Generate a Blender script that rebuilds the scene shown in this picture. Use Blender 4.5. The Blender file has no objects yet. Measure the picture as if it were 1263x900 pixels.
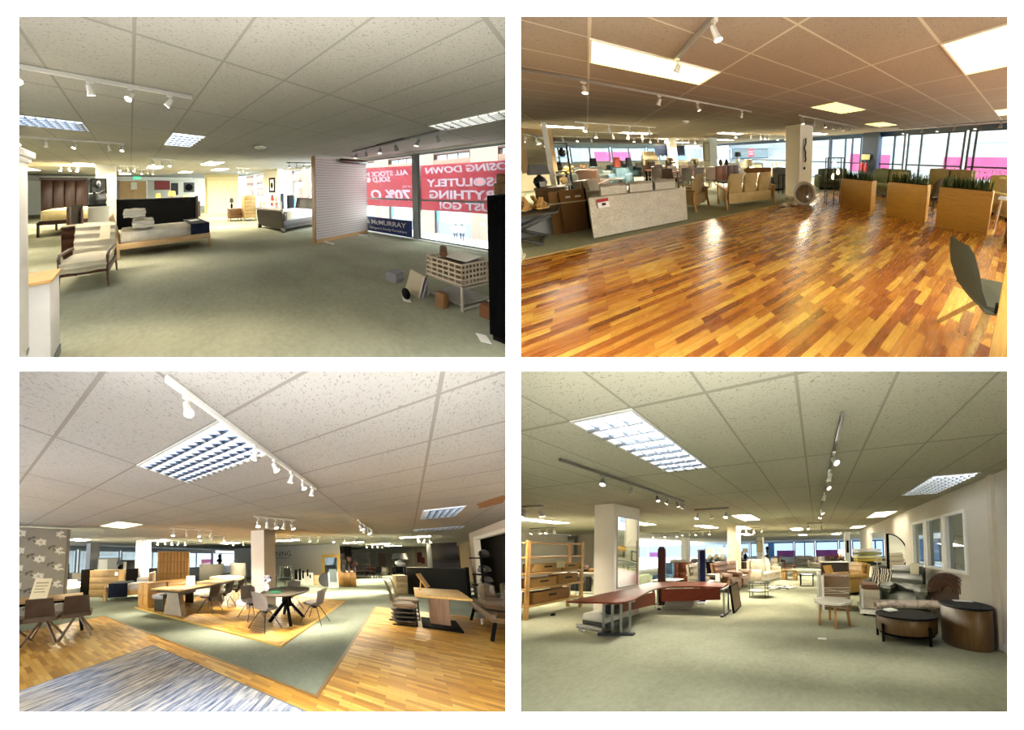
import bpy, bmesh, math, random
from mathutils import Vector, Matrix
random.seed(7)
SC = bpy.context.scene
COL = SC.collection
PI = math.pi
rad = math.radians

# ---------------------------------------------------------------- camera
FM = 700.0
cam_d = bpy.data.cameras.new('camera'); cam = bpy.data.objects.new('camera', cam_d); COL.objects.link(cam)
cam_d.sensor_width = 36; cam_d.lens = 36 * FM / 1263; cam_d.clip_start = 0.05; cam_d.clip_end = 2000
cam.rotation_euler = (PI / 2, 0, 0)
SC.camera = cam
SC.view_settings.view_transform = 'Standard'; SC.view_settings.look = 'None'
SC.view_settings.exposure = 1.2; SC.view_settings.gamma = 1
try: SC.view_settings.use_curve_mapping = False
except Exception: pass

# ---------------------------------------------------------------- the four showrooms
# each showroom has metric axes u (along a tile's side), v (along the other), z up from its floor
class Room:
    def __init__(s, px, py, f, pit, rol, yaw, h, ceil, left, upper):
        s.px, s.py, s.f, s.h, s.ceil, s.left, s.upper = px, py, f, h, ceil, left, upper
        s.pit, s.rol, s.yaw = rad(pit), rad(rol), rad(yaw)
    def W(s, p):
        u, v, z = p; z -= s.h
        x = u * math.cos(s.yaw) + v * math.sin(s.yaw); y = -u * math.sin(s.yaw) + v * math.cos(s.yaw)
        yy = y * math.cos(s.pit) + z * math.sin(s.pit); zz = -y * math.sin(s.pit) + z * math.cos(s.pit)
        a = x * math.cos(s.rol) + zz * math.sin(s.rol); b = zz * math.cos(s.rol) - x * math.sin(s.rol)
        return Vector((a + (s.px - 631.5) / s.f * yy, yy * FM / s.f, b + (450 - s.py) / s.f * yy))
    def P(s, x, y, z=0.0):
        A = x - s.px; Bq = s.py - y
        a = A * math.cos(s.rol) - Bq * math.sin(s.rol); b = A * math.sin(s.rol) + Bq * math.cos(s.rol)
        X, yy, zz = a / s.f, 1.0, b / s.f
        Y = yy * math.cos(s.pit) - zz * math.sin(s.pit); Z = yy * math.sin(s.pit) + zz * math.cos(s.pit)
        t = (z - s.h) / Z; X *= t; Y *= t
        return (X * math.cos(s.yaw) - Y * math.sin(s.yaw), X * math.sin(s.yaw) + Y * math.cos(s.yaw))
    def U(s, x, v, y=None):
        a = (x - s.px) / s.f
        if s.pit:
            yy = s.py - s.f*math.tan(s.pit) if y is None else y
            A = x - s.px; Bq = s.py - yy; aa = A*math.cos(s.rol)-Bq*math.sin(s.rol); b = (A*math.sin(s.rol)+Bq*math.cos(s.rol))/s.f
            a = aa/s.f/(math.cos(s.pit)-b*math.sin(s.pit))
        return v*(a*math.cos(s.yaw)-math.sin(s.yaw))/(a*math.sin(s.yaw)+math.cos(s.yaw))
    def V(s, x, u, y=None): 
        r = s.U(x, 1.0, y); return u/r
    def pix(s, u, v, z):
        w = s.W((u, v, z)); return (631.5+FM*w.x/w.y, 450-FM*w.z/w.y)
    def Z(s, u, v, y):
        lo, hi = -30.0, 40.0
        for _ in range(60):
            m = (lo+hi)/2
            if s.pix(u, v, m)[1] > y: lo = m
            else: hi = m
        return lo
    def dep(s, u, v): return -u * math.sin(s.yaw) + v * math.cos(s.yaw)
R1 = Room(323.5, 230.5, 264, .31, -.84, -31.64, 1.57, 2.57, True, True)
R2 = Room(942.5, 230.5, 263, -9.1, -.3, -39.35, 1.58, 2.523, False, True)
R3 = Room(323.5, 667.5, 258, 4.7, -.6, -55.2, 1.6, 2.557, True, False)
R4 = Room(942.5, 667.5, 265, 2.17, -.94, 13.73, 1.5, 2.556, False, False)
R = R1
def P(x, y, z=0.0): return R.P(x, y, z)
def U(x, v, y=None): return R.U(x, v, y)
def V(x, u, y=None): return R.V(x, u, y)
def Z(u, v, y): return R.Z(u, v, y)
def setroom(r):
    global R
    R = r
Y0 = 2.45      # the white wall with the four openings stands here
GAP = 0.012

# ---------------------------------------------------------------- mesh builder
class B:
    def __init__(s): s.bm = bmesh.new()
    def _n(s): s.bm.verts.ensure_lookup_table(); return len(s.bm.verts)
    def face(s, pts):
        vs = [s.bm.verts.new(p) for p in pts]
        return s.bm.faces.new(vs)
    def xf(s, k, M):
        s.bm.verts.ensure_lookup_table()
        for v in list(s.bm.verts)[k:]: v.co = M @ v.co
        return s
    def box(s, x0, x1, y0, y1, z0, z1, bev=0.0, seg=2):
        if x0 > x1: x0, x1 = x1, x0
        if y0 > y1: y0, y1 = y1, y0
        if z0 > z1: z0, z1 = z1, z0
        c = [s.bm.verts.new(p) for p in ((x0,y0,z0),(x1,y0,z0),(x1,y1,z0),(x0,y1,z0),(x0,y0,z1),(x1,y0,z1),(x1,y1,z1),(x0,y1,z1))]
        fs = [s.bm.faces.new([c[i] for i in q]) for q in ((3,2,1,0),(4,5,6,7),(0,1,5,4),(1,2,6,5),(2,3,7,6),(3,0,4,7))]
        if bev > 0:
            bev = min(bev, .49 * min(x1-x0, y1-y0, z1-z0))
            es = list({e for f in fs for e in f.edges})
            bmesh.ops.bevel(s.bm, geom=es, offset=bev, segments=seg, affect='EDGES', profile=.5, clamp_overlap=True)
        return s
    def cush(s, x0, x1, y0, y1, z0, z1, puff=.03, n=6):
        # stuffed cushion: a rounded box whose faces bulge
        cx, cy, cz = (x0+x1)/2, (y0+y1)/2, (z0+z1)/2; hx, hy, hz = abs(x1-x0)/2, abs(y1-y0)/2, abs(z1-z0)/2
        t = bmesh.new(); bmesh.ops.create_cube(t, size=2)
        bmesh.ops.subdivide_edges(t, edges=t.edges[:], cuts=n-1, use_grid_fill=True)
        mp = {}
        r = .45 * min(hx, hy, hz)
        for v in t.verts:
            a, b, c = v.co
            px, py, pz = a*(hx-r), b*(hy-r), c*(hz-r)
            nn = Vector((max(abs(a)-.999,0)*1000*(1 if a>0 else -1), max(abs(b)-.999,0)*1000*(1 if b>0 else -1), max(abs(c)-.999,0)*1000*(1 if c>0 else -1)))
            if nn.length: nn.normalize()
            k = puff * (1-a*a if abs(a)<1 else 1) * (1-b*b if abs(b)<1 else 1) * (1-c*c if abs(c)<1 else 1)
            mp[v.index] = s.bm.verts.new(Vector((cx+px, cy+py, cz+pz)) + nn*(r+k))
        for f in t.faces: s.bm.faces.new([mp[v.index] for v in f.verts])
        t.free(); return s
    def cyl(s, x, y, z0, z1, r, r2=None, n=20, cap=True):
        r2 = r if r2 is None else r2
        a = [s.bm.verts.new((x+r*math.cos(2*PI*i/n), y+r*math.sin(2*PI*i/n), z0)) for i in range(n)]
        b = [s.bm.verts.new((x+r2*math.cos(2*PI*i/n), y+r2*math.sin(2*PI*i/n), z1)) for i in range(n)]
        for i in range(n): s.bm.faces.new((a[i], a[(i+1)%n], b[(i+1)%n], b[i]))
        if cap: s.bm.faces.new(a[::-1]); s.bm.faces.new(b)
        return s
    def lathe(s, prof, x=0, y=0, n=20, sx=1, sy=1):
        rings = []
        for r, z in prof:
            rings.append([s.bm.verts.new((x+sx*max(r,1e-4)*math.cos(2*PI*i/n), y+sy*max(r,1e-4)*math.sin(2*PI*i/n), z)) for i in range(n)])
        for a, b in zip(rings, rings[1:]):
            for i in range(n): s.bm.faces.new((a[i], a[(i+1)%n], b[(i+1)%n], b[i]))
        if prof[0][0] > 1e-3: s.bm.faces.new(rings[0][::-1])
        if prof[-1][0] > 1e-3: s.bm.faces.new(rings[-1])
        return s
    def tube(s, pts, r, n=8, closed=False, r2=None):
        pts = [Vector(p) for p in pts]; m = len(pts); rings = []
        prev = None
        for i, p in enumerate(pts):
            if closed: d = (pts[(i+1)%m]-pts[i-1]).normalized()
            elif i == 0: d = (pts[1]-pts[0]).normalized()
            elif i == m-1: d = (pts[-1]-pts[-2]).normalized()
            else:
                d = ((pts[i+1]-p).normalized()+(p-pts[i-1]).normalized())
                d = d.normalized() if d.length > 1e-6 else (pts[i+1]-p).normalized()
            if prev is None:
                up = Vector((0,0,1)) if abs(d.z) < .9 else Vector((1,0,0))
                a = d.cross(up).normalized()
            else:
                a = (prev - d*prev.dot(d)); a = a.normalized() if a.length > 1e-6 else d.orthogonal().normalized()
            prev = a; b = d.cross(a)
            rr = r if r2 is None else r + (r2-r)*i/max(1,m-1)
            rings.append([s.bm.verts.new(p + a*rr*math.cos(2*PI*j/n) + b*rr*math.sin(2*PI*j/n)) for j in range(n)])
        for i in range(m if closed else m-1):
            A, C = rings[i], rings[(i+1)%m]
            for j in range(n): s.bm.faces.new((A[j], A[(j+1)%n], C[(j+1)%n], C[j]))
        if not closed: s.bm.faces.new(rings[0][::-1]); s.bm.faces.new(rings[-1])
        return s
    def bar(s, p, q, w, t=None):   # square bar from p to q
        p, q = Vector(p), Vector(q); t = t or w
        d = (q-p).normalized(); up = Vector((0,0,1)) if abs(d.z) < .95 else Vector((0,1,0))
        a = d.cross(up).normalized(); b = a.cross(d)
        c = [s.bm.verts.new(o + a*w/2*i + b*t/2*j) for o in (p, q) for i, j in ((-1,-1),(1,-1),(1,1),(-1,1))]
        for f in ((0,1,2,3),(7,6,5,4),(0,4,5,1),(1,5,6,2),(2,6,7,3),(3,7,4,0)): s.bm.faces.new([c[i] for i in f])
        return s
    def prism(s, pts, a0, a1, ax='z', bev=0):
        # outline in the two other axes, pushed along ax
        def v(p, a): return {'z': (p[0], p[1], a), 'y': (p[0], a, p[1]), 'x': (a, p[0], p[1])}[ax]
        A = [s.bm.verts.new(v(p, a0)) for p in pts]; C = [s.bm.verts.new(v(p, a1)) for p in pts]; n = len(pts)
        fs = [s.bm.faces.new((A[i], A[(i+1)%n], C[(i+1)%n], C[i])) for i in range(n)]
        fs += [s.bm.faces.new(A[::-1]), s.bm.faces.new(C)]
        if bev: bmesh.ops.bevel(s.bm, geom=list({e for f in fs for e in f.edges}), offset=bev, segments=2, affect='EDGES', profile=.5)
        return s
    def loft(s, rings, closed=True, cap=True):
        vs = [[s.bm.verts.new(p) for p in r] for r in rings]
        for a, b in zip(vs, vs[1:]):
            m = len(a)
            for i in range(m if closed else m-1): s.bm.faces.new((a[i], a[(i+1)%m], b[(i+1)%m], b[i]))
        if cap and closed: s.bm.faces.new(vs[0][::-1]); s.bm.faces.new(vs[-1])
        return s
    def sphere(s, x, y, z, r, sx=1, sy=1, sz=1, n=10):
        prof = [(r*math.sin(PI*i/n), -r*math.cos(PI*i/n)) for i in range(n+1)]
        k = s._n(); s.lathe(prof, n=max(8, n+4))
        s.xf(k, Matrix.Translation((x,y,z)) @ Matrix.Diagonal((sx,sy,sz,1))); return s
    def sheet(s, f, nu, nv, th=0.0):
        g = [[s.bm.verts.new(f(i/nu, j/nv)) for j in range(nv+1)] for i in range(nu+1)]
        fs = [s.bm.faces.new((g[i][j], g[i+1][j], g[i+1][j+1], g[i][j+1])) for i in range(nu) for j in range(nv)]
        if th: bmesh.ops.solidify(s.bm, geom=fs, thickness=th)
        return s
    def text(s, txt, size, ext=.004, mirror=False, align='LEFT', shear=0.0, bold=0.0, M=None):
        c = bpy.data.curves.new('lettering', 'FONT'); c.body = txt; c.size = size; c.extrude = ext; c.align_x = align; c.shear = shear; c.offset = bold
        c.resolution_u = 3
        o = bpy.data.objects.new('lettering', c); COL.objects.link(o)
        dg = bpy.context.evaluated_depsgraph_get(); me = o.evaluated_get(dg).to_mesh()
        t = bmesh.new(); t.from_mesh(me); mp = {}
        for v in t.verts:
            co = v.co.copy()
            if mirror: co.x = -co.x
            mp[v.index] = s.bm.verts.new(M @ co if M else co)
        for f in t.faces:
            try: s.bm.faces.new([mp[v.index] for v in f.verts])
            except ValueError: pass
        t.free(); o.evaluated_get(dg).to_mesh_clear(); bpy.data.objects.remove(o); bpy.data.curves.remove(c)
        return s

def bake(name, b, mat, M, parent=None, room=None, smooth=True, clip=True):
    r = room or R
    bm = b.bm
    if not bm.verts: return None
    bmesh.ops.recalc_face_normals(bm, faces=bm.faces[:])
    for e in bm.edges:
        if len(e.link_faces) == 2:
            try: e.smooth = e.calc_face_angle() < rad(38)
            except ValueError: e.smooth = False
    for f in bm.faces: f.smooth = smooth
    lay = bm.verts.layers.float_vector.new('rp')
    off = Vector((0,0,0)) if M is None else Vector((M.translation.x*.37, M.translation.y*.53, 0))
    for v in bm.verts:
        v[lay] = v.co + off
        v.co = r.W(M @ v.co if M is not None else v.co)
    det = 1
    if clip:
        sx = -1 if r.left else 1; sz = 1 if r.upper else -1
        for co, no in (((0, Y0+.06, 0), (0, -1, 0)), ((sx*GAP, 0, 0), (-sx, 0, 0)), ((0, 0, sz*GAP), (0, 0, -sz))):
            co, no = Vector(co), Vector(no)
            if any((v.co-co).dot(no) > 0 for v in bm.verts):
                res = bmesh.ops.bisect_plane(bm, geom=bm.verts[:]+bm.edges[:]+bm.faces[:], dist=1e-5, plane_co=co, plane_no=no, clear_outer=True)
                ee = [e for e in res['geom_cut'] if isinstance(e, bmesh.types.BMEdge) and e.is_valid and e.is_boundary]
                if ee:
                    try: bmesh.ops.holes_fill(bm, edges=ee, sides=0)
                    except Exception: pass
    if not bm.faces: bm.free(); return None
    org = r.W(M.translation) if M is not None else Vector((0,0,0))
    if M is None:
        bm.verts.ensure_lookup_table(); org = sum((v.co for v in bm.verts), Vector())/len(bm.verts)
    if parent is not None: org = Vector(parent['_o'])
    for v in bm.verts: v.co -= org
    me = bpy.data.meshes.new(name); bm.to_mesh(me); bm.free()
    o = bpy.data.objects.new(name, me); COL.objects.link(o)
    me.materials.append(mat)
    if parent is not None: o.parent = parent
    else: o.location = org
    o['_o'] = list(org)
    return o

NUDGE = {
    'pink banner outside the blue window behind the middle': (0, 0.03, 0),
    'black shoe on': (-0.14, 0.1, 0),
    'black upright case': (0.12, 0.45, 0),
    'black upright panel at the left end': (0, 0, 0),
    'black office chair just right': (0.0, -0.3, 0),
    'dark squat vase at the left': (-0.1, -0.18, 0),
    'loose papers filling': (0, 0, 0.028),
    'brown cardboard roll': (0, 0, 0.03),
    'tall black flower ornament': (0, 0.1, 0),
    'dark red vase at the right': (0, -0.08, 0),
    'half round black framed': (0.05, -0.25, 0),
    'black waist-high divider behind the oak bed': (0.1, 0.1, 0),
    'navy and white poster board': (0.1, 0.9, 0),
    'black cube framed': (-0.5, -0.2, 0),
    'white pillow at the head': (0, 0, 0.04),
    'black office chair cut by': (0.2, 0.9, 0),
    'right cream high-backed': (0.4, -0.7, 0),
    'left cream high-backed': (0.4, -0.7, 0),
    'pink flower arrangement': (-1.6, 0.6, 0),
    'low table holding the pink': (-1.6, 0.6, 0),
    'black shaded lamp beyond the mahogany': (0.2, 1.3, 0),
    'pale sideboard under the black shaded': (0.2, 1.3, 0),
    'sage green two-seat sofa': (0, 0.85, 0),
    'pale yellow armchair to the right': (0, -0.25, 0),
    'beige sofa right of the long grey': (1.2, -0.9, 0),
    'dark framed double bed with a cream': (-0.3, 0.3, 0),
    'wide cream bed with a dark grey': (0.2, 1.0, 0),
    'dark table in front of the cream high': (0.3, -1.0, 0),
    'blue grey sofa at the far left': (0.7, 1.3, 0),
    'pale grey upholstered bench behind': (-0.02, -0.27, 0),
    'pale grey sofa in front of the far windows, left': (-0.9, -0.2, 0),
    'second mustard armchair': (-0.35, 2.2, 0),
    'mustard leather armchair left': (-0.1, 0.6, 0),
    'pale mustard chaise': (0.3, 1.1, 0),
    'olive grey side chair supporting': (0.28, 0.2, 0),
    'black and white zebra': (0.3, 0.38, 0),
    'oak coffee table with a slab': (0.8, -0.2, 0),
    'dark red side table at the end': (1.5, 0.2, 0),
    'plump white pillow': (0.12, -0.02, 0.05),
    'smaller white pillow': (0.12, -0.03, 0.21),
    'grey pedestal with dark cables': (-0.6, 0.6, 0),
    'narrow navy cloth screen': (0.05, 0.7, 0),
    'tall dark brown rounded panel': (0, 0.3, 0),
    'white packed boards': (0.12, 0.55, 0),
    'beige leather armchair in an oak': (-0.25, 0.2, 0),
    'brown high-backed armchair': (0.55, 0.65, 0),
    'olive reclining armchair': (0.1, -0.85, 0),
    'black case standing upright right': (0.3, 0.0, 0),
    'black case standing upright left': (0.08, 0, 0),
    'black office chair standing beyond': (0.1, 0.6, 0),
    'dark wooden chair, second on the near side of the dark long': (-0.5, -1.5, 0),
    'black dining chair tucked': (-0.2, -1.0, 0),
    'brown fabric chair at the table end': (0.12, -0.08, 0),
    'brown fabric chair cropped': (-0.16, 0.03, 0),
    'oak topped dining table on black': (0.22, 0.42, 0),
    'dark wire-look chair': (-0.1, 0.75, 0),
    'white single bed by the windows': (-0.9, 2.6, 0),
    'two flat brown cardboard': (0.08, 0.1, 0),
    'crumpled white cloth': (-0.06, -0.02, 0.13),
    'driftwood sculpture at the left': (-0.05, -0.05, 0.03),
    'driftwood sculpture in the middle': (-0.03, 0.14, 0.03),
    'driftwood sculpture on the right': (0, -0.05, 0.03),
    'small orange box': (0.16, 0, 0),
    'oak easel card leaning': (0, 0, 0.11),
    'cream printed card leaning on': (0, 0, 0.07),
    'grey pottery ornament': (0.27, 0, 0),
    'pale pottery ornament': (0.14, 0, 0),
    'dark pottery ornament at': (0.14, 0, 0),
    'beige boards leaning': (-0.1, 0.14, 0),
    'dark curved sleigh headboard': (-0.3, 0, 0),
    'cream price card lying': (0, -0.07, 0.02),
    'larger white rough stone': (0.14, 0, 0),
    'black framed panel standing': (0.14, 0, 0),
    'white leaflet on the carpet below the crate': (-0.26, 0.06, 0),
    'white and black bundle of cloth': (0.14, 0.3, 0),
    'second black legged pale table': (0.1, 0.75, 0),
    'white sofa by the windows left': (-1.0, -2.2, 0),
    'low cream sideboard under': (-0.6, -0.7, 0),
    'long cream leather reclining': (0.3, 0, 0),
    'dark tall cabinet beyond the divider': (0, 0.6, 0),
    'red fire extinguisher hanging': (-0.07, 0, 0),
    'flat brown leather cushion': (0, 0.0, 0.035),
    'brown leather cushion standing': (0, 0.07, 0.03),
    'brown leather cantilever chair nearer': (0, 0.1, 0),
    'pedestrian in a pale blue': (0, 0, 0),
    'cream price card on the headrest': (0, -0.06, 0.02),
}
def nudge(label):
    for k, q in NUDGE.items():
        if label.startswith(k): return q
    return (0, 0, 0)
def tag(o, label=None, cat=None, group=None, kind=None):
    if o is None: return o
    if label: o['label'] = label
    if cat: o['category'] = cat
    if group: o['group'] = group
    if kind: o['kind'] = kind
    return o

def thing(name, label, cat, u, v, rz, parts, z=0.0, group=None, kind=None, tilt=None):
    if .02 < z < R.ceil-.3: z += .005      # a hair above what carries it
    du, dv, dz = nudge(label); u += du; v += dv; z += dz
    M = Matrix.Translation((u, v, z)) @ Matrix.Rotation(rz, 4, 'Z')
    if tilt is not None: M = M @ tilt
    if len(parts) == 1 and parts[0][0] is None:
        p = parts[0]
        o = bake(name, p[1], p[2], M)
        if o is None: return None
        for s in (p[3] if len(p) > 3 else []): bake(s[0], s[1], s[2], M, o)
        return tag(o, label, cat, group, kind)
    o = bpy.data.objects.new(name, None); COL.objects.link(o); o.empty_display_size = .1
    o.location = R.W((u, v, z)); o['_o'] = list(o.location)
    tag(o, label, cat, group, kind)
    n = 0
    for p in parts:
        c = bake(p[0], p[1], p[2], M, o)
        if c is None: continue
        n += 1
        if len(p) > 4 and p[4]: c['label'] = p[4]
        for s in (p[3] if len(p) > 3 and p[3] else []): bake(s[0], s[1], s[2], M, c)
    if n == 0: bpy.data.objects.remove(o); return None
    return o
def struct(name, b, mat, subs=(), smooth=False):
    o = bake(name, b, mat, None, smooth=smooth)
    if o is None: return None
    o['kind'] = 'structure'
    for s in subs: bake(s[0], s[1], s[2], None, o, smooth=smooth)
    return o

# ---------------------------------------------------------------- materials
def lin(h):
    h = h.lstrip('#'); c = [int(h[i:i+2], 16)/255 for i in (0,2,4)]
    return tuple((x/12.92 if x <= .04045 else ((x+.055)/1.055)**2.4) for x in c) + (1,)
MATS = {}
class NT:
    def __init__(s, name):
        s.m = bpy.data.materials.new(name); s.m.use_nodes = True; s.t = s.m.node_tree; s.N = s.t.nodes; s.L = s.t.links
        s.bsdf = s.N['Principled BSDF']; s.out = s.N['Material Output']
    def n(s, typ, **kw):
        x = s.N.new(typ)
        for k, v in kw.items(): setattr(x, k, v)
        return x
    def link(s, a, b): s.L.new(a, b)
    def rp(s, scale=(1,1,1), loc=(0,0,0), rot=(0,0,0)):
        a = s.n('ShaderNodeAttribute'); a.attribute_name = 'rp'
        mp = s.n('ShaderNodeMapping'); mp.inputs['Scale'].default_value = scale; mp.inputs['Location'].default_value = loc; mp.inputs['Rotation'].default_value = rot
        s.link(a.outputs['Vector'], mp.inputs['Vector']); return mp.outputs['Vector']
    def math(s, op, a, b=None, c=None):
        x = s.n('ShaderNodeMath'); x.operation = op
        for i, q in enumerate((a, b, c)):
            if q is None: continue
            if isinstance(q, (int, float)): x.inputs[i].default_value = q
            else: s.link(q, x.inputs[i])
        return x.outputs[0]
    def noise(s, vec, scale, detail=3, rough=.55):
        x = s.n('ShaderNodeTexNoise'); x.inputs['Scale'].default_value = scale; x.inputs['Detail'].default_value = detail; x.inputs['Roughness'].default_value = rough
        s.link(vec, x.inputs['Vector']); return x.outputs['Fac']
    def ramp(s, fac, stops):
        x = s.n('ShaderNodeValToRGB'); e = x.color_ramp.elements
        while len(e) < len(stops): e.new(.5)
        for el, (p, c) in zip(e, stops): el.position = p; el.color = c if not isinstance(c, str) else lin(c)
        s.link(fac, x.inputs[0]); return x.outputs['Color']
    def mix(s, fac, a, b, mode='MIX'):
        x = s.n('ShaderNodeMix'); x.data_type = 'RGBA'; x.blend_type = mode
        for sock, q in ((x.inputs[0], fac), (x.inputs[6], a), (x.inputs[7], b)):
            if isinstance(q, (int, float)): sock.default_value = q
            elif isinstance(q, str): sock.default_value = lin(q)
            elif isinstance(q, tuple): sock.default_value = q
            else: s.link(q, sock)
        return x.outputs[2]
    def bump(s, h, strength=.3, dist=.01):
        x = s.n('ShaderNodeBump'); x.inputs['Strength'].default_value = strength; x.inputs['Distance'].default_value = dist
        s.link(h, x.inputs['Height']); s.link(x.outputs['Normal'], s.bsdf.inputs['Normal'])
    def fin(s, col=None, rough=.6, metal=0, spec=.5):
        if col is not None:
            if isinstance(col, (str, tuple)): s.bsdf.inputs['Base Color'].default_value = lin(col) if isinstance(col, str) else col
            else: s.link(col, s.bsdf.inputs['Base Color'])
        if isinstance(rough, (int, float)): s.bsdf.inputs['Roughness'].default_value = rough
        else: s.link(rough, s.bsdf.inputs['Roughness'])
        s.bsdf.inputs['Metallic'].default_value = metal
        s.bsdf.inputs['Specular IOR Level'].default_value = spec
        return s.m
def memo(fn):
    def g(*a, **k):
        key = (fn.__name__, a, tuple(sorted(k.items())))
        if key not in MATS: MATS[key] = fn(*a, **k)
        return MATS[key]
    return g
@memo
def plain(c, rough=.6, metal=0, var=.06, spec=.4):
    t = NT('paint'); f = t.noise(t.rp(), 6, 4)
    k = t.ramp(f, [(.3, (1-var,)*3+(1,)), (.7, (1,1,1,1))])
    return t.fin(t.mix(1.0, c, k, 'MULTIPLY'), rough, metal, spec)
@memo
def fabric(c, c2=None, scale=220, rough=.95, bump=.25):
    t = NT('fabric'); v = t.rp(); f = t.noise(v, scale, 2, .7); g = t.noise(v, 5, 3)
    base = t.mix(t.math('MULTIPLY', f, 1.0), c, c2 or c)
    base = t.mix(.5, base, t.mix(1.0, base, t.ramp(g, [(.3, (.75,.75,.75,1)), (.7, (1.1,1.1,1.1,1))]), 'MULTIPLY'))
    t.bump(f, bump, .004); return t.fin(base, rough, 0, .2)
@memo
def leather(c, rough=.42):
    t = NT('leather'); v = t.rp(); f = t.noise(v, 160, 2); g = t.noise(v, 4, 3)
    t.bump(f, .15, .003); return t.fin(t.mix(1.0, c, t.ramp(g, [(.3, (.8,.8,.8,1)), (.7, (1.05,1.05,1.05,1))]), 'MULTIPLY'), rough, 0, .5)
@memo
def wood(c, c2, ax=0, scale=1.0, rough=.45, spec=.4):
    t = NT('wood'); s = [14*scale]*3; s[ax] = 1.1*scale
    v = t.rp(scale=tuple(s)); f = t.noise(v, 1.6, 6, .6); g = t.noise(t.rp(scale=tuple(q*4 for q in s)), 2, 2)
    col = t.ramp(f, [(.32, c2), (.5, c), (.68, c2)])
    col = t.mix(.35, col, t.mix(1.0, col, t.ramp(g, [(.35, (.7,.7,.7,1)), (.6, (1.1,1.1,1.1,1))]), 'MULTIPLY'))
    return t.fin(col, rough, 0, spec)
@memo
def emit(c, strength):
    t = NT('lamp'); t.bsdf.inputs['Base Color'].default_value = lin(c); t.bsdf.inputs['Emission Color'].default_value = lin(c)
    t.bsdf.inputs['Emission Strength'].default_value = strength; t.bsdf.inputs['Roughness'].default_value = .5; return t.m
@memo
def metal(c, rough=.3): return NT('metal').fin(c, rough, 1.0, .5)
@memo
def glass(tint='#eef4f6', gl=.06, rough=.02):
    t = NT('glass'); tr = t.n('ShaderNodeBsdfTransparent'); tr.inputs[0].default_value = lin(tint)
    g = t.n('ShaderNodeBsdfGlossy'); g.inputs['Roughness'].default_value = rough
    lw = t.n('ShaderNodeLayerWeight'); lw.inputs['Blend'].default_value = .5
    mx = t.n('ShaderNodeMixShader'); t.link(t.math('ADD', t.math('MULTIPLY', t.math('POWER', lw.outputs['Facing'], 4.0), .35), gl*.5), mx.inputs[0]); t.link(tr.outputs[0], mx.inputs[1]); t.link(g.outputs[0], mx.inputs[2])
    t.link(mx.outputs[0], t.out.inputs['Surface']); return t.m
@memo
def mirror(): return NT('mirror').fin('#dfe4e4', .03, 1.0)
@memo
def carpet(c, c2, sc=140):
    t = NT('carpet'); v = t.rp(); f = t.noise(v, sc, 2, .8); g = t.noise(v, 1.1, 4); h = t.noise(v, 16, 3)
    col = t.mix(t.ramp(f, [(.35, (0,0,0,1)), (.65, (1,1,1,1))]), c, c2)
    col = t.mix(1.0, col, t.ramp(g, [(.35, (.86,.86,.86,1)), (.65, (1.05,1.05,1.05,1))]), 'MULTIPLY')
    col = t.mix(1.0, col, t.ramp(h, [(.3, (.88,.88,.88,1)), (.7, (1.04,1.04,1.04,1))]), 'MULTIPLY')
    t.bump(f, .5, .01); return t.fin(col, 1.0, 0, .05)
@memo
def ceiling_tiles(u0, v0, tu, tv, c, line, spots):
    t = NT('ceiling tiles'); v = t.rp(loc=(-u0, -v0, 0)); s = t.n('ShaderNodeSeparateXYZ'); t.link(v, s.inputs[0])
    def edge(o, size, w):
        f = t.math('FRACT', t.math('ADD', t.math('DIVIDE', o, size), 100.5)); d = t.math('ABSOLUTE', t.math('SUBTRACT', f, .5))
        return t.math('LESS_THAN', d, w/size/2)
    g = t.math('MAXIMUM', edge(s.outputs[0], tu, .022), edge(s.outputs[1], tv, .022))
    f = t.noise(t.rp(scale=(55, 120, 1)), 1.0, 2, .5)
    fis = t.ramp(f, [(.33, (.35,.35,.35,1)), (.4, (1,1,1,1))])
    big = t.ramp(t.noise(t.rp(), .8, 3), [(.35, (.92,.92,.92,1)), (.65, (1,1,1,1))])
    col = t.mix(fis, spots, c); col = t.mix(1.0, col, big, 'MULTIPLY')
    col = t.mix(g, col, line)
    return t.fin(col, .95, 0, .1)
@memo
def parquet(cols, along, bw, bh, rough, spec=.5, coat=0.0):
    t = NT('parquet'); v = t.rp(rot=(0, 0, 0 if along == 'u' else PI/2))
    b = t.n('ShaderNodeTexBrick'); b.offset = .37; b.offset_frequency = 2
    t.link(v, b.inputs['Vector']); b.inputs['Scale'].default_value = 1; b.inputs['Brick Width'].default_value = bw; b.inputs['Row Height'].default_value = bh
    b.inputs['Mortar Size'].default_value = .0016; b.inputs['Color1'].default_value = (0,0,0,1); b.inputs['Color2'].default_value = (1,1,1,1); b.inputs['Mortar'].default_value = (.1,.1,.1,1)
    sv = (1.5, 20, 1) if along == 'u' else (20, 1.5, 1)
    f = t.noise(t.rp(scale=sv), 2.2, 5, .6)
    h = t.math('ADD', t.math('MULTIPLY', b.outputs['Color'], .75), t.math('MULTIPLY', f, .35))
    col = t.ramp(h, [(.1, cols[0]), (.38, cols[1]), (.62, cols[2]), (.92, cols[3])])
    m = t.fin(col, t.math('ADD', t.math('MULTIPLY', f, .12), rough-.06), 0, spec)
    if coat: t.bsdf.inputs['Coat Weight'].default_value = coat; t.bsdf.inputs['Coat Roughness'].default_value = .12
    return m

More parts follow.
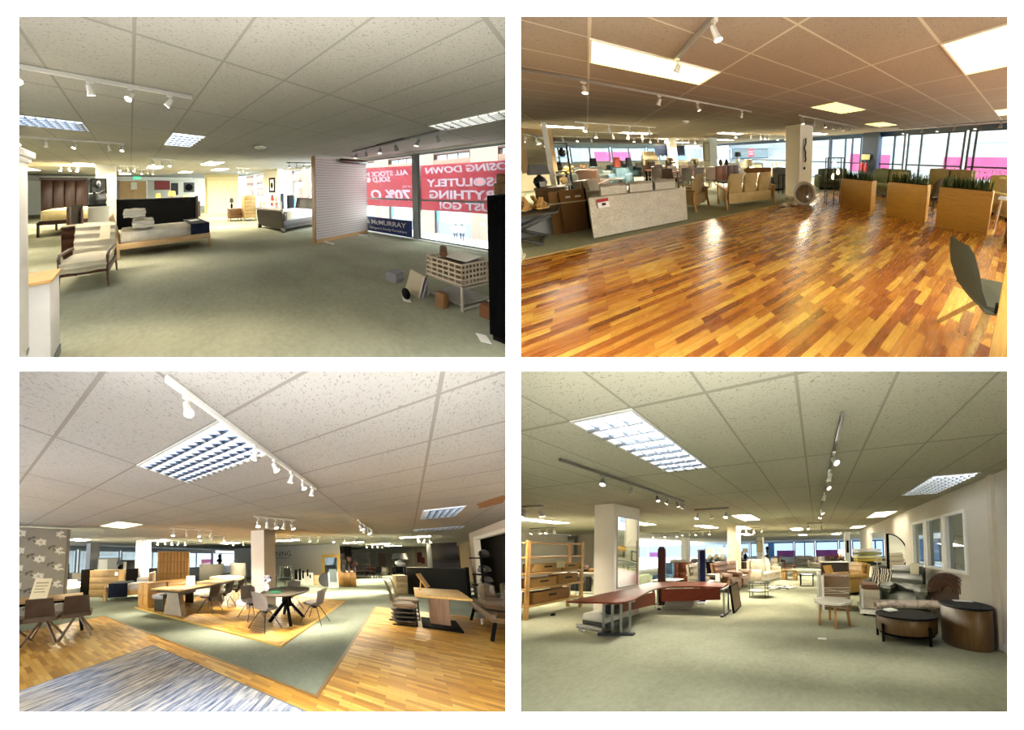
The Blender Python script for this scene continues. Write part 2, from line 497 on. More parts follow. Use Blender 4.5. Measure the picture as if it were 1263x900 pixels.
@memo
def sheer(c, tr=.6):
    t = NT('banner cloth'); d = t.n('ShaderNodeBsdfDiffuse'); d.inputs[0].default_value = lin(c); x = t.n('ShaderNodeBsdfTranslucent'); x.inputs[0].default_value = lin(c)
    mx = t.n('ShaderNodeMixShader'); mx.inputs[0].default_value = tr; t.link(d.outputs[0], mx.inputs[1]); t.link(x.outputs[0], mx.inputs[2]); t.link(mx.outputs[0], t.out.inputs['Surface']); return t.m
# ---------------------------------------------------------------- shared pieces of furniture (local axes: front faces -y)
WHITE = plain('#f1efe9', .5); BLACK = plain('#070708', .8, 0, .06, .1); DARKMETAL = plain('#17181a', .4); CHROME = metal('#d0d2d4', .22); STEEL = metal('#9aa0a4', .35)
OAK = wood('#d9b67a', '#c39a5c', 0); OAKV = wood('#d9b67a', '#c39a5c', 2); WALNUT = wood('#5a3420', '#3c2013', 0); WALNUTV = wood('#5a3420', '#3c2013', 2)
CREAM = fabric('#efe6d2', '#e2d6bd'); PAPER = plain('#f6f4ee', .7); CARD = plain('#b0834e', .8)
BULB = emit('#fff0cc', 9.0); BULBOFF = emit('#f3ead6', 1.2)
def rot(ax, a): return Matrix.Rotation(a, 4, ax)
def tr(x, y, z): return Matrix.Translation((x, y, z))

def cutcloth(cloth, letters):
    # the cloth with its letters cut out of it
    def mk(b):
        me = bpy.data.meshes.new('cut'); b.bm.normal_update(); b.bm.to_mesh(me); o = bpy.data.objects.new('cut', me); COL.objects.link(o); return o
    bmesh.ops.recalc_face_normals(cloth.bm, faces=cloth.bm.faces[:]); bmesh.ops.remove_doubles(letters.bm, verts=letters.bm.verts[:], dist=1e-5); bmesh.ops.recalc_face_normals(letters.bm, faces=letters.bm.faces[:])
    a, c = mk(cloth), mk(letters)
    m = a.modifiers.new('b', 'BOOLEAN'); m.operation = 'DIFFERENCE'; m.solver = 'EXACT'; m.use_self = True; m.object = c
    dg = bpy.context.evaluated_depsgraph_get(); e = a.evaluated_get(dg); me = e.to_mesh(); r = B()
    if len(me.polygons) > 6: r.bm.from_mesh(me)
    else: r = cloth
    e.to_mesh_clear(); bpy.data.objects.remove(a); bpy.data.objects.remove(c); return r
def track(label, p0, p1, ts, aims=(20,), group='ceiling track lights', rail='#e9e9e6', can='#e9e9e6', lit=True, drop=.0, size=1.0, power=0, beam=(1, .87, .68)):
    (u0, v0), (u1, v1) = p0, p1
    L = math.hypot(u1-u0, v1-v0); a = math.atan2(v1-v0, u1-u0)
    rm = plain(rail, .4); cm = plain(can, .35)
    ps = [('rail', B().box(0, L, -.018*size, .018*size, -.036, -.004), rm)]
    for i, t in enumerate(ts):
        x = t*L; am = aims[i % len(aims)]
        h = B(); h.box(x-.035*size, x+.035*size, -.014, .014, -.055, -.036); h.cyl(x, 0, -.11*size-.02, -.05, .007*size, n=8)
        k = h._n(); h.lathe([(.022*size, .05*size), (.03*size, .035*size), (.034*size, -.03*size), (.045*size, -.075*size)], n=12)
        Mx = tr(x, 0, -.15*size) @ rot('Y', rad(am)) @ rot('X', rad(18 if i % 2 else -22)); h.xf(k, Mx)
        q = B(); q.lathe([(.0001, -.066*size), (.03*size, -.07*size), (.041*size, -.076*size)], n=12); q.xf(0, Mx)
        if power:
            ld = bpy.data.lights.new('spotlight_lamp', 'SPOT'); ld.energy = power; ld.color = beam; ld.spot_size = rad(125); ld.spot_blend = .8; ld.shadow_soft_size = .04
            lo = bpy.data.objects.new('spotlight_lamp', ld); COL.objects.link(lo)
            q0 = Vector((u0+(u1-u0)*t, v0+(v1-v0)*t, R.ceil-.26*size)); lo.location = R.W(q0)
            tgt = R.W(q0+Vector((math.cos(a)*math.sin(-rad(am))*1.2, math.sin(a)*math.sin(-rad(am))*1.2, -2.0))); lo.rotation_euler = (tgt-lo.location).to_track_quat('-Z', 'Y').to_euler()
        ps.append(('spotlight', h, cm, [('bulb', q, BULB if lit else BULBOFF)]))
    return thing('track_light', label, 'ceiling light', u0, v0, a, ps, z=R.ceil-drop, group=group)

LOUV, PANEL = .55, 3.6
def louvre(label, u0, u1, v0, v1, nu, nv, e=4.0, col='#f2f6ff', group='louvred ceiling lights', frame='#cfd0cc'):
    z = -.002; fr = B(); t = .02
    w, d = u1-u0, v1-v0
    for q in ((0, w, 0, t), (0, w, d-t, d), (0, t, t, d-t), (w-t, w, t, d-t)): fr.box(q[0], q[1], q[2], q[3], -.012, .0)
    df = B().face([(t, t, -.001), (w-t, t, -.001), (w-t, d-t, -.001), (t, d-t, -.001)])
    b = B(); b.box(t, w-t, t, d-t, -.004, -.001)
    lv = B()
    for i in range(1, nu): x = w*i/nu; lv.box(x-.004, x+.004, t, d-t, -.034, -.004)
    for j in range(1, nv): y = d*j/nv; lv.box(t, w-t, y-.004, y+.004, -.034, -.004)
    return thing('ceiling_light', label, 'ceiling light', u0, v0, 0, [('frame', fr, plain(frame, .4)), ('diffuser', b, emit(col, e*LOUV)), ('louvre', lv, metal('#b4bcc6', .25))], z=R.ceil, group=group)
def panel_light(label, u0, u1, v0, v1, e=3.0, col='#fff6cf', group='flat ceiling light panels'):
    w, d = u1-u0, v1-v0; t = .018; fr = B()
    for q in ((0, w, 0, t), (0, w, d-t, d), (0, t, t, d-t), (w-t, w, t, d-t)): fr.box(q[0], q[1], q[2], q[3], -.012, .0)
    return thing('ceiling_light', label, 'ceiling light', u0, v0, 0, [('frame', fr, plain('#ecebe4', .4)), ('diffuser', B().box(t, w-t, t, d-t, -.008, -.002), emit(col, e*PANEL if e > 3 else e))], z=R.ceil, group=group)

def picture(name, label, cat, u, v, rz, w, h, z=0, fw=.04, frame=BLACK, inner=PAPER, art=None, art_mat=None, lean=0.0, group=None, d=.03):
    f = B(); f.box(-w/2, w/2, 0, d, 0, fw); f.box(-w/2, w/2, 0, d, h-fw, h); f.box(-w/2, -w/2+fw, 0, d, fw, h-fw); f.box(w/2-fw, w/2, 0, d, fw, h-fw)
    i = B().box(-w/2+fw, w/2-fw, .006, d-.004, fw, h-fw)
    ps = [('frame', f, frame), ('glass_face' if inner is mirror() else 'print', i, inner)]
    if art is not None: ps.append(('motif', art, art_mat))
    return thing(name, label, cat, u, v, rz, ps, z=z, group=group, tilt=rot('X', -lean) if lean else None)

def lamp(label, u, v, z, h, r, base, shade, rz=0, body='urn', group=None, lit=None):
    b = B()
    bh = h*.58
    if body == 'urn': b.lathe([(r*.35, 0), (r*.5, bh*.12), (r*.62, bh*.4), (r*.5, bh*.68), (r*.2, bh*.85), (r*.12, bh), (r*.1, bh+.03)], n=16)
    elif body == 'stick': b.lathe([(r*.6, 0), (r*.6, .02), (.02, .035), (.012, bh), (.012, bh+.05)], n=12)
    s = B(); s.lathe([(r, bh*.98), (r*.8, h)], n=20); s.lathe([(r*.96, bh*.98), (r*.77, h-.002)], n=20)
    ps = [('base', b, base), ('lamp_shade', s, shade)]
    if lit: ps.append(('bulb', B().sphere(0, 0, bh+.08, .03), emit('#ffdf9a', lit)))
    return thing('table_lamp' if h < 1 else 'floor_lamp', label, 'lamp', u, v, rz, ps, z=z, group=group)

def chest(name, label, cat, u, v, rz, w, d, h, rows, cols=1, mat=None, top=None, z=0, plinth=.06, knob='bar', kmat=None, group=None, legs=0.0, doors=False, extra=None):
    mat = mat or OAK; kmat = kmat or DARKMETAL
    b = B(); b.box(0, w, .015, d, plinth+legs, h-.03, .004)
    if legs == 0: b.box(.02, w-.02, .03, d-.01, 0, plinth+.002)
    t = B().box(-.012, w+.012, 0, d+.008, h-.032, h, .005)
    ps = [('body', b, mat), ('top', t, top or mat)]
    if legs:
        for x in (.02, w-.06):
            for y in (.03, d-.07): ps.append(('leg', B().box(x, x+.04, y, y+.04, 0, legs+plinth+.01), mat))
    H = h-.04-plinth-legs
    for i in range(rows):
        for j in range(cols):
            x0 = w*j/cols+.012; x1 = w*(j+1)/cols-.012; z0 = plinth+legs+.01+H*i/rows; z1 = plinth+legs+H*(i+1)/rows-.004
            f = B().box(x0, x1, -.006, .016, z0+.004, z1, .004)
            k = B()
            if knob == 'bar': k.box((x0+x1)/2-.06, (x0+x1)/2+.06, -.026, -.007, (z0+z1)/2-.006, (z0+z1)/2+.006)
            else: k.sphere((x0+x1)/2 if not doors else (x1-.04 if j % 2 == 0 else x0+.04), -.018, (z0+z1)/2, .014)
            ps.append(('door' if doors else 'drawer', f, mat, [('handle' if knob == 'bar' else 'knob', k, kmat)]))
    if extra: ps += extra
    return thing(name, label, cat, u, v, rz, ps, z=z, group=group)

def table(name, label, cat, u, v, rz, w, d, h, top, leg, lw=.06, tt=.035, inset=.03, z=0, apron=None, group=None, bev=.006, extra=None):
    ps = [('top', B().box(0, w, 0, d, h-tt, h, bev), top)]
    for x in (inset, w-inset-lw):
        for y in (inset, d-inset-lw): ps.append(('leg', B().box(x, x+lw, y, y+lw, 0, h-tt+.001, .004), leg))
    if apron:
        b = B(); b.box(inset+lw, w-inset-lw, inset+.01, inset+.03, h-tt-apron, h-tt); b.box(inset+lw, w-inset-lw, d-inset-.03, d-inset-.01, h-tt-apron, h-tt)
        b.box(inset+.01, inset+.03, inset+lw, d-inset-lw, h-tt-apron, h-tt); b.box(w-inset-.03, w-inset-.01, inset+lw, d-inset-lw, h-tt-apron, h-tt); ps.append(('apron', b, leg))
    if extra: ps += extra
    return thing(name, label, cat, u, v, rz, ps, z=z, group=group)

def sofa(name, label, cat, u, v, rz, w, d, h, n, mat, cmat=None, arm=.2, seat=.42, armh=.6, leg=.08, legm=None, group=None, z=0, extra=None, backt=.2, rise=.0):
    cmat = cmat or mat; legm = legm or WALNUT
    base = B().box(0, w, .04, d, leg, seat-.12, .03, 3)
    back = B().box(arm*.8, w-arm*.8, d-backt, d, seat-.14, h, .05, 3)
    ps = [('base', base, mat), ('backrest', back, mat)]
    for s in (0, 1):
        x0 = 0 if s == 0 else w-arm
        ps.append(('armrest', B().box(x0, x0+arm, 0, d-.02, leg, armh, min(.07, arm*.35), 4), mat))
    iw = (w-2*arm)/n
    for i in range(n):
        x0 = arm+i*iw
        ps.append(('seat_cushion', B().cush(x0+.006, x0+iw-.006, .01, d-backt-.02, seat-.14, seat, .02), cmat))
        k = B(); k.cush(x0+.035, x0+iw-.035, -.09, .09, 0, h-seat+rise, .045, 8)
        k.xf(0, tr(0, d-backt-.11, seat-.01) @ rot('X', rad(-10))); ps.append(('back_cushion', k, cmat))
    for x in (.06, w-.12):
        for y in (.08, d-.12): ps.append(('leg', B().cyl(x+.02, y+.02, 0, leg+.01, .018, .025, 10), legm))
    if extra: ps += extra
    return thing(name, label, cat, u, v, rz, ps, z=z, group=group)

def bed(name, label, u, v, rz, w, L, mat, mh=.28, rail=.3, head=.9, foot=.35, mattress=CREAM, headb=None, extra=None, group=None, legs=True):
    # head at +y end
    f = B(); f.box(0, .04, .04, L-.04, rail-.14, rail, .006); f.box(w-.04, w, .04, L-.04, rail-.14, rail, .006); f.box(.04, w-.04, .06, L-.06, rail-.1, rail-.06)
    ps = [('frame', f, mat)]
    ps.append(('footboard', B().box(0, w, 0, .045, rail-.16, foot, .008), mat))
    hb = headb or B().box(0, w, L-.05, L, rail-.16, head, .01)
    ps.append(('headboard', hb, mat))
    for x in (0, w-.06):
        for y in (0, L-.06): ps.append(('leg', B().box(x, x+.06, y, y+.06, 0, rail-.05, .006), mat))
    ps.append(('mattress', B().cush(.05, w-.05, .06, L-.07, rail-.06, rail-.06+mh, .015, 8), mattress))
    if extra: ps += extra
    return thing(name, label, 'bed', u, v, rz, ps, group=group)

def pillow(label, u, v, z, w, d, h, mat, rz=0, tilt=0, cat='pillow', name='pillow', group=None):
    b = B().cush(-w/2, w/2, -d/2, d/2, 0, h, h*.35)
    return thing(name, label, cat, u, v, rz, [(None, b, mat)], z=z, group=group, tilt=rot('X', tilt) if tilt else None)
def carton(label, u, v, rz, w, d, h, z=0, mat=None, name='cardboard_box', cat='box', group=None, tape=True):
    ps = [('carton', B().box(0, w, 0, d, 0, h, .004), mat or CARD)]
    if tape: ps.append(('tape', B().box(w/2-.03, w/2+.03, -.002, d+.002, .4*h, h+.002), plain('#cdb48a', .35)))
    return thing(name, label, cat, u, v, rz, ps, z=z, group=group)
def pillar(u0, u1, v0, v1, mat, name='pillar'):
    b = B().box(u0, u1, v0, v1, .0, R.ceil-.001)
    o = bake(name, b, mat, None, smooth=False)
    if o: o['kind'] = 'structure'
    return o
def swivel_chair(label, u, v, rz, shell, legm, group=None, w=.5, sh=.47, bh=.86):
    # upholstered shell on four splayed metal legs
    s = B(); n = 8; rings = []
    for t, (y, z, half) in enumerate(((-.24, sh-.02, .2), (-.2, sh, .23), (0, sh-.02, .25), (.16, sh, .25), (.22, sh+.08, .24), (.25, sh+.2, .23), (.28, bh-.08, .2), (.29, bh, .16))):
        lift = (0, .01, .02, .04, .07, .08, .03, 0)[t]; fw = (0, 0, .0, -.02, -.06, -.08, -.03, 0)[t]
        rings.append([(half*math.sin(PI/2*(2*i/n-1))*w/.5, y+fw*abs(2*i/n-1)**2, z+lift*abs(2*i/n-1)**2*1.6) for i in range(n+1)])
    s.loft(rings, closed=False, cap=False); bmesh.ops.solidify(s.bm, geom=s.bm.faces[:], thickness=.045)
    ps = [('seat_shell', s, shell), ('seat_pad', B().cush(-.2, .2, -.2, .15, sh-.02, sh+.035, .012), shell)]
    for x, y in ((-1,-1), (1,-1), (1,1), (-1,1)): ps.append(('leg', B().tube([(x*.05, y*.05, sh-.07), (x*.1, y*.1, sh-.1), (x*.28, y*.28, .0)], .014, 8, r2=.01), legm))
    ps.append(('hub', B().cyl(0, 0, sh-.12, sh-.03, .06, .08, 12), legm))
    return thing('dining_chair', label, 'chair', u, v, rz, ps, group=group)
def leg_chair(label, u, v, rz, w, d, sh, bh, mat, legm, group=None, slats=0, z=0):
    ps = [('seat', B().cush(-w/2, w/2, -d/2, d/2, sh-.06, sh, .01), mat)]
    bk = B().cush(-w/2+.01, w/2-.01, -.025, .025, 0, bh-sh-.02, .01); bk.xf(0, tr(0, d/2-.02, sh+.0) @ rot('X', rad(-8)))
    ps.append(('backrest', bk, mat))
    for x in (-1, 1):
        for y in (-1, 1): ps.append(('leg', B().bar((x*(w/2-.03), y*(d/2-.03), sh-.05), (x*(w/2-.01), y*(d/2-.0), 0), .032), legm))
    return thing('dining_chair', label, 'chair', u, v, rz, ps, group=group, z=z)
def person(label, u, v, z, rz, coat, trousers, hair, skin='#c99a7c', stride=.25, h=1.7):
    k = h/1.72
    sk = [((0,0,.95),.13),((0,0,1.2),.14),((0,0,1.42),.12),((0,0,1.52),.055),((0,-.01,1.6),.09),((0,0,1.7),.07),
          ((.1,0,.9),.09),((.11,-stride*.5,.5),.06),((.11,-stride*1.0,.08),.04),((.11,-stride-.14,.03),.035),
          ((-.1,0,.9),.09),((-.11,stride*.4,.5),.06),((-.11,stride*1.2,.1),.04),((-.11,stride*1.2-.13,.03),.035),
          ((.2,0,1.4),.06),((.25,.06,1.12),.045),((.24,-.1,.92),.035),((.24,-.14,.84),.03),
          ((-.2,0,1.4),.06),((-.25,-.06,1.12),.045),((-.24,-.16,.95),.035),((-.24,-.2,.88),.03)]
    ed = [(0,1),(1,2),(2,3),(3,4),(4,5),(0,6),(6,7),(7,8),(8,9),(0,10),(10,11),(11,12),(12,13),(2,14),(14,15),(15,16),(16,17),(2,18),(18,19),(19,20),(20,21)]
    def skin_mesh(scale, keep):
        me = bpy.data.meshes.new('figure'); me.from_pydata([Vector(p)*k for p, r in sk], ed, [])
        o = bpy.data.objects.new('figure', me); COL.objects.link(o)
        m = o.modifiers.new('s', 'SKIN'); sv = me.skin_vertices[0].data
        for d, (p, r) in zip(sv, sk): d.radius = (r*k*scale,)*2
        sv[0].use_root = True
        o.modifiers.new('d', 'SUBSURF').levels = 1
        dg = bpy.context.evaluated_depsgraph_get(); e = o.evaluated_get(dg); t = e.to_mesh()
        b = B(); b.bm.from_mesh(t); e.to_mesh_clear(); bpy.data.objects.remove(o)
        if keep:
            bad = [v for v in b.bm.verts if not (keep[0]*k < v.co.z < keep[1]*k)]
            bmesh.ops.delete(b.bm, geom=bad, context='VERTS')
        return b
    return thing('person', label, 'person', u, v, rz, [('body', skin_mesh(1, None), plain(skin)), ('coat', skin_mesh(1.16, (.78, 1.5)), fabric(coat)),
        ('trousers', skin_mesh(1.1, (.06, .86)), fabric(trousers)), ('hair', B().sphere(0, .015*k, 1.66*k, .098*k, 1, 1, .9), plain(hair))], z=z)
def plane_slab(b, u0, u1, v0, v1, z, t=.02): b.box(u0, u1, v0, v1, z-t, z); return b
def window(name, plane, at, a0, a1, z0, z1, fr, fw=.05, depth=.06, mull=(), trans=(), tint='#eaf2f5', gl=.05):
    f = B()
    def bx(b, p0, p1, q0, q1, d=depth):
        if plane == 'u': b.box(at-d/2, at+d/2, p0, p1, q0, q1)
        else: b.box(p0, p1, at-d/2, at+d/2, q0, q1)
    bx(f, a0, a1, z0, z0+fw); bx(f, a0, a1, z1-fw, z1); bx(f, a0, a0+fw, z0+fw, z1-fw); bx(f, a1-fw, a1, z0+fw, z1-fw)
    for m in mull: bx(f, m-fw/2, m+fw/2, z0+fw, z1-fw)
    for t in trans: bx(f, a0+fw, a1-fw, t-fw/2, t+fw/2, depth*.9)
    g = B(); bx(g, a0+fw*.8, a1-fw*.8, z0+fw*.8, z1-fw*.8, .006)
    o = bake(name, f, fr, None, smooth=False)
    if o is None: return None
    o['kind'] = 'structure'
    bake('pane', g, glass(tint, gl), None, o, smooth=False)
    return o
# ---------------------------------------------------------------- white wall with four openings, and added dividers that block light between the showrooms
def page():
    px = lambda x: (x-631.5)/FM; py = lambda y: (450-y)/FM
    xs = [-700, 23, 624, 642, 1243, 1960]; ys = [-500, 20, 441, 457.5, 878, 1400]
    b = B()
    def P4(x, y, Y, flare=0): return (px(x)*Y, Y, py(y)*Y)
    ya, yb = Y0, Y0+.035
    for i in range(5):
        for j in range(5):
            hole = i in (1, 3) and j in (1, 3)
            c = [(xs[i], ys[j+1]), (xs[i+1], ys[j+1]), (xs[i+1], ys[j]), (xs[i], ys[j])]
            if not hole:
                b.face([P4(x, y, ya) for x, y in c])
                b.face([P4(x, y, yb) for x, y in c][::-1])
            else:
                for q in range(4):
                    (x0, y0), (x1, y1) = c[q], c[(q+1) % 4]
                    b.face([P4(x0, y0, ya), P4(x1, y1, ya), P4(x1, y1, yb), P4(x0, y0, yb)])
    bmesh.ops.remove_doubles(b.bm, verts=b.bm.verts[:], dist=1e-5)
    bmesh.ops.recalc_face_normals(b.bm, faces=b.bm.faces[:])
    def put(name, b, mat):
        me = bpy.data.meshes.new(name); b.bm.to_mesh(me); b.bm.free(); o = bpy.data.objects.new(name, me); COL.objects.link(o)
        me.materials.append(mat); o['kind'] = 'structure'; return o
    put('wall_front', b, NT('white wall').fin('#fdfdfd', .9, 0, 0.0))
    inner = NT('white partition').fin('#e4e2da', .9, 0, .0)
    y1 = Y0+.035
    pb = B(); L = 74
    pb.prism([(y1, -2.8), (L, -.47*L), (L, .47*L), (y1, 2.8)], -.006, .006, 'x')
    put('added_partition', pb, inner)  # added divider, edge-on to the camera; blocks light and view between showrooms
    put('added_slab', B().box(-120, -.006, y1, 90, -.006, .006).box(.006, 120, y1, 90, -.006, .006), inner)  # added slab, edge-on to the camera; parts the upper showrooms from the lower
page()
w = bpy.data.worlds.new('sky'); SC.world = w; w.use_nodes = True
def sky():
    t = w.node_tree; N, L = t.nodes, t.links; bg = N['Background']
    g = N.new('ShaderNodeTexCoord'); sp = N.new('ShaderNodeSeparateXYZ'); L.new(g.outputs['Generated'], sp.inputs[0])
    r = N.new('ShaderNodeMapRange'); r.inputs[1].default_value = -.25; r.inputs[2].default_value = .6; r.inputs[3].default_value = SKY_LOW; r.inputs[4].default_value = SKY_HIGH
    L.new(sp.outputs[2], r.inputs[0]); L.new(r.outputs[0], bg.inputs[1]); bg.inputs[0].default_value = (1.0, .985, .955, 1)
SKY_LOW, SKY_HIGH = 1.6, 7.6
sky()

def shell(u0, u1, v0, v1, floor_mat, ceil_mat, walls):
    struct('floor', plane_slab(B(), u0, u1, v0, v1, 0, .05), floor_mat)
    struct('ceiling', B().box(u0, u1, v0, v1, R.ceil, R.ceil+.03), ceil_mat)
    for nm, pl, at, a0, a1, z0, z1, m in walls:
        b = B()
        if pl == 'u': b.box(at, at+.08, a0, a1, z0, z1)
        else: b.box(a0, a1, at, at+.08, z0, z1)
        struct(nm, b, m)
# ================================================================ first showroom (beds, window with banners)
setroom(R1)
SAGE = carpet('#989a84', '#b4b59f')
WALLP = plain('#e2dccb', .85, var=.03); WALLG = plain('#cfc9ba', .85, var=.03); TRIMW = plain('#f0eee6', .5)
LX = 7.05
shell(-7.5, LX+.02, -3, 20.5, SAGE, ceiling_tiles(.03, 1.58, .6, 1.2, '#bcb9b1', '#9d9a91', '#7d7a73'),
      [('wall_back', 'v', 20.4, -7.5, LX, 0, R.ceil, WALLP), ('wall_left', 'u', -7.5, -3, 20.4, 0, R.ceil, WALLP)])
FRG = plain('#8f9a98', .4)
# window bays along the street side
struct('trim_window_head', B().box(LX-.04, LX+.1, -3, 20.4, 2.5, R.ceil), plain('#e6e6e2', .7))
edges = [(-1.6, 2.9), (3.0, 5.6), (5.7, 8.9), (9.6, 12.4), (12.5, 15.2), (15.3, 18), (18.1, 20.3)]
for i, (a, c) in enumerate(edges):
    window('window_%d' % (i+1), 'u', LX+.05, a, c, .03, 2.5, FRG if i < 2 else TRIMW, .05, .08, mull=() if i < 2 else ((a+c)/2,), trans=(1.16,) if i < 3 else (.9,))
struct('trim_window_sill', B().box(LX-.06, LX+.02, -3, 20.4, 0, .04), TRIMW)
struct('trim_window_post', B().box(LX-.03, LX+.13, 2.89, 3.01, 0, 2.5, .004), FRG)
pillar(6.55, 7.0, 9.1, 10.5, plain('#ece7da', .8))
pillar(-1.12, -.5, 10.2, 10.9, plain('#e9e2d6', .8, var=.02))
struct('wall_back_soffit', B().box(-7.5, 4.6, 19.0, 20.4, 2.3, R.ceil), WALLP)
# banners on the street side of the glass
RED = sheer('#dd8f98', .6); LET = sheer('#f4ecf4', .5)
def banner(label, x0, x1, ytl, ytr, ybl, ybr, lines):
    u = LX+.16; v0, v1 = V(x1, u, 230), V(x0, u, 230)
    zt0, zt1, zb0, zb1 = Z(u, v0, ytr), Z(u, v1, ytl), Z(u, v0, ybr), Z(u, v1, ybl)
    s = B().prism([(v0, zb0), (v1, zb1), (v1, zt1), (v0, zt0)], u-.003, u+.003, 'x')
    t = B()
    for txt, xe, y, hpx, al, sh in lines:
        v = V(xe, u, 230); z = Z(u, v, y); h = (Z(u, v, y-hpx/2)-Z(u, v, y+hpx/2))
        slope = (zt1-zt0)/(v1-v0)*.0
        t.text(txt, h*1.38, .008, False, al, sh, h*.05, M=Matrix(((0,0,-1,u),(1,0,0,v),(0,1,0,z-h/2),(0,0,0,1))))
    return thing('sale_banner', label, 'banner', 0, 0, 0, [('cloth', cutcloth(s, t), RED), ('lettering', t, LET)])
banner('pink red window banner with four lines of closing down lettering, seen from behind', 514.5, 660, 204.5, 195.5, 258.3, 267.5,
       [('CLOSING DOWN', 525.5, 210.6, 7.4, 'RIGHT', .15), ('ABSOLUTELY', 527.5, 225.5, 8.8, 'RIGHT', 0), ('EVERYTHING', 529, 239.3, 9.5, 'RIGHT', 0), ('MUST GO!', 541, 252.6, 8.5, 'RIGHT', 0)])
banner('pink red window banner with huge seventy percent lettering, seen from behind', 440, 513.8, 208, 204, 252.4, 256.5,
       [('ALL STOCK MUST', 503.5, 212, 6.5, 'LEFT', .15), ('SOLD OFF', 482, 220.5, 6.5, 'LEFT', .15), ('UP TO', 508, 230, 2.6, 'LEFT', .2), ('70% O', 507.5, 240.5, 13.5, 'LEFT', .12)])
# navy name board standing in the window
def nameboard():
    u = LX-.05; v0, v1 = V(508.5, u, 285), V(446, u, 285); z0, z1 = .06, Z(u, V(480, u), 269.5)
    M = Matrix.Identity(4); M = Matrix(((0,0,-1,u-.022),(-1,0,0,0),(0,1,0,0),(0,0,0,1)))
    b = B().box(u-.02, u+.0, v0, v1, z0, z1)
    t = B(); h = (z1-z0)
    t.text('S & McMURRAY', h*.43, .002, False, 'RIGHT', 0, .003, M=tr(0, v0+.16, z0+h*.52) @ M)
    t.text("Glasgow's Family Furnishers", h*.21, .002, False, 'RIGHT', 0, .001, M=tr(0, v0+.13, z0+h*.2) @ M)
    thing('shop_sign', 'long navy board with white serif lettering standing low in the street window', 'sign', 0, 0, 0, [('board', b, plain('#2a3b70', .6, 0, .06, .15)), ('lettering', t, plain('#e9ebf0', .6))])
nameboard()
# street outside, one floor down
SZ = -4.1; FU = 30.5
struct('road', B().box(LX+1, FU-3.6, -30, 60, SZ-.14, SZ-.12), plain('#8d9198', .8))
struct('pavement', B().box(FU-3.6, FU+.2, -30, 60, SZ-.2, SZ), plain('#c2c5cb', .8))
STONE = plain('#86685a', .85, var=.1); GLB = plain('#5a949f', .15); GREYB = plain('#5c6066', .6)
b = B().box(FU+.5, FU+4, -30, 60, SZ, 14)
pv = [V(523, FU), V(597, FU)]; step = pv[0]-pv[1]
piers = B()
k = [pv[1]+step*i for i in range(-5, 9)]
for vv in k: piers.box(FU, FU+.6, vv-1.0, vv+1.0, SZ, 14)
for z in (Z(FU, pv[0], 214), 5.2, 9.4): piers.box(FU+.1, FU+.6, -30, 60, z, z+1.5)
wn, gl, gr = B(), B(), B()
z1, z2 = Z(FU, pv[1], 203), Z(FU, pv[1], 197)
for vv in k:
    for q in (.2, .5, .8):
        a = vv+1.0+(step-2.0)*(q-.14); c = a+(step-2.0)*.26
        for zz in (1.6, 4.0, 8.0): wn.box(FU+.42, FU+.52, a, c, zz, zz+1.1)
    gl.box(FU+.35, FU+.5, vv+1.05, vv+step-1.05, SZ+1.4, SZ+3.4); gr.box(FU+.3, FU+.5, vv+1.05, vv+step-1.05, SZ, SZ+1.4)
thing('building', 'pale sandstone office block with blue shopfront glass across the street', 'building', 0, 0, 0,
      [('wall', b, STONE), ('piers', piers, STONE), ('windows', wn, plain('#9fc4d6', .2)), ('shopfront_glass', gl, GLB), ('stall_riser', gr, GREYB)])
pp = P(562, 296.5, SZ); person('pedestrian in a white coat walking on the pavement outside, carrying a bag', pp[0], pp[1], SZ, rad(95), '#e6e4ea', '#33363f', '#40301f')
pp = P(570, 297.0, SZ); person('pedestrian in a pale blue jacket walking just ahead on the pavement outside', pp[0], pp[1], SZ, rad(100), '#b8c6e2', '#2a3040', '#1a1512', stride=.2)

# ---- foreground left: white wardrobe, low white unit
Wm = plain('#d9d8d6', .5, var=.02)
b = B().box(-1.4, -.72, 1.9, 2.52, 0, 1.84, .006); t = B().box(-1.46, -.68, 1.86, 2.56, 1.84, 1.9, .012); l = B().box(-1.43, -.70, 1.88, 2.54, 1.8, 1.842, .008)
thing('wardrobe', 'tall white painted wardrobe cropped by the left edge of the upper left view', 'wardrobe', 0, 0, 0, [('body', b, Wm), ('cornice', t, Wm), ('moulding', l, Wm), ('latch', B().box(-.722, -.714, 2.46, 2.5, .26, .3), STEEL)])
b = B().box(-1.3, -.6, 2.55, 2.83, 0, .78, .004); t = B().box(-1.32, -.585, 2.53, 2.845, .78, .81, .004)
thing('low_cabinet', 'low white cabinet with an oak top beside the tall white wardrobe', 'cabinet', 0, 0, 0, [('body', b, plain('#e6e6e8', .5)), ('top', t, OAK), ('plinth', B().box(-.61, -.592, 2.6, 2.83, 0, .09), plain('#6d7076', .5))])
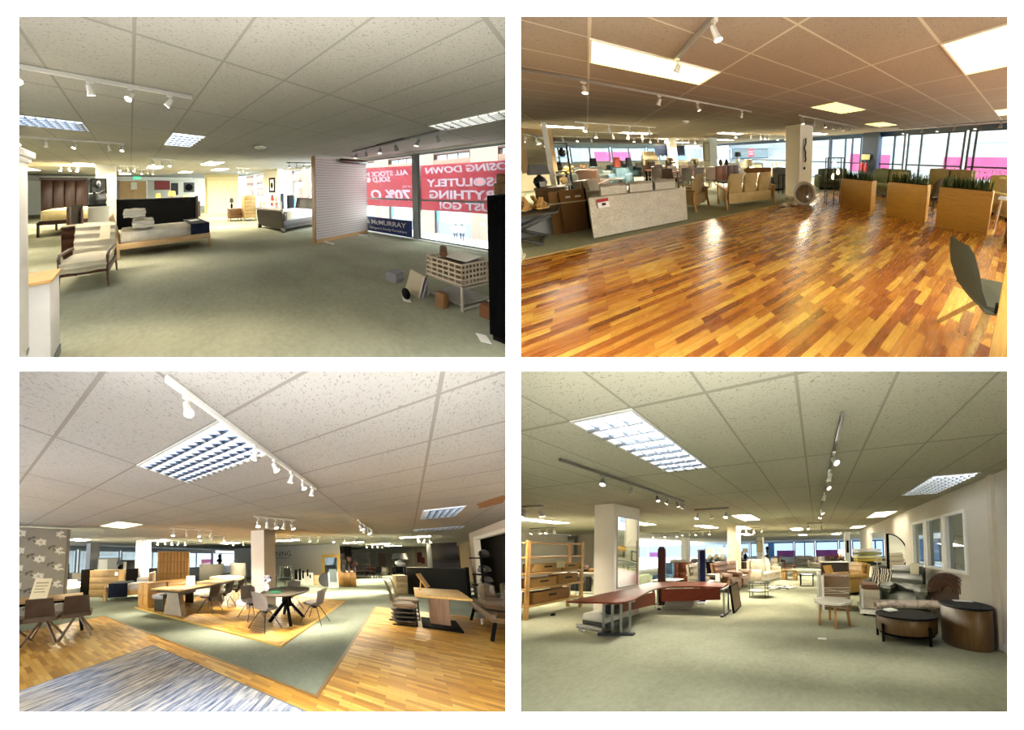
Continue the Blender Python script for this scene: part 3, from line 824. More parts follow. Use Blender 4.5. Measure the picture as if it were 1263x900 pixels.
# ---- armchair with quilted cushions
def armchair():
    wd = wood('#5b3322', '#3a1d12', 2); q = fabric('#e6dfc9', '#c9bfa0', 90, .95, .4)
    ps = []
    for x in (-.3, .3):
        ps.append(('leg', B().tube([(x, -.34, .42), (x*1.02, -.345, .25), (x*1.06, -.37, 0)], .026, 8, r2=.016), wd))
        ps.append(('leg', B().tube([(x, .32, .5), (x*1.02, .36, .25), (x*1.05, .44, 0)], .026, 8, r2=.016), wd))
        a = B().tube([(x, -.34, .4), (x*1.03, -.34, .52), (x*1.05, -.28, .57), (x*1.05, .1, .56), (x*1.0, .36, .53)], .024, 8)
        a.box(x-.03 if x < 0 else x-.012, x+.012 if x < 0 else x+.03, -.33, .34, .24, .33, .01); ps.append(('armrest', a, wd))
    ps.append(('front_rail', B().box(-.3, .3, -.36, -.32, .25, .33, .008), wd))
    c = B().cush(-.29, .29, -.39, .3, .31, .45, .03, 8); ps.append(('seat_cushion', c, q))
    for i in range(4):
        k = B().cush(-.3, .3, -.06, .07, -.07, .07, .022, 6); k.xf(0, tr(0, .3+.045*i, .5+.125*i) @ rot('X', rad(-20))); ps.append(('back_roll', k, q))
    bf = B().box(-.3, .3, .0, .03, -.1, .48, .01); bf.xf(0, tr(0, .36, .42) @ rot('X', rad(-20))); ps.append(('back_frame', bf, wd))
    thing('armchair', 'dark wood armchair with ribbed cream cushions at the corner of the oak bed', 'armchair', -.6, 4.72, rad(-6), ps)
    thing('price_tag', 'cream price card lying on the ribbed cream armchair back', 'price tag', -.42, 5.03, rad(-6), [(None, B().box(-.08, .08, 0, .004, 0, .26), plain('#ece2c0', .7))], z=.64, tilt=rot('X', rad(-22)))
armchair()
# ---- oak bed in the middle
def oakbed():
    hb = B()
    for i in range(9): hb.box(.03+i*.105, .1+i*.105, 0, .025, 0, .62, .004)
    hb.box(0, 1.0, -.01, .035, .58, .66, .01); hb.box(0, 1.0, -.01, .035, -.05, .05, .01)
    hb.xf(0, tr(0, 2.1, .34) @ rot('X', rad(-14)))
    bed('oak_bed', 'oak framed single bed with a cream mattress and navy throw at its foot', 1.87, 5.8, rad(90), 1.02, 2.15, wood('#d9b884', '#c6a06a', 1), mh=.3, rail=.36, head=.9, foot=.36, headb=hb, mattress=fabric('#f3efe3', '#e2dccb', 40, .95, .5))
    M = 1.87
    for (dx, dv, w, z, lb) in ((1.72, .5, .6, .62, 'plump white pillow lying flat on the oak bed'), (1.9, .52, .55, .72, 'smaller white pillow lying on top of the plump one on the oak bed')):
        pillow(lb, M-dx, 5.8+dv, z, .7, .42, .13, plain('#f4f0e6', .9), rz=rad(88), tilt=0)
    # navy throw wraps over the foot end
    w0, w1, x0, x1 = 5.805, 6.83, M-.52, M-.018
    t = B().box(x0, x1, w0, w1, .628, .648, .008).box(x0, x1, w0, w0+.024, .37, .648, .008).box(x1-.02, x1, w0, w1, .37, .648, .008)
    thing('bed_throw', 'navy throw folded over the foot of the oak bed', 'throw', 0, 0, 0, [(None, t, fabric('#26304a', '#1d2438', 120))])
    thing('leaflet', 'white leaflet lying on the navy bed throw', 'leaflet', M-.3, 6.4, .3, [(None, B().box(-.13, .13, -.09, .09, 0, .006), PAPER)], z=.65)
oakbed()
# ---- black low partition
b = B().box(-.48, 2.66, 10.2, 10.3, 0, 1.18, .01); 
thing('room_divider', 'long black waist-high display divider behind the oak bed', 'divider', 0, 0, 0, [('panel', b, plain('#040405', .9, 0, .06, .06)), ('top_rail', B().box(-.5, 2.7, 10.18, 10.32, 1.18, 1.21), plain('#151416', .5)), ('end_post', B().box(2.6, 2.72, 10.18, 10.34, 0, 1.25, .01), plain('#0a0a0c', .6))])
# behind the black divider
for x, y, h, lab in ((195, 240, .5, 'small lit amber lamp on the cabinet nearest the red picture'), (212, 243, .62, 'orange pleated shade lamp glowing behind the black divider'), (228, 244, .34, 'little brass lamp right of the orange pleated lamp')):
    v = 12.6; u = U(x, v); lamp(lab, u, v, .86, h, .2 if h > .5 else .13, plain('#b57a2e', .4), emit('#e8a64a', .9), lit=2.0, group='lamps behind the black divider')
chest('sideboard', 'black sideboard under the red picture beyond the black divider', 'cabinet', U(190, 13), 12.9, 0, 1.9, .45, .86, 1, 4, mat=BLACK, doors=True)
chest('sideboard', 'dark sideboard carrying the amber lamps directly behind the black divider', 'cabinet', U(192, 12.3), 12.35, 0, 2.3, .42, .86, 1, 3, mat=WALNUT, doors=True)
v = 19.0
picture('picture', 'red abstract picture on the back wall beyond the black divider', 'picture', U(200, v), v-.05, 0, 1.15, .72, z=1.55, inner=plain('#8e2a22', .6), frame=plain('#5a1713', .5))
picture('picture', 'black round motif picture on the pale back wall right of the red one', 'picture', U(233, v), v-.05, 0, .9, .85, z=1.3, inner=plain('#55504a', .6), frame=plain('#7d7870', .5), art=B().cyl(0, 0, 0, .02, .3, n=24).xf(0, tr(0, .004, .42) @ rot('X', rad(90))) , art_mat=BLACK)
picture('mirror', 'black framed panel standing between the red picture and the round motif', 'mirror', U(213, v), v-.05, 0, .55, 1.0, z=1.1, inner=plain('#1c1a1a', .3))
# oak double door and exit sign
OAKD = wood('#c49a5c', '#b0864a', 2)
u0, u1 = U(147, 19.0), U(180.5, 19.0)
b = B().box(u0-.08, u1+.08, 18.96, 19.02, 0, 2.32)
d = [( 'leaf', B().box(u0+(u1-u0)*i/2+.01, u0+(u1-u0)*(i+1)/2-.01, 18.9, 18.95, 0, 2.24, .006), OAKD, [('handle', B().box((u0+u1)/2+(-.12 if i == 0 else .08), (u0+u1)/2+(-.08 if i == 0 else .12), 18.86, 18.9, .95, 1.15), STEEL)]) for i in (0, 1)]
o = struct('door_1', b, TRIMW, [(p[0], p[1], p[2]) for p in d])
thing('notice', 'white notice fixed on the oak double doors', 'notice', (u0+u1)/2+.05, 18.88, 0, [(None, B().box(-.2, .2, 0, .008, 0, .55), plain('#e9dfc6', .7))], z=1.6)
ex = B().box(-.22, .22, 0, .06, 0, .18, .008)
mn = B().box(-.06, -.02, -.006, 0, .04, .14).box(-.02, .1, -.006, 0, .08, .1).prism([(.1, .04), (.16, .09), (.1, .14)], -.006, 0, 'y')
thing('exit_sign', 'green lit emergency exit sign hanging above the oak double doors', 'sign', U(169, 17), 17, 0, [('housing', ex, emit('#3cc48e', .8)), ('arrow', mn, plain('#f2fff8', .5))], z=Z(U(169, 17), 17, 221))
thing('fire_extinguisher', 'red extinguisher standing right of the oak double doors', 'fire extinguisher', U(186, 18.6), 18.6, 0, [('cylinder', B().lathe([(.08, 0), (.08, .42), (.03, .5)]), plain('#b3202a', .35)), ('valve', B().box(-.03, .06, -.03, .03, .5, .56), BLACK)])
# wardrobes far left
u0, u1 = U(50, 17), U(106.5, 17)
BW = wood('#4a2a1a', '#38200f', 2)
ps = [('body', B().box(u0, u1, 17.03, 17.7, 0, 2.25), BW), ('cornice', B().box(u0-.05, u1+.05, 16.98, 17.75, 2.25, 2.36), BW)]
for i in range(4): ps.append(('door', B().box(u0+(u1-u0)*i/4+.02, u0+(u1-u0)*(i+1)/4-.02, 17.0, 17.03, .08, 2.2, .01), BW))
thing('wardrobe', 'wide dark brown wardrobe against the far left wall of the bed showroom', 'wardrobe', 0, 0, 0, ps)
table('bench', 'dark wooden bench in front of the wide brown wardrobe', 'bench', U(70.5, 15), 15, 0, 2.0, .5, .6, WALNUT, WALNUT, .08)
# second bed behind
bed('bed', 'dark framed double bed with a cream mattress left of the white pillar', U(60, 9.6), 11.4, rad(-96), 1.5, 2.05, wood('#3a2018', '#2a150e', 0), rail=.55, head=1.0, foot=.5, mh=.42, mattress=fabric('#eddcae', '#dcc88e', 40, .9, .4))
b = B(); b.loft([[(x, .02+.16*math.sin(t*PI*.9)*-1, .2+t*.95) for x in (0, 1.3)] for t in (0, .2, .4, .6, .8, 1)], closed=False); bmesh.ops.solidify(b.bm, geom=b.bm.faces[:], thickness=.06)
chest('bedside_chest', 'dark mahogany chest behind the ribbed cream armchair', 'chest', U(76, 6.7), 6.6, 0, .66, .5, .72, 3, mat=WALNUT, knob='ball')
thing('leaflet', 'pale leaflet lying on the dark mahogany chest', 'leaflet', U(89, 6.7), 6.8, .4, [(None, B().box(-.2, .2, -.13, .13, 0, .01), plain('#e8dcc0', .7))], z=.725)
hb = B().sheet(lambda a, c: (a*.7, .12*math.sin(c*PI)-.06, .1+c*1.05), 6, 10, .06)
thing('sleigh_headboard', 'dark curved sleigh headboard standing left of the white display block', 'headboard', U(101, 8.2), 8.2, rad(75), [('panel', hb, wood('#3c1f16', '#28130c', 0)), ('post', B().cyl(0, 0, 0, 1.1, .05, n=12), WALNUT), ('post', B().cyl(.7, 0, 0, 1.1, .05, n=12), WALNUT)])
# white block with black stacked things on it
thing('display_block', 'white display block in front of the white pillar', 'plinth', 0, 0, 0, [('body', B().box(U(108, 8.9), U(135, 8.9), 8.9, 9.8, 0, 1.0, .006), plain('#ece8e0', .6)), ('top', B().box(U(108, 8.9)-.02, U(135, 8.9)+.02, 8.88, 9.82, 1.0, 1.03), plain('#f2efe8', .6))])
thing('sculpture', 'black openwork sculpture on the white display block', 'sculpture', U(120, 9.2), 9.25, 0, [('base', B().box(-.25, .25, -.12, .12, 0, .06), BLACK), ('figure', B().tube([(-.2, 0, .05), (-.1, 0, .5), (.1, 0, .3), (.2, 0, .55), (0, .02, .35), (-.15, 0, .15), (.2, 0, .05)], .05, 8).cush(-.22, .22, -.06, .06, .05, .42, .04), plain('#17171a', .35))], z=1.03)
picture('picture', 'tall black picture on the face of the white pillar beside the black sculpture', 'picture', U(121.5, 10.12), 10.14, 0, .5, .6, z=1.42, inner=plain('#232327', .5), art=B().lathe([(.001, -.16), (.06, -.1), (.08, 0), (.05, .1), (.001, .16)], n=12).xf(0, tr(0, 0, .38)), art_mat=plain('#5b5b60', .4))
# cream display screen
u0, u1 = U(254, 13.2), U(295, 13.0)
b = B().box(0, 2.0, 0, .1, 0, 2.5); 
thing('display_screen', 'tall cream display screen with a pelmet standing right of the black divider', 'screen', 4.12, 13.6, rad(-27), [('panel', B().box(0, 2.1, 0, .1, 0, 2.5), plain('#eadfb4', .7)), ('pelmet', B().box(-.02, 2.12, -.06, .12, 2.34, 2.52), plain('#d8cc9f', .7)), ('rail', B().box(.05, 2.05, -.03, -.0, 2.0, 2.05), plain('#f4ecce', .5)), ('side_panel', B().box(-.06, .0, -.1, .3, 0, 2.5), plain('#c9b888', .7))])
# oak tallboy and bedside
chest('tallboy', 'tall narrow oak chest of six drawers in front of the cream screen', 'chest', 4.62, 9.15, rad(-6), .62, .45, 1.22, 6, mat=OAK, legs=.08, knob='ball')
chest('bedside_cabinet', 'low dark oak chest of drawers left of the tall oak chest', 'chest', 4.0, 9.45, rad(-8), .58, .5, .6, 3, mat=wood('#7a5a36', '#5e4226', 0), legs=.08)
lamp('slim black lamp on the low dark oak chest', 4.2, 9.7, .6, .5, .1, BLACK, plain('#22221f', .6))
# sleigh bed
def sleigh():
    dk = wood('#341c18', '#22100d', 0)
    def curve(h, x): return B().sheet(lambda a, c: (x+(-.1*math.sin(c*PI*.5)*c - .03*math.sin(c*PI)), .0+1.42*a, .1+c*h), 8, 12, .06)
    ft = curve(.68, 0.02); k = ft._n(); ft.cyl(0, 0, 0, 1.44, .055, n=14); ft.xf(k, tr(-.09, 1.43, .78) @ rot('X', rad(90)))
    hd = B().sheet(lambda a, c: (2.16+.16*c*c, 1.42*a, .1+c*1.0), 8, 12, .06)
    rl = [('side_rail', B().box(0, 2.15, y, y+.05, .14, .4, .01).box(0, 2.15, y-.02 if y < .5 else y, y+.05 if y < .5 else y+.07, .14, .19, .01), dk) for y in (0.0, 1.37)]
    feet = [('foot', B().box(x, x+.12, y, y+.1, 0, .16, .01), dk) for x in (-.03, 2.08) for y in (0, 1.32)]
    m = ('mattress', B().cush(.1, 2.1, .06, 1.36, .32, .66, .015, 8), plain('#e4e4ea', .9))
    thing('sleigh_bed', 'dark mahogany sleigh bed with a white mattress left of the dotted partition', 'bed', 4.52, 5.95, rad(8), [('footboard', ft, dk), ('headboard', hd, dk), *rl, *feet, m])
    thing('bed_runner', 'cream strip of cloth hanging over the sleigh bed near its footboard', 'runner', 4.52, 5.95, rad(8), [(None, B().box(.16, .42, .1, 1.3, .684, .697, .004).box(.16, .42, .0, .03, .43, .697, .004), CREAM)])
    thing('black_chair', 'black office chair standing beyond the sleigh bed by the window', 'chair', 6.3, 7.6, rad(200), [('seat', B().cush(-.25, .25, -.25, .25, .44, .52), BLACK), ('backrest', B().cush(-.24, .24, .2, .27, .6, 1.2), BLACK), ('base', B().cyl(0, 0, .02, .45, .03).box(-.3, .3, -.03, .03, 0, .05).box(-.03, .03, -.3, .3, 0, .05), DARKMETAL)])
    picture('poster_board', 'navy and white poster board by the window beyond the sleigh bed', 'poster', 6.6, 8.3, rad(-60), .6, .95, z=.35, inner=plain('#2a3c62', .5), frame=PAPER, art=B().box(-.16, .16, -.001, .01, .1, .5), art_mat=PAPER)
    table('low_table', 'pale low table under the window between pillar and sleigh bed', 'table', 5.4, 8.6, 0, .9, .5, .9, plain('#d9c8a6', .5), plain('#d9c8a6', .5))
sleigh()
picture('picture', 'black framed portrait picture on the white window pillar', 'picture', 6.52, 9.6, rad(-90), .55, .8, z=1.32, inner=PAPER, fw=.1, art=B().sphere(0, 0, .38, .12, 1, .1, 1.4), art_mat=BLACK)
thing('fire_extinguisher', 'red fire extinguisher hanging on the white window pillar', 'fire extinguisher', 6.42, 9.35, 0, [('cylinder', B().lathe([(.08, 0), (.085, .05), (.085, .42), (.03, .5)]), plain('#c0242c', .35)), ('valve', B().box(-.03, .07, -.03, .03, .5, .56), BLACK), ('hose', B().tube([(.05, 0, .53), (.12, 0, .4), (.1, 0, .15)], .012), BLACK)], z=.62)
# ---- dotted partition
def dots():
    t = NT('dotted paper'); s = t.n('ShaderNodeSeparateXYZ'); t.link(t.rp(), s.inputs[0])
    x = t.math('DIVIDE', s.outputs[0], .085); z = t.math('DIVIDE', s.outputs[2], .075)
    row = t.math('FLOOR', z); x = t.math('ADD', x, t.math('MULTIPLY', t.math('FRACT', t.math('MULTIPLY', row, .5)), 1.0))
    fx = t.math('ABSOLUTE', t.math('SUBTRACT', t.math('FRACT', t.math('ADD', x, 50)), .5)); fz = t.math('SUBTRACT', t.math('FRACT', z), .35)
    m = t.math('MULTIPLY', t.math('LESS_THAN', fx, t.math('SUBTRACT', .3, t.math('MULTIPLY', fz, .75))), t.math('GREATER_THAN', fz, -.12))
    return t.fin(t.mix(m, '#d3d0cd', '#8f8a86'), .7)
DOTM = dots()
thing('partition_screen', 'tall partition papered with small grey triangles, standing on feet before the window', 'partition', 4.36, 4.32, 0,
      [('panel', B().box(.05, 2.42, 0, .09, .08, 2.42), DOTM), ('end_board', B().box(0, .05, -.005, .095, 0, 2.45), wood('#a5793f', '#8a6231', 2)), ('end_board', B().box(2.42, 2.46, -.005, .095, 0, 2.42), wood('#c9c9c9', '#b9b9b9', 2)),
       ('skirting', B().box(.05, 2.42, -.015, .105, 0, .1), wood('#d4b077', '#c39b5d', 0)), ('foot', B().box(.32, .37, -.34, .34, 0, .03), plain('#f2f2f0', .5)), ('foot', B().box(1.9, 1.95, -.34, .34, 0, .03), plain('#f2f2f0', .5))])
thing('picture_rail', 'dark glossy bar fixed along the top of the papered partition', 'rail', 5.4, 4.24, 0, [(None, B().box(0, 1.38, 0, .05, 0, .14, .01), wood('#4a2620', '#2c1512', 0, 1, .2))], z=2.3)
# ---- right foreground: black cupboard and crates
thing('cupboard', 'black cupboard cropped by the right edge of the upper left view', 'cupboard', 0, 0, 0, [('body', B().box(3.1, 4.2, .05, .66, .05, 1.46, .006), plain('#030304', .9, 0, .06, .06)), ('plinth', B().box(3.12, 4.2, .08, .64, 0, .05), BLACK)])
thing('wood_offcut', 'stack of brown wooden offcuts on top of the black cupboard', 'offcut', 3.32, .5, .2, [(None, B().box(0, .3, 0, .15, 0, .12, .01).box(.03, .28, .02, .13, .12, .22, .01), wood('#6b4c30', '#4c321d', 0))], z=1.462)
def crate():
    CR = plain('#d8c9b0', .6); u0, v0 = 3.5, .98; w, d, z0, z1 = .62, .42, .3, .55
    side = B()
    def grid(b, p, q, n, m, th):
        P0, Q = Vector(p), Vector(q); L = (Q-P0)
        for i in range(n+1): c = P0+L*i/n; b.bar((c.x, c.y, 0), (c.x, c.y, z1-z0), .02, .008)
        for j in range(m+1): z = (z1-z0)*j/m; b.bar((P0.x, P0.y, z), (Q.x, Q.y, z), .016, .022)
    for p, q, n in (((0,0,0), (w,0,0), 9), ((0,d,0), (w,d,0), 9), ((0,0,0), (0,d,0), 6), ((w,0,0), (w,d,0), 6)): grid(side, p, q, n, 4, .01)
    fl = B().box(0, w, 0, d, 0, .01); fill = B().box(.03, w-.03, .03, d-.03, .02, .2)
    rz = rad(-14)
    thing('crate', 'beige plastic lattice crate full of papers beside the black cupboard', 'crate', u0, v0, rz, [('lattice', side, CR), ('bottom', fl, CR)], z=z0+.016)
    thing('paper_pile', 'loose papers filling the beige lattice crate', 'papers', u0, v0, rz, [('stack', B().box(.04, w-.04, .04, d-.04, .012, .2, .01), plain('#6a5a48', .8)), ('sheet', B().box(.2, .52, .05, .3, .21, .22).xf(0, rot('Y', rad(-6))), PAPER), ('sheet', B().box(.3, .55, .2, .4, .24, .25), plain('#dcdcd8', .7))], z=z0+.01)
    thing('cardboard_roll', 'brown cardboard roll lying across the beige lattice crate', 'roll', u0+.06, v0+.2, rz, [(None, B().tube([(0, 0, 0), (.16, .1, .05)], .04, 12), plain('#6b4a32', .7))], z=z1+.06)
    t = B()
    for x in (0, w):
        for y in (0, d): t.bar((x, y, 0), (x, y, z0-.005), .022)
    t.bar((0, 0, z0-.02), (w, 0, z0-.02), .022); t.bar((0, d, z0-.02), (w, d, z0-.02), .022); t.bar((0, 0, .03), (w, 0, .03), .022); t.bar((0, d, .03), (w, d, .03), .022)
    t.box(0, w, 0, d, z0-.012, z0-.004)
    thing('trolley', 'pale metal trolley carrying the beige lattice crate', 'trolley', u0, v0, rz, [('frame', t, plain('#b9b2a4', .4)), ('shelf', B().box(.02, w-.02, .02, d-.02, .05, .065), plain('#a59f92', .6))])
    carton('small brown wooden box on the floor left of the crate trolley', 3.36, 1.12, rad(-12), .1, .1, .19, mat=wood('#8a6238', '#6c4826', 2), name='wooden_box', tape=False)
    thing('board_bundle', 'beige boards leaning against the crate trolley', 'boards', 3.5, 1.28, rad(-30), [('board', B().box(0, .02, 0, .26, 0, .32).xf(0, rot('Y', rad(16))), plain('#c2b69c', .7)), ('board', B().box(.05, .07, 0, .24, 0, .3).xf(0, rot('Y', rad(16))), plain('#8d8aa0', .7))])
    thing('shoe', 'black shoe on the carpet left of the little wooden box', 'shoe', 3.42, 1.42, rad(30), [('upper', B().sphere(0, 0, .06, .1, 1.3, .5, .6), BLACK), ('sole', B().box(-.13, .13, -.045, .045, 0, .02, .01), plain('#d6d6d6', .5))])
    thing('cable_reel', 'white and black bundle of cloth behind the little wooden box', 'bundle', 3.6, 1.6, 0, [(None, B().cush(-.12, .12, -.08, .08, 0, .15, .03), plain('#8e8e92', .8))])
    thing('leaflet', 'white leaflet on the carpet below the crate trolley', 'leaflet', 3.36, .66, .5, [(None, B().box(-.12, .02, -.04, .04, 0, .006), PAPER)])
    carton('brown box on the floor under the right end of the crate trolley', 3.52, .72, rad(-10), .16, .12, .15, tape=False, mat=plain('#7a4f30', .8))
crate()
# ---- ceiling fittings
track('track of four glowing white spotlights at the upper left of the bed showroom', (-.9, 2.42), (.57, 2.33), (.1, .41, .62, .85), (-25, -10, 25, 35), power=26, size=.72)
track('second track of white spotlights, above the dark brown wardrobe', (-1.9, 5.5), (-.1, 5.38), (.12, .32, .55, .85, .98), (-10, 5, 15), size=.8, power=45)
track('track of six grey spotlights running along the street window', (5.3, 3.75), (4.63, 1.36), (.05, .2, .38, .55, .75, .9), (0, 12, -10), rail='#6b6d70', can='#9a9da0', lit=False)
track('short track of three grey spotlights over the sleigh bed', (5.2, 6.6), (6.2, 6.3), (.1, .4, .7), (0, 10), rail='#77797c', can='#a0a2a5', lit=False)
for x, y, l in ((157, 205, 'single pair of spotlights before the oak doors'), (200, 197, 'two white spotlights near the small louvred light'), (85, 205, 'cluster of spotlights over the dark brown wardrobe'), (182, 210, 'far pair of spotlights left of the red picture'), (300, 208, 'row of tiny spotlights over the cream screen')):
    u, v = P(x, y, 2.52); track(l, (u-.4, v), (u+.4, v+.1), (.2, .5, .8), (10, -20), size=1.1, power=60)
louvre('louvred ceiling light cropped by the left edge of the bed showroom', -1.77, -.57, 3.98, 4.58, 12, 6, e=2.2)
louvre('square louvred ceiling light right of the glowing track in the bed showroom', .63, 1.23, 3.98, 5.18, 6, 6, e=2.6)
louvre('louvred ceiling light beside the street window of the bed showroom', 4.23, 4.83, .38, 1.58, 6, 12, e=1.6, col='#fff6da')
for i, (a, c, l) in enumerate(((2.43, 7.58, 'flat lit ceiling panel before the cream screen'), (-1.77, 9.98, 'flat lit ceiling panel near the white pillar'), (.63, 9.98, 'flat lit panel over the black divider'), (3.63, 9.98, 'flat lit panel above the tall oak chest'), (-4.77, 7.58, 'flat lit panel over the dark double bed'), (2.43, 12.38, 'flat lit panel over the lamps sideboard'), (-.57, 14.78, 'flat lit panel before the oak doors'), (-4.2, 13.0, 'flat lit panel before the brown wardrobe'))):
    panel_light(l, a, a+.6, c, c+1.18, e=7, col='#fff3d6')
thing('smoke_detector', 'small white smoke detector disc on the ceiling before the dotted partition', 'smoke detector', *P(321, 182, 2.55), 0, [('base', B().cyl(0, 0, -.03, -.002, .14, n=20), TRIMW), ('cap', B().cyl(0, 0, -.06, -.03, .07, .1, 16), TRIMW)], z=R.ceil)
thing('ceiling_vent', 'dark grille in the ceiling beside the window track', 'vent', 5.0, 2.55, rad(-16), [('frame', B().box(-.1, .1, -.35, .35, -.02, -.002), plain('#4b443d', .7)), ('slats', B().box(-.07, -.05, -.3, .3, -.026, -.018).box(-.01, .01, -.3, .3, -.026, -.018).box(.05, .07, -.3, .3, -.026, -.018), plain('#6b635a', .7))], z=R.ceil)
# ================================================================ second showroom (glossy strip floor, sofas, planters)
setroom(R2)
STRIP = parquet(('#6a3412', '#a45c1e', '#c4812e', '#e6b550'), 'u', .42, .072, .27, .45, .12)
WARMW = plain('#ece0c4', .85, var=.03)
shell(-6, 11.0, -2.5, 26, SAGE, ceiling_tiles(.115, 2.40, 1.2, .6, '#9b8e7d', '#bdb29c', '#6e6354'),
      [('wall_back', 'v', 26.0, -6, 11.1, 0, .75, WARMW), ('wall_left', 'v', 13.5, -6, U(694, 13.5), 0, R.ceil, WARMW)])
struct('floor', B().box(-6, 11, -2.5, 4.62, 0, .008).box(5.3, 11, 4.62, 5.0, 0, .008), STRIP)
struct('trim_floor_edge', B().box(-6, 11, 4.62, 4.66, 0, .014), plain('#c9b583', .4))
BLUEF = plain('#27496f', .45); BLUED = plain('#1d2c45', .4)
UW = 11.0
vb = [V(x, UW) for x in (1024, 1058, 1075, 1109, 1178, 1243)]
struct('trim_window_head', B().box(UW-.08, UW+.1, -2.5, 26, 2.36, R.ceil), BLUEF)
for i, (a, c) in enumerate(((-2.4, V(1243.5, UW)), (V(1240, UW), V(1180, UW)), (V(1177, UW), V(1110, UW)), (V(1107.5, UW), V(1075, UW)), (V(1057, UW), V(1021, UW)), (V(1020, UW), 22.0))):
    ml = {1: (V(1189, UW),), 2: (V(1157, UW), V(1126, UW)), 3: (V(1095, UW),), 4: (V(1038, UW), V(1046, UW))}.get(i, ())
    window('window_%d' % (i+1), 'u', UW, min(a, c), max(a, c), .03, 2.36, BLUED, .06, .09, mull=ml, trans=(1.02,))
pillar(UW-.35, UW+.1, V(1075.5, UW-.35), V(1057.5, UW-.35), plain('#33425a', .6))
# street beyond, seen through both window walls
LST = NT('pale ashlar')
_b = LST.n('ShaderNodeTexBrick'); LST.link(LST.rp(rot=(PI/2, 0, PI/2)), _b.inputs['Vector']); _b.inputs['Scale'].default_value = 1; _b.inputs['Brick Width'].default_value = 2.2; _b.inputs['Row Height'].default_value = .8
_b.inputs['Color1'].default_value = lin('#969a9c'); _b.inputs['Color2'].default_value = lin('#888f94'); _b.inputs['Mortar'].default_value = lin('#707880'); _b.inputs['Mortar Size'].default_value = .03
LST = LST.fin(_b.outputs['Color'], .9)
def facade(label, pl, at, a0, a1, z0, z1, bays, mat=None, gl='#7892a2'):
    ps = []
    b = B(); (b.box(at, at+3, a0, a1, z0, z1) if pl == 'u' else b.box(a0, a1, at, at+3, z0, z1)); ps.append(('wall', b, mat or LST))
    n = 0
    for a, z, w, h in bays:
        q = B(); (q.box(at-.06, at+.02, a, a+w, z, z+h) if pl == 'u' else q.box(a, a+w, at-.06, at+.02, z, z+h)); ps.append(('window', q, plain(gl, .2)))
    return thing('building', label, 'building', 0, 0, 0, ps)
facade('pale stone block across the street beyond the blue framed windows', 'u', UW+11, -18, 38, -4, 14, [(a, 5.4, 1.5, 2.2) for a in range(-14, 38, 5)])
facade('pale stone office with tall windows beyond the far window wall of the sofa showroom', 'v', 40, -10, 20, -4, 14, [(a, z, 2.2, 3.0) for a in range(-8, 17, 5) for z in (.2, 5)])
def redban(label, pl, at, a0, a1, z0, z1, n=6, txt=None):
    s = B().sheet(lambda a, c: ((at+.02*math.sin(a*11), a0+(a1-a0)*a, z0+(z1-z0)*c) if pl == 'u' else (a0+(a1-a0)*a, at+.02*math.sin(a*11), z0+(z1-z0)*c)), 20, 4, .01)
    ps = [('cloth', s, sheer('#d878a8', .6))]
    if txt:
        t = B(); h = (z1-z0)*.3
        if pl == 'u': t.text(txt, h, .006, False, 'CENTER', M=Matrix(((0,0,-1,at-.04),(1,0,0,(a0+a1)/2),(0,1,0,z0+(z1-z0)*.28),(0,0,0,1))))
        else: t.text(txt, h, .006, False, 'CENTER', M=Matrix(((-1,0,0,(a0+a1)/2),(0,0,-1,at-.04),(0,1,0,z0+(z1-z0)*.28),(0,0,0,1))))
        ps.append(('lettering', t, LET))
    return thing('sale_banner', label, 'banner', 0, 0, 0, ps)
ub = UW+.2
redban('pink banner outside the blue window behind the right planter', 'u', ub, V(1237, ub), V(1181, ub), .55, 1.38, txt='CLOSING DOWN')
redban('pink banner outside the blue window behind the middle planter', 'u', ub, V(1176, ub), V(1155, ub), .55, 1.38, txt='SALE')
redban('pink banner outside the window directly right of the blue grey pillar', 'u', ub, V(1091, ub), V(1074, ub), .55, 1.45)
redban('pink banner outside the window left of the blue grey pillar', 'u', ub, V(1057, ub), V(1044, ub), .55, 1.5)
# far window wall
VW = 26.0
struct('trim_window_head', B().box(-6, 11, VW-.1, VW+.1, 2.2, R.ceil), plain('#cfe0ea', .6))
xs = [690, 714, 763, 805, 835, 872, 905, 950, 990]
for i, (x0, x1) in enumerate(zip(xs, xs[1:])):
    window('window_%d' % (i+10), 'v', VW, U(x0, VW)+.05, U(x1, VW)-.05, .75, 2.2, BLUEF if x0 > 900 else plain('#bcd3e4', .5), .12, .1, mull=(U((x0+x1)/2, VW),))
redban('wide pink banner outside the far window wall of the sofa showroom', 'v', VW+.3, U(744, VW), U(787, VW), .7, 1.75)
struct('trim_blue_panel', B().box(U(967, 24), U(981, 24), 24, 24.1, .2, 2.2), plain('#3f77ba', .5))
def place(fn, x0, x1, v, **k): return fn(U(x0, v), U(x1, v), v, **k)
# ---- big cream sofa with its back to us
TWEED = fabric('#988f7c', '#ece5d2', 34, .95, .6)
sofa('sofa', 'large oatmeal fabric sofa seen from behind at the edge of the strip floor', 'sofa', 1.67, 5.78, PI, 1.73, .87, .8, 3, TWEED, arm=.16, seat=.45, armh=.72, leg=.03, rise=.19, backt=.16, extra=[('back_panel', B().box(-.01, 1.74, .835, .885, .025, .8, .035, 4), TWEED)])
thing('sale_tag', 'red and white sale tag on the back of the oatmeal sofa', 'price tag', .06, 4.872, 0, [('card', B().box(0, .17, 0, .006, 0, .17), PAPER), ('heading', B().box(.0, .17, -.003, 0, .11, .17), plain('#b32e36', .6)), ('text_line', B().box(.06, .12, -.003, 0, .04, .09), plain('#3a2a2a', .6))], z=.58, tilt=rot('Y', rad(-4)))
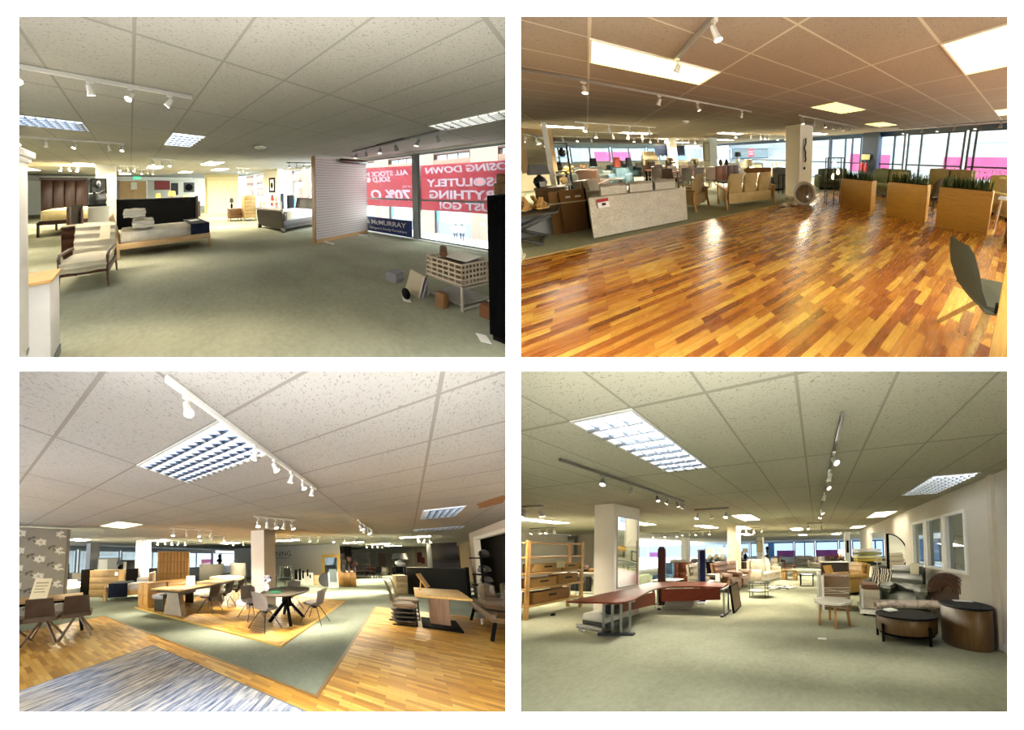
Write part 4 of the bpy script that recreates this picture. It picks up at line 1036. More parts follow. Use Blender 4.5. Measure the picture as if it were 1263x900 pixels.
# ---- beige leather seats in oak frames
def oakseat(label, u, v, rz, n, w, mat, om, name='recliner_sofa', cat='sofa'):
    ps = []
    iw = (w-.24)/n
    ps.append(('seat_base', B().box(.13, w-.13, .06, .74, .2, .34, .03), mat))
    for i in range(n):
        x = .12+iw*i
        ps.append(('seat_cushion', B().cush(x+.005, x+iw-.005, 0, .62, .32, .46, .02), mat))
        rg = []
        for t, (y, z, hw) in enumerate(((.56, .3, .46), (.62, .5, .47), (.68, .72, .48), (.76, .92, .46), (.8, 1.0, .4))):
            c = x+iw/2; h = iw*hw; th = .16-.03*t
            rg.append([(c-h, y, z), (c-h*.7, y-th*.4, z), (c+h*.7, y-th*.4, z), (c+h, y, z), (c+h*.8, y+th*.5, z), (c, y+th*.75, z), (c-h*.8, y+th*.5, z)])
        ps.append(('back_cushion', B().loft(rg), mat))
    ps.append(('back_panel', B().box(.13, w-.13, .68, .76, .14, .44, .02), mat))
    for x in (0, w-.1):
        a = B(); a.loft([[(x, y, z), (x+.1, y, z), (x+.1, y, z+.035), (x, y, z+.035)] for y, z in ((-.06, .6), (.1, .605), (.5, .57), (.84, .55))])
        ps.append(('armrest', a, om))
        ps.append(('side_panel', B().box(x+.03, x+.07, .08, .74, .18, .56), mat))
        ps.append(('leg', B().tube([(x+.05, -.02, .6), (x+.05, 0, .3), (x+.05, -.02, 0)], .035, 8), om)); ps.append(('leg', B().tube([(x+.05, .78, .56), (x+.05, .76, .3), (x+.05, .82, 0)], .035, 8), om))
    return thing(name, label, cat, u, v, rz, ps)
BGL = leather('#dcc188', .5); OKF = wood('#b98a4e', '#9c7038', 1)
oakseat('beige leather three-seat recliner in an oak frame, seen from behind', 4.62, 5.66, rad(169), 3, 1.66, BGL, OKF)
oakseat('beige leather armchair in an oak frame beside the oatmeal sofa', 2.5, 6.45, rad(218), 1, .82, leather('#b59a68', .5), OKF, 'recliner_chair', 'armchair')
# ---- pillar with a black wavy sculpture
pillar(5.62, 6.3, 4.93, 5.6, plain('#e8dcc4', .75, var=.02))
b = B().tube([(.02*math.sin(i*1.4)+.03*math.sin(i*.6), -.03, i*.062) for i in range(14)], .03, 8)
thing('sculpture', 'black wavy wall sculpture hanging on the cream pillar', 'sculpture', 5.84, 4.9, 0, [(None, b, plain('#17130f', .4))], z=1.25)
thing('socket', 'black double socket low on the cream pillar', 'socket', 5.86, 4.92, 0, [(None, B().box(-.04, .04, -.02, .008, 0, .07, .006), BLACK)], z=.3)
thing('door_stop', 'small black ornament below the wavy sculpture on the pillar', 'ornament', 5.86, 4.9, 0, [(None, B().sphere(0, 0, .05, .04, 1, .6, 1.2), BLACK)], z=.98)
# ---- planters with grass
GRASSM = plain('#3d5a2a', .6, var=.4); GRASS2 = plain('#5d7440', .6, var=.3)
def planter(label, u, v0, v1, h, seed):
    rn = random.Random(seed); L = v1-v0
    b = B().box(0, .28, 0, L, 0, h, .004)
    g, g2 = B(), B()
    for i in range(230):
        x, y = rn.uniform(.03, .25), rn.uniform(.03, L-.03); hh = rn.uniform(.13, .3); a = rn.uniform(0, 6.28); bx, by = math.cos(a)*hh*rn.uniform(.05, .4), math.sin(a)*hh*rn.uniform(.05, .4); wv = rn.uniform(.006, .012)
        q = g if i % 3 else g2; dx, dy = -math.sin(a)*wv, math.cos(a)*wv
        p = [(x-dx, y-dy, h-.02), (x+dx, y+dy, h-.02), (x+dx*.8+bx*.4, y+dy*.8+by*.4, h+hh*.6), (x-dx*.8+bx*.4, y-dy*.8+by*.4, h+hh*.6)]
        q.face(p); q.face([p[3], p[2], (x+bx, y+by, h+hh)])
    thing('planter', label, 'planter', u, v0, 0, [('box', b, wood('#d8ab58', '#c49646', 1, 1.3)), ('soil', B().box(.02, .26, .02, L-.02, h, h+.012), plain('#3a2c1e', .9)), ('grass', g, GRASSM), ('seed_heads', g2, GRASS2)])
for o in (planter('left oak planter of dark grass nearest the black wire lamp', 5.66, 2.47, 3.36, .83, 1), planter('middle oak planter of dark grass between its two neighbours', 5.62, 1.28, 2.06, .86, 2), planter('right oak planter of dark grass, the biggest in view', 5.6, .3, 1.07, .86, 3)): pass
# ---- dining chair at right and table end
def sidechair():
    m = fabric('#67695a', '#57594c', 160); om = wood('#c9a566', '#a9834a', 2)
    rg = []
    for y, z, hw, th in ((-.22, .45, .2, .04), (-.1, .46, .23, .05), (.1, .455, .24, .05), (.19, .5, .24, .05), (.235, .62, .235, .05), (.26, .75, .22, .045), (.28, .86, .18, .035), (.285, .9, .1, .02)):
        rg.append([(hw*math.sin(PI/2*(2*i/8-1)), y-(.03*abs(2*i/8-1)**2 if z > .48 else 0), z+(.02*abs(2*i/8-1)**2 if z < .48 else 0)) for i in range(9)])
    s = B().loft(rg, closed=False, cap=False); bmesh.ops.solidify(s.bm, geom=s.bm.faces[:], thickness=-.055)
    p = B().cush(-.2, .2, -.2, .16, .455, .5, .015)
    ps = [('seat_shell', s, m), ('seat_pad', p, m)]
    for x in (-1, 1):
        for y in (-1, 1): ps.append(('leg', B().bar((x*.05, y*.05+.0, .41), (x*.23, y*.24, 0), .045, .03), om))
    ps.append(('base_plate', B().box(-.14, .14, -.12, .12, .405, .425), DARKMETAL))
    thing('dining_chair', 'grey green upholstered dining chair on splayed oak legs at the right edge', 'chair', 2.32, .02, rad(30), ps)
sidechair()
thing('oak_counter', 'tall oak counter end cropped by the right edge beside the grey green chair', 'table', 1.79, -.6, 0, [('end_panel', B().box(0, .06, 0, .6, 0, 1.06, .006), wood('#d9ab58', '#c2933f', 2)), ('top', B().box(-.01, .08, -.3, .61, 1.06, 1.09, .006), wood('#d9ab58', '#c2933f', 1)), ('edge_clip', B().box(.0, .03, .6, .612, .62, .68), BLACK)])
# ---- round mirror and wire lamp beside the pillar
thing('round_mirror', 'round mirror in a thick white ring leaning by the pillar', 'mirror', 4.98, 4.15, rad(-50), [('ring', B().tube([(.31*math.cos(2*PI*i/32), 0,   .35+.33*math.sin(2*PI*i/32)) for i in range(32)], .042, 8, True), plain('#f2f0ea', .5)), ('glass_face', B().cyl(0, 0, -.008, .008, .31, n=32).xf(0, tr(0, .01, .35) @ rot('X', rad(90))), mirror())], tilt=rot('X', rad(-7)))
def wirelamp():
    f = B(); w, d, h = .46, .26, 1.42
    for x in (0, w*.45, w):
        for y in (0, d):
            if x == w*.45 and y == d: continue
            f.bar((x, y, 0), (x, y, h if x != w*.45 else h*.8), .026)
    for z in (.01, h): 
        for p, q in (((0,0,z),(w,0,z)), ((0,d,z),(w,d,z)), ((0,0,z),(0,d,z)), ((w,0,z),(w,d,z))): f.bar(p, q, .026)
    f.bar((0, 0, h*.8), (w, 0, h*.8), .012)
    ps = [('frame', f, DARKMETAL)]
    for x, z in ((.2, .86), (.34, 1.0), (.22, 1.26)):
        ps.append(('bulb', B().lathe([(.001, -.09), (.045, -.05), (.05, 0), (.03, .06), (.02, .09)], n=12).xf(0, tr(x, d/2, z)), emit('#ffdc9a', 3.0)))
        ps.append(('flex', B().tube([(x, d/2, z+.08), (x, d/2, h)], .006), DARKMETAL))
    thing('floor_lamp', 'tall black wire box lamp with three bare glowing bulbs by the left planter', 'lamp', 5.42, 3.66, rad(-42), ps)
wirelamp()
for i, (x, l) in enumerate(((1058.5, 'left red extinguisher on the blue grey window pillar'), (1063.5, 'right red extinguisher on the blue grey window pillar'))):
    u = UW-.55; v = V(x, u); thing('fire_extinguisher', l, 'fire extinguisher', u, v, 0, [('cylinder', B().lathe([(.07, 0), (.075, .03), (.075, .4), (.025, .47)]), plain('#b8222b', .35)), ('valve', B().box(-.03, .06, -.03, .03, .47, .53), BLACK), ('plate', B().box(.1, .12, -.1, .1, .6, .85), plain('#d8c48e', .6))], z=.62)
# ---- seats behind the planters
GRN = fabric('#596049', '#4b523e', 90); GRN2 = fabric('#8a8f78', '#7b8069', 90)
sofa('sofa', 'dark green velvet sofa behind the round white mirror', 'sofa', 7.5, 5.5, rad(-40), 1.6, .85, .85, 2, GRN, leg=.06)
sofa('sofa', 'sage green two-seat sofa behind the left planter', 'sofa', 8.1, 3.1, rad(-96), 1.5, .9, .95, 2, GRN2)
QLT = fabric('#c2b08c', '#8d7a58', 26, .9, .4)
sofa('sofa', 'patterned beige sofa behind the middle planter', 'sofa', 8.6, 2.3, rad(-92), 1.5, .9, 1.0, 2, QLT)
sofa('armchair', 'pale yellow armchair to the right of the patterned beige sofa', 'armchair', 8.2, .95, rad(-92), .7, .8, .92, 1, fabric('#d9cc92', '#cbbd80', 90), arm=.12)
sofa('armchair', 'cream armchair between the left and middle planters', 'armchair', 6.9, 2.55, rad(-70), .62, .66, .95, 1, fabric('#d8cca6', '#c6b98f', 90), arm=.1)
swivel_chair('grey shell chair between the middle and right planters', 6.6, 1.35, rad(150), fabric('#7c7b70', '#6b6a60', 120), DARKMETAL, sh=.5, bh=.98)
sofa('armchair', 'cream armchair cropped by the right edge behind the tall planter', 'armchair', 7.2, .12, rad(-60), .7, .75, .95, 1, fabric('#e2d8bd', '#d2c7a8', 90), arm=.14)
thing('chrome_stand', 'chrome legged side table in front of the cream armchair at the right edge', 'side table', 6.3, .12, 0, [('top', B().box(-.02, .5, -.35, .14, .62, .64), plain('#d9dde0', .2)), ('leg', B().tube([(.0, .1, .62), (-.02, .13, 0)], .018), CHROME), ('leg', B().tube([(.45, .1, .62), (.5, .13, 0)], .018), CHROME), ('leg', B().tube([(.45, -.3, .62), (.5, -.34, 0)], .018), CHROME)])
chest('storage_box', 'brown wooden chest at the right edge beyond the tall planter', 'chest', 5.98, -.42, rad(90), .5, .5, .55, 1, mat=wood('#8c6838', '#74532a', 0))
# ---- left side: table with driftwood, chest, lamp, parcel, mirror
vT = 5.5; uT = U(690, vT, 255); zT = Z(uT, vT, 256)
XM = plain('#44413d', .4)
t = thing('console_table', 'grey topped table on dark X shaped legs at the left edge', 'table', -1.75, 5.15, 0, [('top', B().box(0, uT+1.75, 0, .6, zT-.035, zT, .006), plain('#4c463e', .5)),
   ('cross_leg', B().bar((1.0, .04, 0.02), (.1, .04, zT-.06), .045).bar((.1, .04, .02), (1.15, .04, zT-.06), .045), XM), ('cross_leg', B().bar((1.0, .55, 0.02), (.1, .55, zT-.06), .045).bar((.1, .55, .02), (1.15, .55, zT-.06), .045), XM), ('foot_rail', B().bar((.95, .04, .02), (.95, .55, .02), .045), XM)])
thing('grey_panel', 'pale grey panel leaning behind the X legged table', 'panel', -1.6, 5.9, 0, [(None, B().box(0, 1.0, 0, .04, 0, .62), plain('#b9bcbb', .7))])
def drift(label, x, y, s, seed):
    rn = random.Random(seed); u, v = U(x, vT, y), vT; b = B()
    for i in range(6):
        a = rn.uniform(0, 6.28); b.tube([(0.03*math.cos(a), .03*math.sin(a), 0), (s*.35*math.cos(a+.5), s*.35*math.sin(a+.5), s*.35), (s*.15*math.cos(a+1.4), s*.15*math.sin(a+1.4), s*.72), (s*.1*math.cos(a+2.2), s*.12*math.sin(a+2), s)], .04*s/.3, 8, r2=.012)
    b.cyl(0, 0, 0, .03, .09)
    thing('sculpture', label, 'sculpture', u, v, 0, [(None, b, wood('#d2a866', '#b3843f', 2))], z=zT+.002, group='driftwood sculptures')
drift('driftwood sculpture at the left on the X legged table', 649, 240, .24, 1); drift('driftwood sculpture in the middle of the X legged table', 657, 240, .22, 2); drift('driftwood sculpture on the right of the X legged table, under the lamp', 667, 240, .2, 3)
vc = 7.4
chest('chest', 'brown wooden chest carrying the dark lamp with a grey shade', 'chest', U(666, vc), vc, 0, U(702, vc)-U(666, vc), .5, Z(U(690, vc), vc, 231), 2, 1, mat=wood('#8a6a44', '#6e5130', 0))
zc = Z(U(690, vc), vc, 231)
lamp('dark pottery lamp with a wide grey cloth shade on the brown chest', U(674.5, vc+.2), vc+.22, zc, Z(U(672, vc+.2), vc+.2, 203)-zc, .2, plain('#2e2b2b', .35), fabric('#8a8985', '#777671', 200))
picture('price_card', 'small white price card against the dark pottery lamp', 'price tag', U(677, vc+.05), vc+.05, 0, .1, .13, z=zc+.02, fw=.004, frame=PAPER)
b1 = B().box(0, .48, 0, .07, 0, .86, .006); 
pu, pv = -.62, 5.62
thing('parcel', 'two flat brown cardboard parcels strapped together and leaning at the table end', 'parcel', pu-.12, pv, rad(4), [('carton', B().box(0, .16, 0, .06, 0, .84, .005), wood('#8f6a42', '#7c5934', 2)), ('carton', B().box(.15, .54, -.05, .02, 0, .86, .005), plain('#84603a', .7)), ('strap', B().box(-.005, .545, -.056, -.05, .6, .63), plain('#d7d0c0', .5)), ('edge_frame', B().box(.53, .56, -.055, .03, 0, .87), BLACK), ('label', B().box(.24, .31, -.056, -.05, .7, .74).box(.38, .47, -.056, -.05, .7, .74), PAPER)], tilt=rot('X', rad(-5)))
thing('display_board', 'white display panel end cropped by the left edge of the strip floor', 'panel', -1.1, 4.4, 0, [('board', B().box(0, .17, 0, .4, 0, .62, .004), plain('#ebe6d8', .6)), ('foot', B().box(-.02, .19, -.02, .42, 0, .05), plain('#f2eee2', .5))])
thing('dark_box', 'dark speaker-like box at the very left edge of the strip floor', 'box', -1.0, 4.05, 0, [('body', B().box(0, .1, 0, .3, 0, .42, .006), BLACK), ('top', B().box(-.01, .11, -.01, .31, .42, .44), DARKMETAL)])
v = 9.2
picture('mirror', 'tall mirror in a broad pale oak frame on the left wall', 'mirror', U(678, v), v, rad(30), .8, 1.27, z=Z(U(676, v), v, 213), fw=.15, frame=wood('#c9a873', '#b08c55', 2), inner=mirror())
picture('picture', 'dark narrow picture left of the oak framed mirror', 'picture', U(656.5, v), v, rad(10), .36, .95, z=1.15, inner=plain('#5d5a58', .5), frame=BLACK)
thing('display_post', 'slanting white display post right of the oak framed mirror', 'post', U(690, 8.6), 8.6, 0, [('post', B().box(-.05, .05, 0, .05, 0, 2.45), plain('#f1eddf', .6)), ('shelf', B().box(.05, .28, -.05, .05, .95, 1.0).box(.05, .28, -.05, .05, .55, .6), plain('#dcd7c6', .6))])
def openshelf(name, label, u, v, rz, w, d, h, n, mat, group=None, z=0, posts=.03, extra=None):
    ps = [('post', B().box(x, x+posts, y, y+posts, 0, h), mat) for x in (0, w-posts) for y in (0, d-posts)]
    for i in range(n): zz = .08+(h-.12)*i/(n-1); ps.append(('shelf', B().box(0, w, 0, d, zz, zz+.025), mat))
    if extra: ps += extra
    return thing(name, label, 'shelves', u, v, rz, ps, z=z, group=group)
v = 9.6; openshelf('metal_shelves', 'tall black metal shelves beside the slanting white post', U(695, v), v, 0, U(713, v)-U(695, v), .35, 1.95, 5, DARKMETAL)
for x, y, l in ((700, 208, 'round dark vase on the middle of the black metal shelves'), (706, 190, 'black clock ornament near the top of the black metal shelves'), (703, 222, 'cream gilt ornament low on the black metal shelves')):
    thing('vase', l, 'vase', U(x, v+.1), v+.18, 0, [(None, B().lathe([(.05, 0), (.1, .1), (.09, .2), (.04, .26), (.05, .3)], n=14), plain('#d9b77a' if 'gilt' in l else '#1c1a1c', .4))], z={208: 1.025, 190: 1.482, 222: .567}[y])
v = 8.2
for x, l in ((707, 'black upright case before the metal shelves'),):
    thing('suitcase', l, 'case', U(x, v), v, 0, [('shell', B().box(-.15, .15, 0, .35, .03, .62, .03), BLACK), ('rail', B().tube([(-.1, -.02, 0), (-.1, -.02, .95)], .012).tube([(.1, -.02, 0), (.1, -.02, .95)], .012), STEEL)])
table('coffee_table', 'long brown low table behind the black cases', 'table', U(716, 10.5), 10.4, 0, 1.5, .7, .55, WALNUT, WALNUT, .07, extra=[('shelf', B().box(.1, 1.4, .1, .6, .12, .16), WALNUT)])
sofa('armchair', 'brown high-backed armchair behind the left end of the oatmeal sofa', 'armchair', U(736, 9.2), 9.4, rad(160), .8, .8, 1.05, 1, leather('#5b3d28'), arm=.14)
sofa('recliner_chair', 'olive reclining armchair just behind the oatmeal sofa', 'armchair', U(748, 8), 7.9, rad(60), .85, .95, .85, 1, leather('#8d7c58'), arm=.18)
# ---- middle distance
def fardine(label, x, v, n, top, legm):
    u = U(x, v)
    table('dining_table', label, 'table', u-.8, v, 0, 1.6, .9, .76, top, legm, .08, group=None)
    for i in range(n):
        side = i % 2; k = i//2
        leg_chair('dark wooden chair, %s on the %s side of the %s' % (('first', 'second', 'third')[k], ('near', 'far')[side], label.replace(' in mid distance', '').replace(' near the wide navy hangings', '')), u-.55+k*.55, v-.3 if side == 0 else v+1.2, PI if side == 0 else 0, .44, .44, .46, .98, leather('#4b3324'), legm, group='chairs at the ' + label)
fardine('dark round-cornered dining table in mid distance', 860, 9.6, 6, WALNUT, WALNUT)
fardine('dark long dining table near the wide navy hangings', 826, 11.5, 4, WALNUT, BLACK)
for i, x in enumerate((893, 906)): v = 10.6; chest('cabinet', ('left', 'right')[i] + ' dark mahogany cabinet of the pair beyond the oak framed seats', 'cabinet', U(x-6, v), v, 0, U(x+6.5, v)-U(x-6, v), .5, .88, 1, 2, mat=wood('#4f2a1c', '#3a1c12', 2), doors=True, knob='ball')
v = 11.0
for x, y0, l, c in ((891, 196, 'dark urn lamp base on the left mahogany cabinet', '#2a2624'), (898, 198, 'black boxy ornament on the left mahogany cabinet', '#191718')):
    thing('vase', l, 'vase', U(x, 10.9), 10.85, 0, [(None, B().lathe([(.06, 0), (.13, .12), (.1, .26), (.05, .34)], n=14), plain(c, .4))], z=.885)
lamp('black shaded lamp beyond the mahogany cabinets', U(920, 14), 14.0, .8, .85, .3, plain('#ddd7c8', .4), plain('#141416', .6))
chest('sideboard', 'pale sideboard under the black shaded lamp', 'cabinet', U(914, 13.9), 13.8, 0, 1.3, .5, .8, 1, 3, mat=OAK, doors=True)
lamp('round bellied lamp with a pale shade behind the three-seat recliner', U(924, 8.4), 8.4, .55, .72, .24, plain('#4b463d', .3), fabric('#cfc3a5', '#bfb292', 200))
table('side_table', 'small dark side table under the round bellied lamp', 'table', U(918, 8.3), 8.15, 0, .55, .5, .55, WALNUT, WALNUT, .04)
table('side_table', 'round-ish black side table left of the three-seat recliner', 'table', U(890, 6.9), 6.7, 0, .6, .5, .55, BLACK, CHROME, .03)
sofa('sofa', 'pale grey sofa in front of the far windows, left', 'sofa', U(911, 13), 12.6, rad(20), 1.9, .9, .88, 2, fabric('#b6b2a8', '#a5a197', 90))
sofa('sofa', 'pale grey sofa in front of the far windows, right of the bellied lamp', 'sofa', U(935, 12.2), 12.0, rad(170), 1.5, .9, .9, 2, fabric('#c5c0b3', '#b3aea2', 90))
sofa('sofa', 'cream leather sofa with a fur throw beyond the three-seat recliner', 'sofa', U(935, 8.6), 8.9, rad(8), 1.4, .9, .9, 2, leather('#d9cda8'))
thing('fur_throw', 'brown fur throw over the top of the three-seat recliner', 'throw', 4.05, 5.24, rad(-11), [(None, B().cush(-.42, .42, -.1, .1, 0, .12, .02), fabric('#8a5f36', '#6b4524', 60, 1, .6))], z=.985)
openshelf('shelf_unit', 'open wooden shelf unit left of the cream pillar', U(957, 7.6), 7.6, 0, .85, .35, 1.1, 3, OAK)
sofa('armchair', 'grey rocking armchair beside the cream pillar', 'armchair', U(966, 6.9), 6.9, rad(150), .75, .8, .95, 1, fabric('#77756a', '#66645a', 90), arm=.12)
for i, (x, y, s) in enumerate(((966, 253, .2), (975, 253, .24), (972, 244, .18))):
    u, v = P(x, y+2); thing('stone_pile', ('white rough stone at the left by the pillar foot', 'larger white rough stone by the pillar foot', 'small white stone behind the two others by the pillar')[i], 'stone', u, v, i, [(None, B().sphere(0, 0, s*.34, s*.62, 1, .8, .52), plain('#e3dccb', .8, var=.15))], group='white stones by the pillar')
table('side_table', 'thin black side table right of the three-seat recliner', 'table', U(962, 5.9), 5.75, 0, .32, .32, .75, BLACK, BLACK, .025)
# pillars beyond
v = 12.5; pillar(U(879, v), U(888, v), v, v+.6, plain('#eeeade', .8)); pillar(U(832, 15), U(841, 15), 15, 15.6, plain('#efece2', .8))
picture('picture', 'tall gilt framed picture on the pale pillar beyond the dining tables', 'picture', U(876, v), v, rad(-8), .35, 1.1, z=1.1, inner=plain('#cbbd8b', .5), frame=plain('#9a7f3e', .4))
thing('pillar_panel', 'cream board standing left of the gilt picture pillar', 'board', U(875, v+.3), v+.1, 0, [(None, B().box(-.28, .05, 0, .1, 0, 2.3), plain('#d8ccaa', .7))])
NAVY = fabric('#1d2740', '#172036', 80)
def hanging(label, x0, x1, v, z0, z1):
    w = U(x1, v)-U(x0, v); n = 6
    pts = [(0, z1-z0), (0, .12)] + [(w*(i+.5)/n, .0 if i % 2 else .12) for i in range(n)] + [(w, .12), (w, z1-z0)]
    thing('hanging', label, 'hanging', U(x0, v), v, 0, [('cloth', B().prism(pts, 0, .03, 'y'), NAVY), ('pole', B().box(-.03, w+.03, -.01, .04, z1-z0, z1-z0+.04), DARKMETAL)], z=z0)
hanging('wide navy scalloped hanging in the far sofa showroom', 815, 830, 15.5, 1.35, 2.1); hanging('narrow navy scalloped hanging right of the white pillar', 841, 850, 15.5, 1.35, 2.1)
thing('sale_sign', 'red square sale sign hanging against the far windows', 'sign', U(924, 20), 20, 0, [('board', B().box(0, .85, 0, .03, 0, .85), plain('#d8394a', .5)), ('text_line', B().box(.15, .7, -.012, -.002, .25, .33).box(.15, .7, -.012, -.002, .5, .58), plain('#f6dadd', .5))], z=1.15)
TEAL = fabric('#5d7480', '#4d636e', 90); LBL = fabric('#a8b2b0', '#98a2a0', 90)
for i, (x, v, rz, m, l) in enumerate(((748, 15, 30, TEAL, 'blue grey sofa at the far left of the carpet'), (756, 12.5, -20, TEAL, 'dark blue low sofa right of the brown high-backed armchair'), (768, 19, 10, fabric('#c9c4b5', '#bab5a6', 90), 'pale armchair before the pink far banner'), (790, 19, 0, fabric('#a9a59a', '#999589', 90), 'long grey sofa under the far pink banner'), (805, 17.5, 5, fabric('#c8b99a', '#b8a98a', 90), 'beige sofa right of the long grey sofa'), (722, 14, 40, LBL, 'light green sofa behind the black cases'), (852, 18, 0, fabric('#c6bba2', '#b6ab92', 90), 'cream sofa beyond the narrow navy hanging'))):
    sofa('sofa', l, 'sofa', U(x, v), v, rad(rz), 2.0 if 'arm' not in l else .9, .9, .85, 2 if 'arm' not in l else 1, m)
for i, (x, v, h, c, l) in enumerate(((769, 16, 1.35, '#9c4a3c', 'tall red shaded lamp before the pink far banner'), (783, 17, 1.3, '#31353c', 'dark shaded tall lamp right of the red shaded one'), (741, 17, 1.3, '#22242a', 'black shaded tall lamp at the left of the far windows'), (830, 13.5, 1.2, '#5a4632', 'brown shaded lamp left of the white far pillar'), (801, 19.5, 1.4, '#e6dcc4', 'pale shaded lamp near the beige sofa'))):
    lamp(l, U(x, v), v, 0, h, .2, DARKMETAL, fabric(c, c, 150), body='stick')
for i, (x, y, c, l) in enumerate(((728, 203, '#8a6a4a', 'brown leafy flower arrangement above the long low table'), (708, 207, '#d9b66c', 'yellow flower arrangement in front of the metal shelves'), (805, 190, '#c98a8a', 'pink flower arrangement near the beige far sofa'), (833, 205, '#8f7a55', 'dried flower arrangement on the long dark dining table'), (862, 205, '#a3966a', 'pale dried flower arrangement on the round-cornered dining table'))):
    rn = random.Random(i+40); v = 10.9 if i < 2 else (18 if i == 2 else (12.0 if i == 3 else 10.0)); u = U(x, v); z = .56 if i < 2 else (.5 if i == 2 else .765)
    f = B()
    for k in range(26): a, q, hh = rn.uniform(0, 6.28), rn.uniform(.02, .22), rn.uniform(.28, .55); f.sphere(q*math.cos(a), q*math.sin(a), hh, .05, n=5)
    thing('flower_arrangement', l, 'flowers', u, v, 0, [('pot', B().lathe([(.07, 0), (.1, .15), (.08, .24)], n=14), plain('#57504a', .5)), ('flowers', f, plain(c, .8, var=.4)), ('stems', B().cyl(0, 0, .2, .35, .04, .12), GRASSM)], z=z)
table('coffee_table', 'low table holding the pink flowers before the far windows', 'table', U(799, 18)-.1, 17.7, 0, 1.1, .6, .5, OAK, OAK)
chest('sideboard', 'low cream sideboard under the wide navy hanging', 'cabinet', U(812, 15), 14.6, 0, 1.6, .45, .8, 1, 3, mat=plain('#e2d6ba', .6), doors=True)
openshelf('shelf_unit', 'pale shelf unit with a dark box left of the wide navy hanging', U(801, 16.5), 16.5, 0, 1.0, .4, 1.75, 4, plain('#e4d9c0', .6), extra=[('back', B().box(.03, .97, .38, .4, .1, 1.7), plain('#d9c8a8', .7)), ('box', B().box(.3, .7, .05, .35, .65, 1.0), plain('#3a2420', .6))])
# ---- ceiling fittings
panel_light('large bright ceiling panel crossing the upper left of the strip floor view', .115, 1.315, 2.4, 3.0, e=2.2, col='#fff47c')
panel_light('bright ceiling panel cropped by the upper right corner', 2.515, 3.715, 0.0, .6, e=2.2, col='#fff47c')
panel_light('yellow ceiling panel in the middle, left of the window track', 3.715, 4.915, 2.4, 3.0, e=1.5, col='#ffea70')
panel_light('yellow ceiling panel beyond the middle one, near the pillar', 7.315, 8.515, 3.0, 3.6, e=1.5, col='#ffea70')
panel_light('yellow ceiling panel cropped by the right edge by the windows', 7.315, 8.515, .0, .6, e=1.5, col='#ffe98a')
for i, (a, c, l) in enumerate(((-1.085, 10.2, 'white ceiling panel at the left edge over the driftwood'), (1.315, 11.4, 'white ceiling panel behind the glowing far spotlights'), (4.915, 9.0, 'white ceiling panel over the dark cabinets'), (8.515, 6.6, 'white ceiling panel just beyond the cream pillar'), (3.715, 15, 'far white ceiling panel over the dining tables'), (7.315, 13.8, 'far white ceiling panel over the grey sofas'), (6.1, 19.2, 'far white ceiling panel near the red sign'))):
    panel_light(l, a, a+1.2, c, c+.6, e=7, col='#fff3d2')
track('track with two silver spotlights at the top of the strip floor view', (.77, 1.1), (.78, 2.34), (.3, .95), (10, -18), rail='#8d8a82', can='#d8d4ca', size=.75)
track('long beige track with four spotlights above the driftwood table', (-1.2, 3.55), (3.0, 4.1), (.3, .52, .68, .93), (0, 15, -15), rail='#8f8474', can='#c9bfae', lit=False, size=.8)
track('curved run of grey spotlights in front of the cream pillar', (4.2, 3.75), (7.8, 4.1), (.05, .2, .36, .52, .68, .85), (10, -10, 0), rail='#9a8f80', can='#8d877c', lit=False)
track('track of grey spotlights along the blue window wall', (9.9, 3.4), (9.9, .3), (.05, .25, .4, .55, .72, .9), (0, 10), rail='#77706a', can='#77706a', lit=False)
for i, (x, y, n, l) in enumerate(((760, 155, 4, 'row of four glowing far spotlights in the sofa showroom'), (762, 164, 4, 'second row of glowing far spotlights just below the first'), (925, 164, 3, 'three glowing far spotlights over the grey sofas'), (953, 166, 4, 'far row of silver spotlights left of the cream pillar'), (800, 170, 5, 'distant row of small spotlights over the dining tables'), (840, 171, 5, 'distant row of small spotlights before the white far pillar'), (700, 168, 4, 'distant row of spotlights over the metal shelves'))):
    u, v = P(x, y+2, 2.42); track(l, (u-1.0, v), (u+1.2, v+.1), [(.1+.8*k/(n-1)) for k in range(n)], (10, -10), size=1.25, power=150)
thing('smoke_detector', 'white round smoke detector over the oak framed armchair', 'smoke detector', *P(846, 150, 2.5), 0, [('base', B().cyl(0, 0, -.03, -.002, .1, n=20), TRIMW), ('cap', B().cyl(0, 0, -.06, -.03, .05, .08, 16), TRIMW)], z=R.ceil)
# ================================================================ third showroom (dining sets on oak platforms)
setroom(R3)
BGREEN = carpet('#7f887b', '#959d8e')
OAKP = parquet(('#94661f', '#b98836', '#cd9f45', '#dfba64'), 'v', .3, .058, .4, .4, 0.0)
GREYW = plain('#cfc7b8', .85, var=.03); CREAMW = plain('#e6dfc6', .85, var=.03)
shell(-1.5, 27, -6, 18, BGREEN, ceiling_tiles(.355, 2.2, .6, 1.2, '#aba8a3', '#8a867f', '#6b6965'), [])
for b in (B().box(-1.5, 2.43, -6, 7.24, 0, .014).box(2.43, 7.8, -6, .95, 0, .014), B().box(3.42, 8.1, 2.0, 7.6, 0, .014)): struct('floor', b, OAKP)
BRASS = plain('#d9b24e', .3)
struct('trim_floor_edge', B().box(2.41, 2.45, .95, 7.26, 0, .02).box(2.41, 7.82, .93, .97, 0, .02).box(-1.5, 2.45, 7.22, 7.26, 0, .02), plain('#8a6a3a', .4))
struct('trim_floor_edge', B().box(3.4, 3.45, 1.98, 7.6, 0, .03).box(3.4, 8.12, 1.97, 2.02, 0, .03).box(8.08, 8.12, 2.0, 7.6, 0, .03), BRASS)
